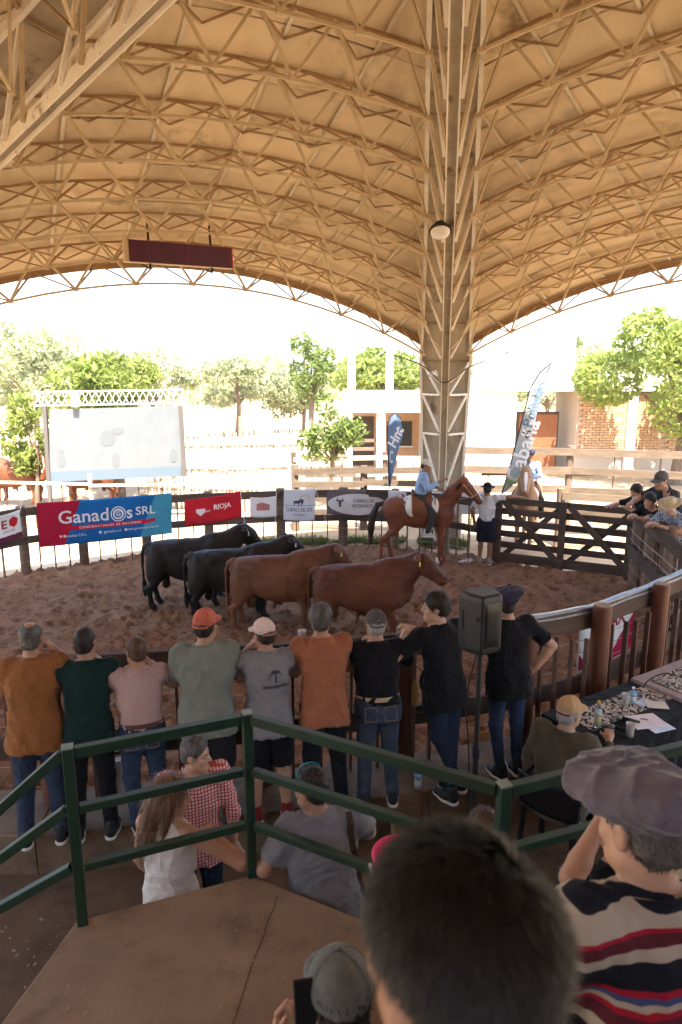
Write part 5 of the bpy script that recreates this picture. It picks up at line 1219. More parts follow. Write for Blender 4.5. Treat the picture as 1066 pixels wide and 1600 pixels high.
    if pants and legs:
        mat, kind = pants[:2]; S = SDF(lo, np.array([hi[0], hi[1], max(pel[2] + .3, max(J['knL'][2], J['knR'][2]) + .25)]), h)
        S.loft(pel, Rt, [(-.16, .165 * bk, .13, -.01), (-.08, .178 * bk, .138 + belly * .4, -.005), (.075 if (shirt and shirt[2]) else -.02, .166 * bk, .128 + belly, belly * .5)], .04)
        for c in 'LR':
            hp, kn, an = J['hip' + c], J['kn' + c], J['an' + c]
            if kind == 'long': S.rc(hp, kn, .102 * bk, .072, .05); S.sleeve(kn, an + (kn - an) * -.02, .072, .060, .03)
            elif kind == 'slim': S.rc(hp, kn, .096, .063, .05); S.sleeve(kn, an, .063, .045, .03)
            else: S.sleeve(hp, hp + (kn - hp) * 1.02, .112, .105, .05)
        S.folds(.0045, 12, (.05, .16), seed + 5, 2.0)
        po = ob('trousers' if kind != 'short' else 'shorts', S.mesh('trousers'), mat, root)
        if len(pants) > 2:                                    # belt
            m = MB(); m.grid(lambda u, v: Vector(pel + zt * (.035 + .038 * v) + xt * math.cos(6.2832 * u) * .176 * bk + yt * (math.sin(6.2832 * u) * (.140 + belly) + belly * .5)), 40, 1); m.build('belt', pants[2], root, smooth=True)
        if pants and kind != 'short' and mat in JEAN and shirt and shirt[2]:           # back pockets
            for s_ in (-1, 1):
                m = MB(); f_ = lambda u, v: Vector(pel + zt * (-.13 + .12 * v) + xt * (s_ * .085 + (u - .5) * .10) + yt * (-.1485 + .004 * (s_ * .085 + (u - .5) * .10) ** 2 * 100))
                for u0, v0, u1, v1 in ((0, 0, 1, 0), (1, 0, 1, 1), (1, 1, 0, 1), (0, 1, 0, 0)): m.tube([f_(u0, v0), f_(u1, v1)], .002, 4)
                m.build('pocket_stitching', pm('stitch', (.30, .20, .10), None), po)
    if legs and shoes:
        up_, so_ = shoe_mesh('a'); sm = shoe_mats or (SHOEB, SOLE)
        for i, c in enumerate('LR'):
            an = J['an' + c]; fr = pose.get('feet', (10, -10))[i]; dwn = 0
            o = ob('shoe', up_, None, root, (an[0], an[1] - .0, an[2] - .085), (R(dwn), 0, R(fr))); 
            if not up_.materials: up_.materials.append(sm[0])
            o.material_slots[0].link = 'OBJECT'; o.material_slots[0].material = sm[0]
            q = ob('sole', so_, None, o, (0, 0, -.004))
            if not so_.materials: so_.materials.append(sm[1])
            q.material_slots[0].link = 'OBJECT'; q.material_slots[0].material = sm[1]
    # ---- hair and hats in the head's own frame
    he = eul(Rh)
    if hair:
        hm, st_ = hair[0], hair[1]; S = SDF((-.13, -.16, -.16), (.13, .14, .16), .006)
        t = {'short': .008, 'full': .016, 'bald': .006, 'crop': .004, 'under': .010}[st_] if st_ in ('short', 'full', 'bald', 'crop', 'under') else .014
        S.ell((0, -.012, .032), (.077 + t, .096 + t, .086 + t), k=.01); S.ell((0, -.045, -.03), (.066 + t * .6, .058 + t * .6, .06), k=.02)
        for s_ in (-1, 1): S.ell((s_ * .082, .0, -.03), (.03, .026, .038), k=.006, sub=True)
        S.cut((0, .078, .062), (0, .55, -.42)) if st_ != 'full' else S.cut((0, .085, .05), (0, .5, -.42))
        S.cut((0, -.1, -.085), (0, .2, -1))
        if st_ == 'bald': S.ell((0, .0, .14), (.052, .085, .05), k=.012, sub=True)
        if st_ == 'under': S.cut((0, 0, .05), (0, 0, 1))
        S.folds(.004 if st_ != 'crop' else .002, 10, (.015, .05), seed + 9)
        V, Q = S.nets(); me0 = np_mesh('hair', V, Q); n = 2200 if st_ == 'full' else 1500
        V2, F2 = strands(me0, n, .030 if st_ == 'full' else .018, .0016, seed)
        me = bpy.data.meshes.new('hair'); T = np.concatenate([Q[:, [0, 1, 2]], Q[:, [0, 2, 3]]]); VV, FF = join_np([(V, T), (V2, F2)]); me = np_mesh('hair', VV, FF)
        ob('hair', me, HAIRM[hm], root, hc, he)
    if face:
        for s_ in (-1, 1):
            p = hc + Rh @ np.array([s_ * .032, .079, -.006]); m = MB(); m.lathe([(.001, -.011), (.008, -.008), (.0115, 0), (.008, .008), (.001, .011)], 10, p); m.build('eye', pm('eye_white', (.34, .29, .26), None, rough=.3), root, smooth=True)
            p = hc + Rh @ np.array([s_ * .032, .0875, -.006]); m = MB(); m.lathe([(.001, -.005), (.005, -.003), (.0055, 0), (.005, .003), (.001, .005)], 8, p); m.build('iris', M_eye, root, smooth=True)
            m = MB(); m.tube([hc + Rh @ np.array([s_ * .016, .091, .016]), hc + Rh @ np.array([s_ * .033, .090, .021]), hc + Rh @ np.array([s_ * .050, .076, .016])], [.0035, .0045, .002], 5); m.build('eyebrow', HAIRM[hair[0]] if hair else HAIRM['dark'], root)
        m = MB(); m.tube([hc + Rh @ np.array([-.021, .0965, -.067]), hc + Rh @ np.array([0, .1015, -.066]), hc + Rh @ np.array([.021, .0965, -.067])], [.002, .0045, .002], 5); m.build('lips', pm('lips', (.36, .13, .10), None, rough=.5), root)
    if glasses:
        m = MB()
        for s_ in (-1, 1):
            c_ = np.array([s_ * .034, .105, -.006]); m.tube([hc + Rh @ (c_ + np.array([.024 * math.cos(q * .6283), 0, .018 * math.sin(q * .6283)])) for q in range(11)], .002, 5, cap=False)
            m.tube([hc + Rh @ np.array([s_ * .058, .10, -.003]), hc + Rh @ np.array([s_ * .086, .0, .004]), hc + Rh @ np.array([s_ * .086, -.03, -.01])], .0022, 5)
        m.build('spectacles', pm('black_plastic', (.012, .012, .013)), root)
    if hat: make_hat(root, hc, he, *hat, seed=seed)
    root['_hc'] = [float(k) for k in hc]
    return root
def make_hat(root, hc, he, kind, mat, opt=None, seed=0):
    if kind == 'cap':
        fr = (opt or {}).get('front', 0); S = SDF((-.14, -.16, -.06), (.14, .24, .17), .006)
        S.ell((0, -.012, .034), (.090, .108, .102), k=.01); S.cut((0, 0, .022), (0, .10, -1)); S.folds(.0016, 6, (.05, .1), seed)
        o = ob('cap', S.mesh('cap'), mat, root, hc, (he[0], he[1], he[2])); 
        gr = empty('tmp'); bpy.data.objects.remove(gr)
        if fr: o.rotation_euler = (Euler(he).to_matrix() @ Matrix.Rotation(R(fr), 3, 'Z')).to_euler()
        B = SDF((-.12, .02, -.04), (.12, .24, .10), .005); B.ell((0, .085, .030), (.085, .10, .007), k=.003); B.ell((0, .085, -.20), (.2, .3, .22), k=.01, sub=False) if False else None
        bm_ = B.mesh('brim')
        for v in bm_.vertices: v.co.z -= 1.6 * v.co.x ** 2 + .10 * max(v.co.y - .08, 0)
        ob('brim', bm_, (opt or {}).get('brim', mat), o)
        m = MB(); m.lathe([(.009, .136), (.007, .142), (.001, .144)], 10, (0, -.012, 0)); m.build('button', mat, o, smooth=True)
        for k in range(6):
            a = k * math.pi / 3 + .3; m = MB(); m.tube([Vector((.0925 * math.sin(t) * math.cos(a), -.012 + .110 * math.sin(t) * math.sin(a), .034 + .104 * math.cos(t))) for t in np.linspace(.05, 1.45, 9)], .0012, 4); m.build('seam', mat, o)
        if (opt or {}).get('gap'):                              # opening and strap at the back
            m = MB(); m.grid(lambda u, v: Vector((.062 * (2 * u - 1), -.012 - .1105 * math.sqrt(max(0, 1 - (.062 * (2 * u - 1) / .092) ** 2)) * (1 - .10 * v), .018 + .055 * v * math.sqrt(max(0, 1 - (2 * u - 1) ** 2)))), 14, 5); m.build('back_opening', HAIRM[(opt or {}).get('gaphair', 'dark')], o, smooth=True)
            m = MB(); m.grid(lambda u, v: Vector((.066 * (2 * u - 1), -.012 - .114 * math.sqrt(max(0, 1 - (.066 * (2 * u - 1) / .092) ** 2)), .008 + .016 * v)), 14, 1); m.build('strap', (opt or {}).get('strap', mat), o, smooth=True)
    elif kind == 'beret':
        o_ = opt or {}; S = SDF((-.24, -.25, -.06), (.24, .25, .20), .007)
        S.ell((o_.get('dx', .0), o_.get('dy', .02), .085), (.140, .152, .055), np.array(Matrix.Rotation(R(o_.get('tilt', 12)), 3, 'Y') @ Matrix.Rotation(R(o_.get('tx', -6)), 3, 'X')), .02)
        S.ell((0, -.012, .045), (.092, .112, .07), k=.05); S.cut((0, 0, .018), (0, .12, -1)); S.folds(.0075, 6, (.13, .30), seed + 2, .5, False); S.folds(.0065, 5, (.12, .28), seed + 12, .4)
        o = ob('beret', S.mesh('beret'), mat, root, hc, he)
        m = MB(); m.tube([(o_.get('dx', 0), o_.get('dy', 0.02), .142), (o_.get('dx', 0) + .004, o_.get('dy', 0.02) - .004, .168)], [.006, .004], 6); m.build('stalk', mat, o)
    elif kind == 'brimhat':
        o_ = opt or {}; w = o_.get('w', .15); S = SDF((-.12, -.14, .0), (.12, .13, .19), .006); S.ell((0, -.008, .04), (.092, .11, .115), k=.01); S.ell((0, -.01, .185), (.035, .09, .05), k=.03, sub=True); S.cut((0, 0, .035), (0, .05, -1)); o = ob('hat_crown', S.mesh('hat'), mat, root, hc, he)
        m = MB(); m.grid(lambda u, v: Vector(((.086 + (w - .086) * v) * math.cos(6.2832 * u), -.008 + (.104 + (w + .02 - .104) * v) * math.sin(6.2832 * u), .040 + v * (o_.get('up', .02) * abs(math.cos(6.2832 * u)) ** 2 - o_.get('drop', .01)))), 36, 5)
        b = m.build('brim', mat, o, smooth=True); b.modifiers.new('t', 'SOLIDIFY').thickness = .004
        m = MB(); m.grid(lambda u, v: Vector((.0935 * math.cos(6.2832 * u), -.008 + .1115 * math.sin(6.2832 * u), .042 + .022 * v)), 36, 1); m.build('hat_band', o_.get('band', mat), o, smooth=True)
# ---- poses
def mirror(d): return d
def stand(**k):
    p = dict(pel=(0, 0, .95), neck=(0, .0, 1.46), shL=(-.185, 0, 1.42), shR=(.185, 0, 1.42), elL=(-.25, -.02, 1.14), elR=(.25, -.02, 1.14), wrL=(-.26, .08, .90), wrR=(.26, .08, .90),
             hipL=(-.09, 0, .92), hipR=(.09, 0, .92), knL=(-.105, .015, .50), knR=(.105, .015, .50), anL=(-.12, -.02, .085), anR=(.12, -.02, .085), yaw=0, pitch=0)
    p.update(k); return p
def rail(rz_, **k):                                              # forearms folded on a rail at height rz_
    z = rz_ + .03
    p = stand(pel=(0, -.06, .95), neck=(0, .03, 1.455), shL=(-.180, .05, 1.395), shR=(.180, .05, 1.395), elL=(-.262, .13, z - .12), elR=(.262, .13, z - .12), wrL=(-.07, .29, z - .02), wrR=(.08, .31, z + .0),
              hipL=(-.09, -.06, .92), hipR=(.09, -.06, .92), knL=(-.11, -.07, .50), knR=(.11, -.07, .50), anL=(-.13, -.14, .085), anR=(.13, -.14, .085))
    p.update(k); return p
RZ = 1.22
def fy(x):                                                       # fence line at x
    xs_ = [p[0] for p in FENCE[1:8]]; ys_ = [p[1] for p in FENCE[1:8]]; return float(np.interp(x, xs_, ys_))
def spot(px, py_top, back=.40):
    """place on the kerb for a head top seen at a pixel: returns location and height"""
    d = ray(px, py_top); x = 0.0
    for _ in range(12): Yp = fy(x) - back; x = d.x / d.y * Yp
    return Vector((x, Yp, KZ)), 4.05 + d.z / d.y * Yp - KZ
RS = 'spectators leaning on the near fence'
# ---------------------------------------------------------------- spectators along the near fence
TOPZ = 1.46 + .095 + .065 + .125
def onrail(label, px, py, face_az, poseover, back=.42, topz=TOPZ, **k):
    loc, ht = spot(px, py, back); s = ht / topz; p = rail(RZ / s); p.update(poseover)
    return person(label, loc, R(face_az), p, s, group=RS, **k)
FA = 12                                                             # the fence runs away to the right
W_tan = clothm('ochre', (.26, .105, .035)); W_green = clothm('bottle_green', (.010, .028, .026)); W_stripe = bands('pin_stripe', 0, [(0, (.50, .40, .36)), (.0022, (.36, .22, .20))], period=.016); W_sage = clothm('sage', (.20, .215, .18))
W_grey = clothm('grey_marl', (.22, .215, .22)); W_rust = clothm('rust', (.34, .125, .065)); W_dgrey = clothm('charcoal', (.035, .035, .038))
CORAL = clothm('coral', (.52, .14, .09)); PINKW = clothm('pale_pink', (.72, .58, .53)); CAPG = clothm('cap_grey', (.10, .10, .095)); BERET = clothm('beret_navy', (.035, .032, .055))
onrail('man in ochre shirt and jeans at the far left, grey balding head', 43, 975, FA + 3, dict(elR=(.29, .20, 1.25), wrR=(.16, .14, 1.46), hupR=(1, 0, .2), yaw=-8), shirt=(W_tan, 'short', False), pants=(JEAN[0], 'long'), hair=('grey', 'bald'), seed=11, bulk=1.12, skin=0, belly=.02)
onrail('man in dark green polo and black trousers, second from the left', 128, 983, FA, dict(yaw=-14), shirt=(W_green, 'short', False, W_green), pants=(BLACKW, 'long'), hair=('dark', 'crop'), seed=12, glasses=True, bulk=1.04)
onrail('man in pink pin striped shirt and blue jeans', 213, 998, FA + 4, dict(yaw=24, pitch=-4, anL=(-.08, -.12, .085), anR=(.14, -.18, .085)), shirt=(W_stripe, 'long', True), pants=(JEAN[0], 'long', pm('belt_brown', (.09, .035, .02), None, rough=.5)), hair=('brown', 'short'), seed=13, glasses=True, bulk=1.06)
onrail('broad man in sage green T-shirt wearing a coral cap', 318, 953, FA - 2, dict(yaw=-26), topz=TOPZ + .012, shirt=(W_sage, 'short', False), pants=(clothm('dark_short', (.02, .021, .024)), 'short'), hair=('dark', 'under'), hat=('cap', CORAL, dict(gap=True)), seed=14, bulk=1.16, belly=.03, skin=0)
onrail('man in grey palm print T-shirt with a pale pink cap', 415, 968, FA, dict(elL=(-.30, .20, 1.22), wrL=(-.15, .15, 1.44), hupL=(-1, 0, .2), yaw=26, pitch=-5), topz=TOPZ + .012, shirt=(W_grey, 'short', False), pants=(BLACKW, 'short'), hair=('dark', 'under'), hat=('cap', PINKW, dict(gap=True, strap=clothm('strap', (.5, .2, .12)))), seed=15, bulk=1.06, shoe_mats=(clothm('shoe_maroon', (.16, .02, .02)), SOLE))
onrail('grey haired man in rust T-shirt and black trousers', 503, 946, FA + 2, dict(yaw=-12), shirt=(W_rust, 'short', False), pants=(clothm('black_jean', (.012, .013, .016)), 'long'), hair=('grey', 'full'), seed=16, bulk=1.05)
onrail('white haired man in black polo, grey cap and pale belt', 590, 955, FA - 4, dict(yaw=0, elL=(-.33, .17, 1.22), elR=(.31, .17, 1.22)), topz=TOPZ + .01, shirt=(BLACKW, 'long', True, BLACKW), pants=(JEAN[1], 'long', pm('belt_tan', (.45, .33, .17), None, rough=.6)), hair=('white', 'under'), hat=('cap', CAPG, dict(gap=True, gaphair='white')), seed=17, bulk=1.12, belly=.03, skin=1)
onrail('young man in black T-shirt and jeans looking left beside the loudspeaker', 692, 926, FA + 20, dict(yaw=52, pitch=-3, elL=(-.40, .12, 1.22), wrL=(-.14, .32, 1.30), elR=(.22, .20, 1.22), wrR=(.02, .36, 1.30), anL=(.10, -.16, .085), anR=(-.06, -.24, .085), knL=(-.05, -.06, .5), knR=(.06, -.1, .5), hipL=(-.085, -.06, .92), hipR=(.085, -.06, .92), feet=(38, 10)), shirt=(BLACKW, 'short', False), pants=(JEAN[2], 'slim'), hair=('dark', 'full'), seed=18, face=True, skin=1)
onrail('man in black T-shirt, jeans and dark beret with a hand on his hip', 795, 918, FA + 8, dict(yaw=-24, neck=(0, .0, 1.46), shR=(.195, -.02, 1.42), elR=(.42, -.10, 1.20), wrR=(.235, -.12, 1.02), hdirR=(-.8, .3, -.4), hupR=(.3, -.8, .3), elL=(-.27, .16, 1.2), anL=(-.07, -.12, .085), anR=(.11, -.10, .085)), topz=TOPZ + .02, back=.36, shirt=(BLACKW, 'short', False), pants=(JEAN[0], 'slim'), hair=('dark', 'under'), hat=('beret', BERET, dict(tilt=-8, dx=.01)), seed=19, skin=0, bulk=1.08)
# print on the grey shirt, fitted to the cloth
def decal(person_o, shirt_name, items, mat, name):
    sh_ = [c for c in person_o.children if c.name.startswith(shirt_name)][0]; me = sh_.data
    bvh = BVHTree.FromPolygons([v.co.copy() for v in me.vertices], [tuple(p.vertices) for p in me.polygons]); m = MB()
    for poly in items:
        P = []
        for x, z in poly:
            hit = bvh.ray_cast(Vector((x, -1, z)), Vector((0, 1, 0)))
            if hit[0] is None: break
            P.append(hit[0] + Vector((0, -.004, 0)))
        if len(P) == len(poly): m.add(P, [tuple(range(len(P)))])
    return m.build(name, mat, sh_)
gp = [o for o in bpy.data.objects if o.get('label', '').startswith('man in grey palm')][0]
it = []
def frond(a, L_, w):
    x0, z0 = .062, 1.335
    for k in range(5):
        t0, t1 = k / 5, (k + 1) / 5; f = lambda t: (x0 + math.cos(a) * L_ * t, z0 + math.sin(a) * L_ * t - .05 * t * t); p, q = f(t0), f(t1); w0, w1 = w * (1 - t0 * .8), w * (1 - t1 * .8)
        it.append([(p[0], p[1] - w0), (q[0], q[1] - w1), (q[0], q[1] + w1 * .5), (p[0], p[1] + w0 * .5)])
for a in (.1, .7, 1.4, 2.2, 2.8, 3.3): frond(a, .062, .010)
for k in range(5): it.append([(.060 - .004 + k * .001, 1.335 - k * .018), (.060 - .004 + k * .001, 1.317 - k * .018), (.068 + k * .001, 1.317 - k * .018), (.068 + k * .001, 1.335 - k * .018)])
for k in range(11):
    x = -.045 + k * .0205
    for (a0, b0, a1, b1) in ((0, 0, .005, .026), (.010, 0, .014, .026), (0, .010 if k % 2 else .02, .014, .015 if k % 2 else .026)): it.append([(x + a0, 1.205 + b0), (x + a1, 1.205 + b0), (x + a1, 1.205 + b1), (x + a0, 1.205 + b1)])
decal(gp, 'shirt', it, clothm('print_dark', (.05, .05, .055)), 'palm_print')

# ---------------------------------------------------------------- people in the ring and beyond
def w2l(loc, rz_, s, p): v = rotz(-rz_) @ (Vector(p) - Vector(loc)); return tuple(v / s)
W_blue = clothm('light_blue', (.30, .42, .62)); W_white = clothm('white', (.62, .60, .60)); W_navy = clothm('navy', (.015, .018, .032)); DKH = clothm('felt_black', (.02, .02, .022)); CREAM = clothm('cream', (.62, .57, .50)); STRAW = pm('straw', (.55, .43, .26), (.42, .32, .18), 30, .8)
# rider
rl_ = hrs.location; sit = 1.40
ride = stand(pel=(0, -.03, .0 + sit + .06), neck=(0, .05, sit + .56), shL=(-.18, .04, sit + .52), shR=(.18, .04, sit + .52), elL=(-.27, .10, sit + .26), elR=(.26, .12, sit + .27), wrL=(-.10, .34, sit + .24), wrR=(.10, .40, sit + .42),
             hipL=(-.11, 0, sit + .03), hipR=(.11, 0, sit + .03), knL=(-.33, .26, sit - .27), knR=(.33, .26, sit - .27), anL=(-.34, .12, sit - .64), anR=(.34, .12, sit - .64), pitch=-16, yaw=-12, feet=(4, -4))
person('rider in pale blue shirt and cream cap on the bay horse', rl_ + Vector((.0, 0, 0)), hrs.rotation_euler.z - R(90), ride, 1.0, skin=2, shirt=(W_blue, 'long', True), pants=(clothm('bombacha', (.045, .042, .036)), 'long'), shoe_mats=(clothm('espadrille', (.55, .50, .48)), SOLE), hair=('dark', 'under'), hat=('cap', CREAM), h=.014, seed=31, bulk=1.05, curl=.9)
Mr = hrs.matrix_basis.to_3x3()
hrs_w = lambda p: rl_ + rotz(hrs.rotation_euler.z) @ Vector((p[0] * .93, p[1] * .96, p[2] * .96))
cable('reins', 'pale leather reins from the bridle to the rider', [hrs_w(hmz * .7 + hpoll * .3 + Vector(hsd) * -.09), hrs_w((.86, -.12, 1.50)), hrs_w((.60, -.10, 1.62)), hrs_w((.37, .08, sit + .24))], .009, pm('leather_pale', (.45, .33, .18)), 'reins')
# second rider
r2 = dict(ride); r2.update(yaw=0, pitch=-5, wrR=(.12, .36, sit + .25))
person('rider in blue shirt half hidden behind the feather flag', dn.location, dn.rotation_euler.z - R(90), r2, 1.0, skin=2, shirt=(W_blue, 'long', True), pants=(clothm('bombacha', (.045, .042, .036)), 'long'), hair=('dark', 'under'), hat=('beret', BERET, None), h=.018, seed=32, curl=.9)
# man at the gate
gx = G(757, 881, 0); gp_ = Vector((gx.x, gx.y, 0)); top = Vector((3.38, 14.05, 1.44)); rzg = R(150)
gpz = stand(); 
for k in ('anL', 'anR', 'knL', 'knR'): gpz[k] = (gpz[k][0] * .9, gpz[k][1], gpz[k][2])
rz0 = R(-20); gpz['elL'] = (-.30, -.02, 1.16); gpz['wrL'] = (-.27, .08, .93); gpz['shR'] = (.19, .02, 1.44); gpz['elR'] = (.43, .06, 1.47); gpz['wrR'] = (.62, .14, 1.46); gpz['yaw'] = 25
person('man in white T-shirt, navy shorts and black brimmed hat by the gate', gp_, rz0, gpz, 1.0, skin=2, shirt=(W_white, 'short', True), pants=(W_navy, 'short'), hair=('dark', 'under'), hat=('brimhat', DKH, dict(w=.155)), h=.014, seed=33, belly=.03, shoe_mats=(clothm('shoe_grey', (.3, .29, .28)), SOLE))
st1 = MB(); a_ = Vector((gp_.x - .34, gp_.y - .12, .93)); st1.tube([a_ + Vector((0, 0, .25)), Vector((gp_.x - .42, gp_.y - .35, .02))], .011, 6); tag(st1.build('stick', pm('stick_wood', (.12, .08, .05), None)), 'thin stick held by the man at the gate', 'stick')
cl = SDF((-.3, -.2, -.02), (.3, .2, .12), .012); cl.ell((0, 0, .02), (.18, .08, .04)); cl.ell((.08, .03, .05), (.09, .06, .03)); cl.folds(.012, 8, (.04, .1), 3); tag(ob('white_cloth', cl.mesh('cloth'), clothm('rag', (.7, .68, .66)), None, G(728, 879, .0)), 'crumpled white cloth lying on the sand near the horse hoof', 'cloth')
# onlookers on the right
FR = 'onlookers outside the right fence'
def onright(label, px, py, Y_, az, over, ht=1.72, **k):
    p = D(px, py, Y_); s = (p.z - .25) / TOPZ; base_z = .25
    zr_ = 1.31 / s + .03
    ps = rail(1.31 / s, pel=(0, -.24, .95), neck=(0, .10, 1.43), hipL=(-.09, -.24, .92), hipR=(.09, -.24, .92), knL=(-.11, -.28, .5), knR=(.11, -.28, .5), anL=(-.13, -.36, .085), anR=(.13, -.36, .085), shL=(-.18, .09, 1.37), shR=(.18, .09, 1.37), elL=(-.28, .26, zr_ - .06), elR=(.28, .26, zr_ - .06), wrL=(-.08, .40, zr_), wrR=(.09, .42, zr_ + .03)); ps.update(over); return person(label, Vector((p.x, Y_, base_z)), R(az), ps, s, group=FR, h=.015, face=True, **k)
onright('man in grey cap and black shirt holding up a phone, tallest of the onlookers', 1050, 730, 11.9, 108, dict(elL=(-.34, .30, 1.22), wrL=(-.40, .44, 1.40), elR=(.34, .26, 1.24), wrR=(.20, .48, 1.22), yaw=12, pitch=-14, hupL=(0, 1, .2)), skin=0, shirt=(W_dgrey, 'short', False), pants=(JEAN[2], 'long'), hair=('dark', 'under'), hat=('cap', CAPG), seed=41)
onright('dark haired youth in black shirt leaning at the gate post', 1010, 751, 12.35, 100, dict(elR=(.40, .30, 1.24), wrR=(.30, .46, 1.26), yaw=10, pitch=-20), skin=1, shirt=(BLACKW, 'short', False), pants=(JEAN[0], 'long'), hair=('dark', 'full'), seed=42)
onright('bearded man in black shirt with folded arms on the right fence', 1028, 763, 11.5, 118, dict(yaw=10, pitch=-14), skin=1, shirt=(BLACKW, 'short', False), pants=(JEAN[0], 'long'), hair=('dark', 'full'), seed=43)
onright('man in straw hat and patterned blue shirt on the right fence', 1060, 770, 10.9, 122, dict(yaw=12, pitch=-22), skin=1, shirt=(pm('patterned', (.08, .10, .16), (.36, .42, .50), 45, .9, lo=.47, hi=.53), 'short', False), pants=(JEAN[0], 'long'), hair=('grey', 'short'), hat=('brimhat', STRAW, dict(w=.165, up=.03)), seed=44)
onright('pale haired person behind the man in the straw hat', 1050, 772, 11.3, 112, dict(yaw=10, pitch=-16), skin=1, shirt=(pm('pattern2', (.30, .36, .42), (.16, .22, .28), 60, .9), 'short', False), pants=(JEAN[0], 'long'), hair=('white', 'crop'), seed=45)
# ---------------------------------------------------------------- green railing of the stand
M_green = pm('green_paint', (.008, .030, .017), (.012, .040, .023), 6, .42, .15, 40, .003, col3=(.16, .17, .14), s3=38, lo3=.70, hi3=.73, spec=.45)
rg_ = empty('green_railing'); tag(rg_, 'dark green steel railing round the concrete landing', 'railing')
PZ = SZ + 1.0
PT = [G(105, 1168, PZ), G(386, 1114, PZ), G(788, 1226, PZ), G(1100, 1152, PZ)]
PT = [Vector((p.x, p.y, 0)) for p in PT]
for p in PT:
    m = MB(); m.box((p.x, p.y, SZ + .5), (.052, .052, 1.0), rotz(R(20))); m.build('railing_post', M_green, rg_, bevel=.004)
    m = MB(); m.box((p.x, p.y, SZ + 1.004), (.056, .056, .008), rotz(R(20))); m.build('post_cap', pm('cap_metal', (.18, .22, .19), None, rough=.4), rg_)
for i in range(3):
    a, b = PT[i], PT[i + 1]; d = (b - a).normalized() * .033
    for z, h_ in ((.97, .054), (.66, .043), (.33, .043)):
        m = MB(); m.bar(a + d + Vector((0, 0, SZ + z)), b - d + Vector((0, 0, SZ + z)), .043, h_); m.build('railing_bar', M_green, rg_, bevel=.003)
e0 = Vector((-2.6, 2.95, -.05)); 
for z in (.965, .66, .33):
    p0 = PT[0] + Vector((-.03, 0, SZ + z)); q0 = D(-60, {.965: 1318, .66: 1385, .33: 1452}[z], 2.98); m = MB(); m.bar(p0, q0, .043, .048); m.build('railing_bar', M_green, rg_, bevel=.003)

# ---------------------------------------------------------------- people beside and on the stand
W_blouse = clothm('white_blouse', (.66, .62, .58)); GING = gingham('red_gingham', (.62, .50, .48), (.46, .10, .10), (.30, .02, .03), .024)
def sitp(**k):
    p = dict(pel=(0, 0, .11), neck=(0, .08, .61), shL=(-.185, .07, .565), shR=(.185, .07, .565), elL=(-.26, .16, .30), elR=(.26, .16, .30), wrL=(-.16, .36, .22), wrR=(.16, .36, .22),
             hipL=(-.095, .04, .09), hipR=(.095, .04, .09), knL=(-.15, .44, .12), knR=(.15, .44, .12), anL=(-.15, .48, -.30), anR=(.15, .48, -.30))
    p.update(k); return p
def hcloc(px, py, t, pose, s, rz_, extra=0):
    """where the figure's origin goes so that its head centre is seen at a pixel, t metres along the view axis"""
    c = EYE + ray(px, py) * t
    pel, neck = np.array(pose['pel']), np.array(pose['neck']); zt = (neck - pel) / np.linalg.norm(neck - pel)
    Rh = np.array((Matrix.Rotation(R(pose.get('yaw', 0)), 3, 'Z') @ Matrix.Rotation(R(pose.get('pitch', 0)), 3, 'X')))
    hc = neck + zt * .095 + np.array([0, 0, .065]) + Rh @ np.array([0, .025, 0])
    return c - rotz(rz_) @ Vector(hc * s)
# woman in white blouse
s_w = .90; rzw = R(-22); pw = stand(yaw=-58, pitch=-6, neck=(0, .02, 1.46)); lw = hcloc(268, 1240, 3.92, pw, s_w, rzw); lw.z = WZ
zs = (EYE + ray(268, 1240) * 3.92).z; s_w = (zs - WZ) / 1.62
pw['elR'] = w2l(lw, rzw, s_w, G(378, 1353, SZ + .04) + Vector((0, .02, 0))); pw['wrR'] = w2l(lw, rzw, s_w, G(378, 1353, SZ + .04) + Vector((-.16, .16, .05))); pw['shR'] = (.165, .0, 1.40); pw['shL'] = (-.165, 0, 1.40); pw['elL'] = (-.235, .02, 1.12); pw['wrL'] = (-.22, .12, .9)
wm_ = person('woman with long brown hair in sleeveless white blouse leaning on the landing', lw, rzw, pw, s_w, skin=0, shirt=(W_blouse, 'none', False), pants=(JEAN[2], 'slim'), hair=None, h=.010, seed=51, face=True, bulk=.92, thin=True)
hcw = np.array(wm_['_hc']); Rw = np.array(Matrix.Rotation(R(-58), 3, 'Z') @ Matrix.Rotation(R(-6), 3, 'X'))
S = SDF((-.22, -.24, -.52), (.22, .14, .15), .007)
S.ell((0, -.012, .032), (.090, .110, .099), k=.02); S.ell((0, -.05, -.04), (.088, .07, .10), k=.03)
S.rc((0, -.075, -.05), (.0, -.12, -.30), .082, .072, .04); S.rc((-.03, -.10, -.28), (-.02, -.13, -.44), .05, .02, .03); S.rc((.04, -.09, -.24), (.05, -.11, -.36), .045, .015, .03)
S.rc((.082, .0, .02), (.088, -.03, -.20), .03, .022, .03); S.rc((-.082, .0, .02), (-.088, -.03, -.20), .03, .022, .03)
S.ell((0, .125, -.045), (.066, .075, .115), k=.02, sub=True); S.folds(.005, 10, (.02, .05), 5, .12)
V, Q = S.nets(); me0 = np_mesh('hair', V, Q); V2, F2 = strands(me0, 5200, .10, .0013, 3, (0, -.06, -1), .10, .10); T = np.concatenate([Q[:, [0, 1, 2]], Q[:, [0, 2, 3]]]); VV, FF = join_np([(V, T), (V2, F2)])
ob('long_hair', np_mesh('hair', VV, FF), pm('hair_long', (.085, .036, .015), (.20, .10, .045), 26, .45, .5, 60, .004, stretch=(1, 1, .12), spec=.45), wm_, hcw, eul(Rw))
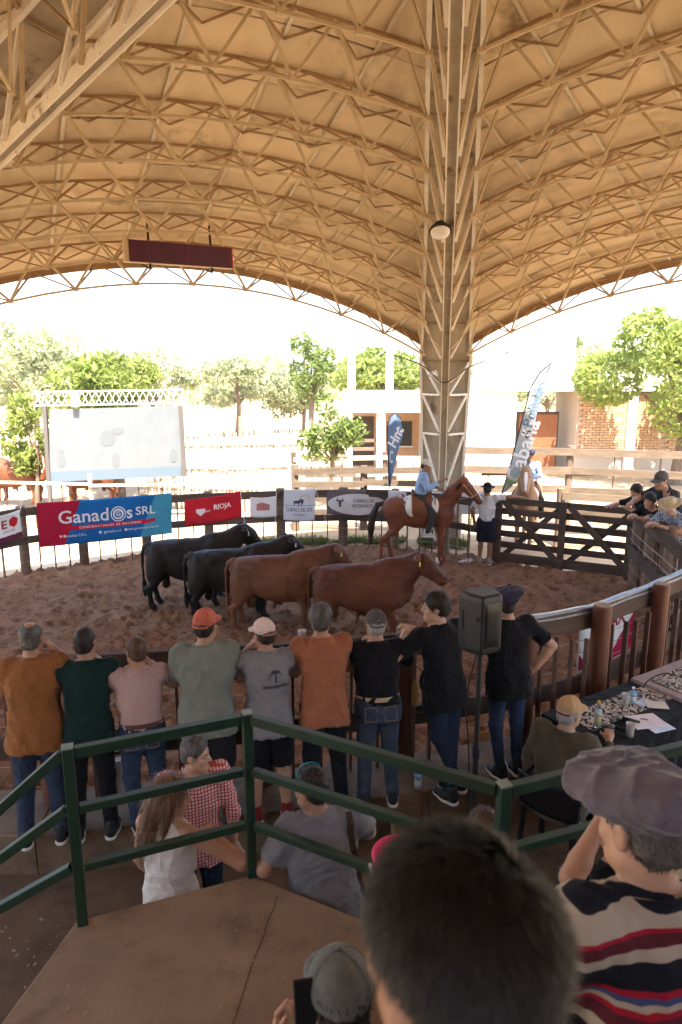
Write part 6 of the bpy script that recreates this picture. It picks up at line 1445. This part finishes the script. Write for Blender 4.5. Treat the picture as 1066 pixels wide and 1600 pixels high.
# man in red checked shirt
s_m = .97; rzm = R(-160); pmn = stand(yaw=62, pitch=-6, elL=(-.26, .05, 1.14), elR=(.28, .0, 1.14), wrR=(.26, .14, .93)); lm = hcloc(306, 1176, 4.42, pmn, s_m, rzm); lm.z = WZ
zs = (EYE + ray(306, 1176) * 4.42).z; s_m = (zs - WZ) / 1.62
person('man in red gingham shirt talking to the woman in white', lm, rzm, pmn, s_m, skin=1, shirt=(GING, 'roll', False, GING), pants=(JEAN[2], 'long'), hair=('salt', 'short'), h=.010, seed=52, face=True, bulk=1.05)
# man in grey T-shirt
rzg2 = R(14); pg = stand(yaw=40, pitch=-8, neck=(-.04, .06, 1.44), shL=(-.20, .05, 1.38), shR=(.18, .05, 1.40)); lg_ = hcloc(487, 1228, 3.86, pg, 1.0, rzg2); lg_.z = WZ; zs = (EYE + ray(487, 1228) * 3.86).z; s_g = (zs - WZ) / 1.60
pg['elL'] = w2l(lg_, rzg2, s_g, G(412, 1366, SZ + .04) + Vector((0, .04, 0))); pg['wrL'] = w2l(lg_, rzg2, s_g, G(412, 1366, SZ + .05) + Vector((.10, .22, .06))); pg['elR'] = (.30, .18, 1.18); pg['wrR'] = (.2, .38, 1.12)
gm = person('man in grey T-shirt with a brown bag strap leaning on the landing corner', lg_, rzg2, pg, s_g, skin=0, shirt=(clothm('heather', (.21, .205, .21)), 'short', False), pants=(JEAN[2], 'long'), hair=('dark', 'short'), h=.010, seed=53, face=True, bulk=1.14, glasses=True)
sh_ = [c for c in gm.children if c.name.startswith('shirt')][0]; bvh = BVHTree.FromPolygons([v.co.copy() for v in sh_.data.vertices], [tuple(p.vertices) for p in sh_.data.polygons])
m = MB(); pr_ = None
for k in range(22):
    t = k / 21; q = Vector((.13 + .13 * t ** 2 * .6, -1, 1.46 - .52 * t)); hit = bvh.ray_cast(q, Vector((0, 1, 0)))
    if hit[0] is None: continue
    p = hit[0] + hit[1] * .006
    if pr_: m.bar(pr_, p, .036, .005, Vector((0, -1, .2)))
    pr_ = p
m.build('bag_strap', pm('strap_leather', (.05, .028, .018), None, rough=.6), gm)
m = MB(); hg = np.array(gm['_hc']); Rg = np.array(Matrix.Rotation(R(40), 3, 'Z') @ Matrix.Rotation(R(-8), 3, 'X'))
m.tube([hg + Rg @ np.array([.092 * math.cos(t), .0 + .055 * math.sin(t) - .0, .085 + .03 * math.sin(t)]) for t in np.linspace(0, 3.14, 12)], .004, 6); m.build('sunglasses_on_head', pm('teal_plastic', (.02, .22, .24), None, rough=.3), gm)
# dark haired person beyond the railing post
ph_ = stand(yaw=-10, pitch=-6); lh = hcloc(757, 1298, 3.55, ph_, .95, R(0)); lh.z = WZ; zs = (EYE + ray(757, 1298) * 3.55).z; s_h = (zs - WZ) / 1.62
person('dark haired person below the railing corner, only the crown showing', lh, 0, ph_, s_h, skin=0, shirt=(W_dgrey, 'short', False), pants=(JEAN[2], 'long'), hair=('brown', 'full'), h=.013, seed=54)
# seated person with raised forearm
pa_ = sitp(yaw=0, pitch=-4); la = hcloc(968, 1290, 2.75, pa_, .96, R(5))
pa_['elL'] = w2l(la, R(5), .96, D(893, 1372, 2.22)); pa_['wrL'] = w2l(la, R(5), .96, D(936, 1288, 2.32)); pa_['hupL'] = (-.4, -1, 0); pa_['shL'] = (-.19, .07, .55)
person('person in black sleeve resting a raised forearm, hidden behind the striped polo man', la, R(5), pa_, .96, skin=0, shirt=(BLACKW, 'short', False), pants=(JEAN[2], 'long'), hair=('dark', 'short'), h=.012, seed=55)
# beret man in striped polo
def polo():
    c_n, c_w, c_m, c_r, c_b = (.010, .012, .020), (.48, .41, .32), (.11, .018, .028), (.38, .012, .035), (.06, .085, .22)
    seq = [(.0, c_n), (.19, c_m), (.222, c_r), (.236, c_w), (.25, c_b), (.264, c_r), (.28, c_n), (.372, c_w), (.425, c_m), (.458, c_r), (.472, c_w), (.486, c_b), (.50, c_r), (.515, c_n), (.575, c_w), (.605, c_m), (.635, c_r), (.648, c_w), (.70, c_n)]
    seq = [(.575 + (z - .62) * .86, tuple(k * .8 for k in c)) for z, c in seq]
    return bands('polo_bands', 2, seq, bump=.3)
pb_ = sitp(yaw=12, pitch=-12, neck=(0, .09, .61), elL=(-.30, .14, .30)); s_b = 1.08; lb = hcloc(1003, 1283, 1.72, pb_, s_b, R(14))
bm_ = person('man in grey beret and boldly striped polo at the right edge', lb, R(14), pb_, s_b, skin=1, shirt=(polo(), 'short', False, clothm('navy_collar', (.012, .014, .024))), pants=(JEAN[2], 'long'), hair=('salt', 'short'), hat=('beret', pm('beret_felt', (.135, .118, .138), (.095, .082, .10), 7, .95, .6, 120, .003, col3=(.17, .15, .165), s3=16, lo3=.5, hi3=.7, spec=.1, sheen=.3), dict(tilt=-4, dx=-.01, dy=.02, tx=4)), h=.009, seed=56, bulk=1.12, belly=.03)
# man in cap with phone
pc = sitp(yaw=10, pitch=-12, elL=(-.27, .12, .27), wrL=(-.20, .30, .37), hdirL=(.15, .5, .8), hupL=(-.9, .3, .1), curlL=.9); lc = hcloc(531, 1556, 1.88, pc, 1.0, R(4))
cmn = person('man in grey cap lifting a phone at the bottom edge', lc, R(4), pc, 1.0, skin=0, shirt=(clothm('maroon_shirt', (.10, .012, .025)), 'long', False), pants=(JEAN[0], 'long'), hair=('dark', 'under'), hat=('cap', clothm('washed_cap', (.145, .15, .14), .7, 14), None), h=.010, seed=57)
ph = empty('phone', EYE + ray(476, 1566) * 1.82, R(10)); tag(ph, 'black phone held up by the man in the grey cap', 'phone')
m = MB(); m.box((0, 0, 0), (.058, .008, .115), Matrix.Rotation(R(-24), 3, 'X')); m.build('phone_case', pm('phone_case', (.015, .015, .017), None, rough=.35), ph, bevel=.003)
m = MB(); m.box(Matrix.Rotation(R(-24), 3, 'X') @ Vector((0, -.0055, 0)), (.052, .002, .107), Matrix.Rotation(R(-24), 3, 'X')); m.build('phone_screen', pm('phone_screen', (.01, .01, .012), None, rough=.5, spec=.2), ph)
# big dark head right in front of the camera
pbh = sitp(yaw=36, pitch=-4); s_n = .96; ln = hcloc(713, 1480, .69, pbh, s_n, 0)
nm = person('dark cropped head of the man right in front of the camera', ln, 0, pbh, s_n, skin=0, shirt=(clothm('near_shirt', (.06, .06, .07)), 'short', False), pants=(JEAN[2], 'long'), hair=None, h=.008, seed=58, curl=.6)
hn = np.array(nm['_hc']); Rn = np.array(Matrix.Rotation(R(36), 3, 'Z') @ Matrix.Rotation(R(-4), 3, 'X'))
S = SDF((-.12, -.15, -.14), (.12, .13, .15), .004); S.ell((0, -.012, .032), (.079, .098, .088), k=.01); S.ell((0, -.045, -.03), (.068, .060, .062), k=.02)
for s_ in (-1, 1): S.ell((s_ * .088, .006, -.03), (.034, .045, .052), k=.006, sub=True)
S.cut((0, .078, .062), (0, .55, -.42)); S.cut((0, -.1, -.08), (0, .2, -1)); V, Q = S.nets(); me0 = np_mesh('hair', V, Q)
co = V[RNG.integers(0, len(V), 22000)]; n = len(co); cen = np.array([0, -.012, .02]); nn_ = (co - cen) / np.array([.079, .098, .088]) ** 2; nn_ /= np.linalg.norm(nn_, axis=1)[:, None]
wh = np.array([.052, -.045, .098]); rad_ = co - wh; rad_ -= nn_ * (rad_ * nn_).sum(1)[:, None]; rl2 = np.linalg.norm(rad_, axis=1)[:, None]; rad_ /= np.maximum(rl2, 1e-4); tw = np.cross(nn_, rad_)
d = rad_ + tw * .55 + RNG.normal(0, .32, (n, 3)); d -= nn_ * (d * nn_).sum(1)[:, None]; d /= np.linalg.norm(d, axis=1)[:, None]
L_ = RNG.uniform(.018, .040, (n, 1)) * np.where(co[:, 2:3] < .01, .35, 1.0); sd_ = np.cross(d, nn_); w_ = .0010
keep = rl2[:, 0] > .003
b0 = co - nn_ * .002; b1 = co + d * L_ * .5 + nn_ * (.010 * np.minimum(1, rl2 / .03)); b2 = co + d * L_ + nn_ * RNG.uniform(.006, .020, (n, 1)) * np.where(co[:, 2:3] < .01, .3, 1.0)
VV = np.concatenate([b0 - sd_ * w_, b0 + sd_ * w_, b1 + sd_ * w_, b1 - sd_ * w_, b2]); k_ = np.arange(n)[keep]; F = np.concatenate([np.stack([k_, k_ + n, k_ + 2 * n], 1), np.stack([k_, k_ + 2 * n, k_ + 3 * n], 1), np.stack([k_ + 3 * n, k_ + 2 * n, k_ + 4 * n], 1)])
S2 = SDF((-.12, -.15, -.14), (.12, .13, .15), .004); S2.ell((0, -.012, .032), (.0775, .0965, .0865), k=.01); S2.ell((0, -.045, -.03), (.0665, .0585, .061), k=.02)
for s_ in (-1, 1): S2.ell((s_ * .088, .006, -.03), (.034, .045, .052), k=.006, sub=True)
S2.cut((0, .078, .062), (0, .55, -.42)); S2.cut((0, -.1, -.08), (0, .2, -1)); Vs, Qs = S2.nets()
ob('hair', np_mesh('hair', VV, F), pm('hair_near', (.011, .0085, .007), (.020, .015, .012), 40, .55, spec=.35), nm, hn, eul(Rn))
ob('scalp', np_mesh('scalp', Vs, Qs), pm('scalp_shadow', (.014, .010, .008), (.010, .008, .006), 30, .8), nm, hn, eul(Rn))

# ---------------------------------------------------------------- loudspeaker on its stand
M_spk = pm('speaker_plastic', (.016, .017, .019), (.022, .023, .025), 30, .5, .3, 300, .001, spec=.4); sc = D(753, 970, 4.72); spk = empty('loudspeaker', sc, R(28)); tag(spk, 'black plastic loudspeaker raised on a pole between two men', 'loudspeaker'); spk.scale = (.88, .88, .96)
m = MB(); pl = [(-.15, .13), (-.155, .02), (-.105, -.13), (.105, -.13), (.155, .02), (.15, .13)]; n_ = 6
m.add([(x * sc__, y * sc__, z) for z, sc__ in ((-.235, .90), (-.20, 1.0), (.20, 1.0), (.235, .90)) for x, y in pl], [tuple(range(5, -1, -1)), tuple(range(18, 24))] + [(r_ * 6 + k, r_ * 6 + (k + 1) % 6, r_ * 6 + 6 + (k + 1) % 6, r_ * 6 + 6 + k) for r_ in range(3) for k in range(6)])
m.build('cabinet', M_spk, spk, bevel=.014)
m = MB(); m.grid(lambda u, v: Vector((.082 * (2 * u - 1), -.131 - .010 * (1 - (2 * u - 1) ** 6) * (1 - (2 * v - 1) ** 6), .175 * (2 * v - 1))), 10, 10); m.build('back_panel', pm('speaker_back', (.010, .010, .011), None, rough=.35), spk, smooth=True)
for k in range(3): m = MB(); m.box((-.118, -.10, .07 - .012 * k), (.05, .02, .006)); m.build('vent_slot', pm('black_plastic', (.012, .012, .013)), spk)
for k in range(3): m = MB(); m.box((.118, -.10, .07 - .012 * k), (.05, .02, .006)); m.build('vent_slot', pm('black_plastic', (.012, .012, .013)), spk)
m = MB(); m.box((-.157, .07, .02), (.012, .05, .14)); m.build('handle', M_spk, spk, bevel=.005)
stn = empty('speaker_stand', (sc.x, sc.y, WZ)); tag(stn, 'thin black speaker stand standing on the walkway', 'stand')
hgt = sc.z - WZ - .22
m = MB(); m.tube([(0, 0, .1), (0, 0, hgt * .55)], .021, 12); m.build('lower_tube', M_spk, stn); m = MB(); m.tube([(0, 0, hgt * .5), (0, 0, hgt)], .016, 12); m.build('upper_tube', M_spk, stn); m = MB(); m.tube([(0, 0, hgt * .53), (0, 0, hgt * .58)], .028, 12); m.build('collar', M_spk, stn)
for k in range(3):
    a = k * 2.094 + .5; m = MB(); m.bar((0, 0, .55), (.42 * math.cos(a), .42 * math.sin(a), .01), .022, .022); m.build('leg', M_spk, stn)
cable('cable', 'black cable hanging from the loudspeaker down its stand', [sc + Vector((-.03, -.05, -.2)), sc + Vector((-.10, -.06, -.6)), sc + Vector((-.06, -.04, -1.1)), Vector((sc.x - .05, sc.y - .03, WZ + .1))], .006)
# coil of cable on a batten, loops and wires, orange bottle
cc_ = Vector((.80, fy(.80) - .06, KZ + .80)); m = MB()
for k in range(7):
    r1, r2 = .075 + .006 * random.random(), .125 + .012 * random.random(); ox, oz = random.uniform(-.008, .008), random.uniform(-.01, .01)
    m.tube([cc_ + Vector((ox + r1 * math.cos(q * .3491), -.012 * k % .03 - .01, oz + r2 * math.sin(q * .3491))) for q in range(19)], .007, 5, cap=False)
tag(m.build('cable_coil', pm('black_rubber', (.015, .015, .015)), smooth=True), 'coil of black cable hung on a fence batten', 'cable')
cable('cable', 'black cable running from the coil along the fence to the post', [cc_ + Vector((-.05, -.03, .1)), cc_ + Vector((-.2, -.02, .22)), cc_ + Vector((-.26, -.02, .28))], .005)
cable('cable', 'loop of thin cable dangling below the coil', [cc_ + Vector((-.02, -.03, -.1)), cc_ + Vector((-.06, -.03, -.28)), cc_ + Vector((-.16, -.03, -.24)), cc_ + Vector((-.12, -.03, -.02)), cc_ + Vector((-.28, -.03, -.08))], .004)
cable('cable', 'cable trailing down the post and over the kerb edge', [Vector((.60, fy(.6) - .14, KZ + .9)), Vector((.62, fy(.6) - .15, KZ + .3)), Vector((.66, fy(.6) - .3, KZ + .02)), Vector((.74, fy(.7) - .5, KZ - .05)), Vector((.78, fy(.7) - .52, WZ + .02))], .005)
m = MB(); bx_ = Vector((.655, fy(.65) - .10, KZ + .62)); m.lathe([(.02, 0), (.032, .01), (.033, .19), (.022, .22), (.022, .235)], 14, bx_); tag(m.build('bottle', pm('amber_plastic', (.42, .26, .07), None, rough=.35), smooth=True), 'amber bottle hanging beside the post near the cable coil', 'bottle')
def water_bottle(loc, label, cap_c, h_=.24, r=.033, fill=.45, liquid=(.8, .85, .8)):
    b = empty('bottle', loc); tag(b, label, 'bottle'); k = h_ / .24
    m = MB(); m.lathe([(r * .9, 0), (r, .012 * k), (r, .06 * k), (r * .93, .08 * k), (r, .10 * k), (r, .16 * k), (r * .55, .20 * k), (r * .4, .215 * k), (r * .4, .225 * k)], 16); m.build('bottle_body', glass('clear_plastic', (.92, .96, 1)), b, smooth=True)
    m = MB(); m.lathe([(r * .42, .224 * k), (r * .42, .243 * k)], 14); m.build('cap', pm('cap_' + label[:12], cap_c, None, rough=.4), b)
    m = MB(); m.lathe([(r * .85, .006), (r * .93, fill * h_)], 16); m.build('drink', pm('drink_' + label[:12], liquid, None, rough=.2), b, smooth=True)
    m = MB(); m.lathe([(r * 1.01, .11 * k), (r * 1.01, .155 * k)], 16); m.build('wrapper', pm('wrap_' + label[:12], (.25, .45, .7) if liquid[2] > .7 else (.5, .6, .55), None, rough=.4), b, smooth=True)
    return b
water_bottle(G(653, 1233, KZ), 'clear water bottle standing on the kerb', (.6, .65, .7))
# cups on the rail
M_cup = pm('cup_plastic', (.74, .72, .70), None, rough=.35, trans=.3)
def cup(loc, label, h_=.11):
    b = empty('cup', loc); tag(b, label, 'cup', 'plastic cups'); m = MB(); m.lathe([(.028, 0), (.036, h_), (.037, h_ + .002), (.034, h_), (.026, .004)], 18); m.build('cup_wall', M_cup, b, smooth=True)
    m = MB(); m.lathe([(.029, .006), (.032, h_ * .55)], 16); m.build('drink', pm('drink_pale', (.62, .55, .42), None, rough=.15), b, smooth=True)
cup(Vector((-.70, fy(-.7) + .03, KZ + 1.225)), 'white cup on the rail right of the sage green shirt'); cup(Vector((-.34, fy(-.34) + .1, KZ + 1.225)), 'white cup by the shoulder of the rust shirt')

# ---------------------------------------------------------------- announcer's table
TZ = 1.1; nl, fl_, nr, fr_ = G(946, 1166, TZ), G(902, 1119, TZ), G(1066, 1114, TZ), G(992, 1082, TZ)
ex = (nr - nl).normalized(); ey = (fl_ - nl); wid = min(ey.length, .62); ey = Vector((-ex.y, ex.x, 0)); LN = 1.75
tb = empty('table', Vector((nl.x, nl.y, WZ)), math.atan2(ex.y, ex.x)); tag(tb, 'long table under a black cloth beside the fence', 'table'); th_ = TZ - WZ; wid = .62
m = MB(); m.box((LN / 2, wid / 2, th_ - .02), (LN, wid, .03)); m.build('tabletop', pm('table_board', (.3, .22, .15), None), tb)
for x in (.1, LN - .1):
    for y in (.08, wid - .08): m = MB(); m.box((x, y, (th_ - .04) / 2), (.04, .04, th_ - .04)); m.build('leg', pm('black_metal', (.02, .02, .02)), tb)
C_blk = clothm('black_cloth', (.012, .012, .014), .7, 3)
tc = empty('tablecloth', tb.location, tb.rotation_euler.z); tag(tc, 'black cloth draped over the announcer table', 'tablecloth')
m = MB(); m.grid(lambda u, v: Vector((-.02 + (LN + .04) * u, -.02 + (wid + .04) * v, th_ + .002 + .002 * math.sin(9 * u + 5 * v))), 30, 10); m.build('cloth_top', C_blk, tc, smooth=True)
def drop(a, b, seed):
    m = MB(); a, b = Vector(a), Vector(b); n2 = Vector(((b - a).y, -(b - a).x, 0)).normalized()
    m.grid(lambda u, v: a.lerp(b, u) + Vector((0, 0, th_ + .002 - .72 * v)) + n2 * (.004 + .03 * v * (math.sin(u * 26 + seed) + .5 * math.sin(u * 61 + seed)) ), 60, 8); m.build('cloth_drop', C_blk, tc, smooth=True)
drop((-.02, -.02, 0), (LN + .02, -.02, 0), 1); drop((-.02, wid + .02, 0), (-.02, -.02, 0), 4)
DAM = bpy.data.materials.new('damask'); DAM.use_nodes = True; N = DAM.node_tree.nodes; L = DAM.node_tree.links; tcn = N.new('ShaderNodeTexCoord'); vo = N.new('ShaderNodeTexNoise'); vo.inputs['Scale'].default_value = 16; vo.inputs['Distortion'].default_value = 2.2; vo.inputs['Detail'].default_value = 2
L.new(tcn.outputs['Object'], vo.inputs['Vector']); cr_ = N.new('ShaderNodeValToRGB'); cr_.color_ramp.interpolation = 'CONSTANT'; cr_.color_ramp.elements[0].color = (.02, .018, .018, 1); cr_.color_ramp.elements[1].color = (.52, .46, .40, 1); cr_.color_ramp.elements[1].position = .5
L.new(vo.outputs['Fac'], cr_.inputs['Fac']); L.new(cr_.outputs['Color'], N['Principled BSDF'].inputs['Base Color']); N['Principled BSDF'].inputs['Roughness'].default_value = .9
ru = MB(); ru.grid(lambda u, v: Vector((.10 + (LN - .12) * u, .20 + .30 * v, th_ + .007 + .002 * math.sin(12 * u + 3 * v))), 24, 6); o = ru.build('table_runner', DAM, None, tb.location, (0, 0, tb.rotation_euler.z), smooth=True); tag(o, 'black and cream damask runner along the table', 'runner')
def tw(x, y, z=0): return tb.location + rotz(tb.rotation_euler.z) @ Vector((x, y, th_ + .010 + z))
def tg(px, py): p = G(px, py, TZ + .012); return p
water_bottle(tg(933, 1135), 'bottle with yellow cap and pale juice on the table', (.75, .55, .02), .23, .03, .38, (.62, .56, .30)); water_bottle(tg(988, 1098), 'small clear water bottle at the far side of the table', (.8, .82, .85), .15, .03, .5)
cup(tg(977, 1102), 'empty white cup beside the small water bottle'); cup(tg(984, 1150), 'half full white cup at the near edge of the table')
PAP = pm('paper', (.78, .74, .76), (.70, .66, .68), 4, .8)
def sheet(name, label, px, py, w, d_, rz_, mat, th=.006, cat='papers'):
    m = MB(); m.box((0, 0, th / 2), (w, d_, th)); o = m.build(name, mat, None, tg(px, py), (0, 0, R(rz_)), bevel=.001); tag(o, label, cat); return o
sheet('papers', 'stack of white papers on the table runner', 1008, 1128, .30, .21, 12, PAP, .012); sheet('leaflet', 'glossy pale leaflet beside the papers', 1030, 1136, .22, .15, 20, pm('glossy_paper', (.62, .64, .66), (.45, .48, .52), 10, .2, spec=.5), .003, 'leaflet')
sheet('leaflet', 'blue white leaflet near the small bottle', 1006, 1098, .16, .10, 30, pm('blue_paper', (.35, .45, .60), (.55, .58, .62), 12, .3), .004, 'leaflet'); sheet('booklet', 'cream booklet at the far end of the runner', 1026, 1102, .18, .13, -10, pm('cream_paper', (.60, .52, .42), (.68, .62, .54), 6, .7), .01, 'booklet')
m = MB(); m.tube([tg(1000, 1126) + Vector((0, 0, .02)), tg(1012, 1128) + Vector((.0, 0, .02))], .005, 8); tag(m.build('pen', pm('pen_purple', (.12, .06, .12), None, rough=.4)), 'dark pen lying on the papers', 'pen')
for px, py, l_ in ((955, 1140, 'microphone with silver head nearest the announcer'), (966, 1125, 'second microphone lying on the runner')):
    b = empty('microphone', tg(px, py) + Vector((0, 0, .025)), R(-25)); tag(b, l_, 'microphone'); m = MB(); m.tube([(.03, 0, 0), (.17, 0, -.006)], [.017, .012], 10); m.build('handle', pm('black_plastic', (.012, .012, .013)), b, smooth=True)
    S = SDF((-.04, -.04, -.04), (.05, .04, .04), .004); S.ell((0, 0, 0), (.03, .025, .025)); ob('grille', S.mesh('grille'), pm('mic_grille', (.35, .34, .32), (.15, .15, .14), 300, .4, metal=.7), b)
t2 = empty('small_table', G(1112, 1082, TZ + .12)); t2.location.z = WZ; tag(t2, 'second table with pinkish lace cloth at the right edge', 'table'); t2.rotation_euler = (0, 0, math.atan2(ex.y, ex.x))
PKC = clothm('pink_cloth', (.40, .33, .33), .8, 4); hz = TZ + .03 - WZ
m = MB(); m.grid(lambda u, v: Vector((-.18 + 1.1 * u, -.02 + .7 * v, hz + .004 * math.sin(8 * u + 3 * v))), 12, 12); m.build('cloth_top', PKC, t2, smooth=True)
m = MB(); m.grid(lambda u, v: Vector((-.08 + .9 * u, .10 + .46 * v, hz + .008 + .004 * math.sin(8 * u + 3 * v))), 12, 8); m.build('lace_runner', DAM, t2, smooth=True)
m = MB(); m.grid(lambda u, v: Vector((-.18 - .02 * math.sin(v * 9), -.02 + .7 * u, hz - .6 * v)) + Vector((.02 * math.sin(u * 22) * v, 0, 0)), 30, 8); m.build('cloth_drop', PKC, t2, smooth=True)
m = MB(); m.grid(lambda u, v: Vector((-.18 + 1.1 * u, -.02 + .02 * math.sin(u * 22) * v, hz - .6 * v)), 30, 8); m.build('cloth_drop', DAM, t2, smooth=True)
for x in (-.1, .8):
    for y in (.06, .6): m = MB(); m.box((x, y, hz / 2 - .02), (.04, .04, hz - .04)); m.build('leg', pm('black_metal', (.02, .02, .02)), t2)
cable('cable', 'black cable curling over the lace table', [G(1005, 1075, TZ), G(1015, 1062, TZ + .1), G(1040, 1052, TZ + .13), G(1066, 1058, TZ + .13), G(1090, 1050, TZ + .13)], .006)
# announcer and his chair
ps_ = sitp(yaw=-14, pitch=-4, elR=(.30, .24, .34), wrR=(.22, .46, .44), elL=(-.29, .12, .30), curlR=.9); rza = R(-40); la = hcloc(890, 1112, 5.35, ps_, 1.0, rza); OL = clothm('olive', (.10, .085, .055), .7); 
person('announcer in olive shirt and tan cap seated at the table', la, rza, ps_, 1.0, skin=1, shirt=(OL, 'long', False, OL), pants=(JEAN[0], 'long'), hair=('white', 'under'), hat=('cap', clothm('tan_cap', (.52, .33, .16)), dict(gap=True, gaphair='white', strap=clothm('strap_red', (.3, .03, .03)))), h=.011, seed=61, bulk=1.2, belly=.04)
chn = empty('plastic_chair', Vector((la.x, la.y, WZ)), rza); tag(chn, 'black plastic chair under the announcer', 'chair'); sh0 = la.z - WZ + .0; PL = pm('chair_plastic', (.014, .014, .016), None, rough=.4)
m = MB(); m.box((0, .06, sh0 - .005), (.46, .46, .03)); m.build('seat', PL, chn, bevel=.01)
m = MB(); m.grid(lambda u, v: Vector(((u - .5) * .48, -.20 - .08 * v + .05 * (2 * u - 1) ** 2, sh0 + .02 + .32 * v)), 10, 8); bk_ = m.build('backrest', PL, chn, smooth=True); bk_.modifiers.new('t', 'SOLIDIFY').thickness = .02
for x, y in ((-.2, -.16), (.2, -.16), (-.2, .26), (.2, .26)): m = MB(); m.bar((x, y, sh0 - .02), (x * 1.12, y * 1.12, 0), .045, .03); m.build('leg', PL, chn)
for x in (-.25, .25): m = MB(); m.tube([(x, -.2, sh0 + .22), (x, .16, sh0 + .2), (x, .24, sh0)], .018, 8); m.build('armrest', PL, chn)
# pink perforated basket, crate, white chair, sack
pk = empty('pink_basket', EYE + ray(627, 1372) * 2.85, R(-10)); tag(pk, 'bright pink perforated plastic basket behind the dark head', 'basket'); PK = pm('pink_plastic', (.80, .035, .17), None, rough=.4, trans=.15)
n1, n2_ = 40, 10; m = MB(); fn = lambda u, v: Vector(((.085 + .03 * v) * math.cos(6.2832 * u), (.085 + .03 * v) * math.sin(6.2832 * u), -.15 + .26 * v)); m.grid(fn, n1, n2_); m.f = [f for i, f in enumerate(m.f) if not ((i // n1) in (2, 4, 6, 8) and (i % n1) % 3 == (i // n1 // 2) % 2)]; m.m = [0] * len(m.f)
o = m.build('basket_wall', PK, pk, smooth=True); o.modifiers.new('t', 'SOLIDIFY').thickness = .004
m = MB(); m.tube([fn(q / 32, 1) for q in range(33)], .010, 8, cap=False); m.build('rim', PK, pk, smooth=True); m = MB(); m.lathe([(.084, -.15), (.084, -.145)], 30); m.build('base', PK, pk)
m = MB(); m.tube([fn(.58, 1.0) + Vector((-.02, -.02, .0)), fn(.60, .75) + Vector((-.02, -.02, 0)), fn(.61, .5) + Vector((-.02, -.02, 0))], .008, 6); m.build('metal_clip', M_alu, pk)
cb = empty('cardboard_box', G(640, 1290, WZ + .16) + Vector((0, -.05, -.16)), R(15)); cb.location.z = WZ; tag(cb, 'small open cardboard box against the kerb', 'box'); CBM = pm('cardboard', (.30, .19, .10), (.24, .15, .08), 5, .9)
for c_, d_ in (((0, -.1, .09), (.26, .006, .18)), ((0, .1, .09), (.26, .006, .18)), ((-.13, 0, .09), (.006, .2, .18)), ((.13, 0, .09), (.006, .2, .18)), ((0, 0, .006), (.26, .2, .006))): m = MB(); m.box(c_, d_); m.build('panel', CBM, cb)
wc = empty('white_chair', Vector((-1.78, fy(-1.78) - .30, KZ)), R(20)); tag(wc, 'white plastic chair folded against the fence between two men', 'chair'); WP = pm('white_plastic', (.8, .8, .78))
m = MB(); m.tube([(-.12, 0, 0), (-.12, .05, .78), (-.08, .07, .92), (.0, .075, .95), (.08, .07, .92), (.12, .05, .78), (.12, 0, 0)], .016, 8); m.build('frame', WP, wc, smooth=True)
for z in (.45, .58, .71): m = MB(); m.box((0, .04 + .01 * z, z), (.22, .02, .07)); m.build('back_slat', WP, wc, bevel=.004)
m = MB(); m.box((.0, -.04, .32), (.22, .03, .36), Matrix.Rotation(R(-8), 3, 'X')); m.build('seat', WP, wc, bevel=.006)
sk = SDF((-.2, -.15, -.02), (.2, .15, .6), .012); sk.rc((0, 0, .1), (.0, 0, .38), .1, .06, .05); sk.folds(.012, 9, (.05, .12), 8); sk.cut((0, 0, 0), (0, 0, -1)); tag(ob('white_sack', sk.mesh('sack'), clothm('sack', (.6, .57, .54)), None, Vector((-1.12, fy(-1.12) - .24, KZ))), 'crumpled white sack at the foot of the fence behind the red shirt', 'sack')
# scattered bits of straw and clods on the sand
m = MB(); rr_ = random.Random(4)
for k in range(420):
    x, y = rr_.uniform(-7, 5.2), rr_.uniform(5.6, 15); z = float(sand_z(np.array([x]), np.array([y]))[0]); a = rr_.uniform(0, 6.28); l_ = rr_.uniform(.015, .06)
    m.bar((x, y, z + .006), (x + l_ * math.cos(a), y + l_ * math.sin(a), z + .01), .006, .006)
tag(m.build('straw_bits', pm('straw_bit', (.42, .32, .20), None)), 'bits of straw scattered over the sand', 'straw', kind='stuff')

m = MB(); rr_ = random.Random(9)
for k in range(90):
    x, y = rr_.uniform(-1.3, .6), rr_.uniform(2.15, 3.2)
    if y > 3.2 - .35 * abs(x + .5): continue
    s_ = rr_.uniform(.003, .010); m.box((x, y, SZ + s_ * .3), (s_ * rr_.uniform(1, 3), s_, s_ * .6), rotz(rr_.uniform(0, 3)))
for k in range(60):
    x, y = rr_.uniform(-2.6, -1.5), rr_.uniform(3.2, 4.3); s_ = rr_.uniform(.004, .014); m.box((x, y, WZ + s_ * .3), (s_ * 2, s_, s_ * .6), rotz(rr_.uniform(0, 3)))
tag(m.build('floor_litter', pm('litter', (.30, .24, .16), None)), 'specks of litter and dust on the concrete floor', 'litter', kind='stuff')
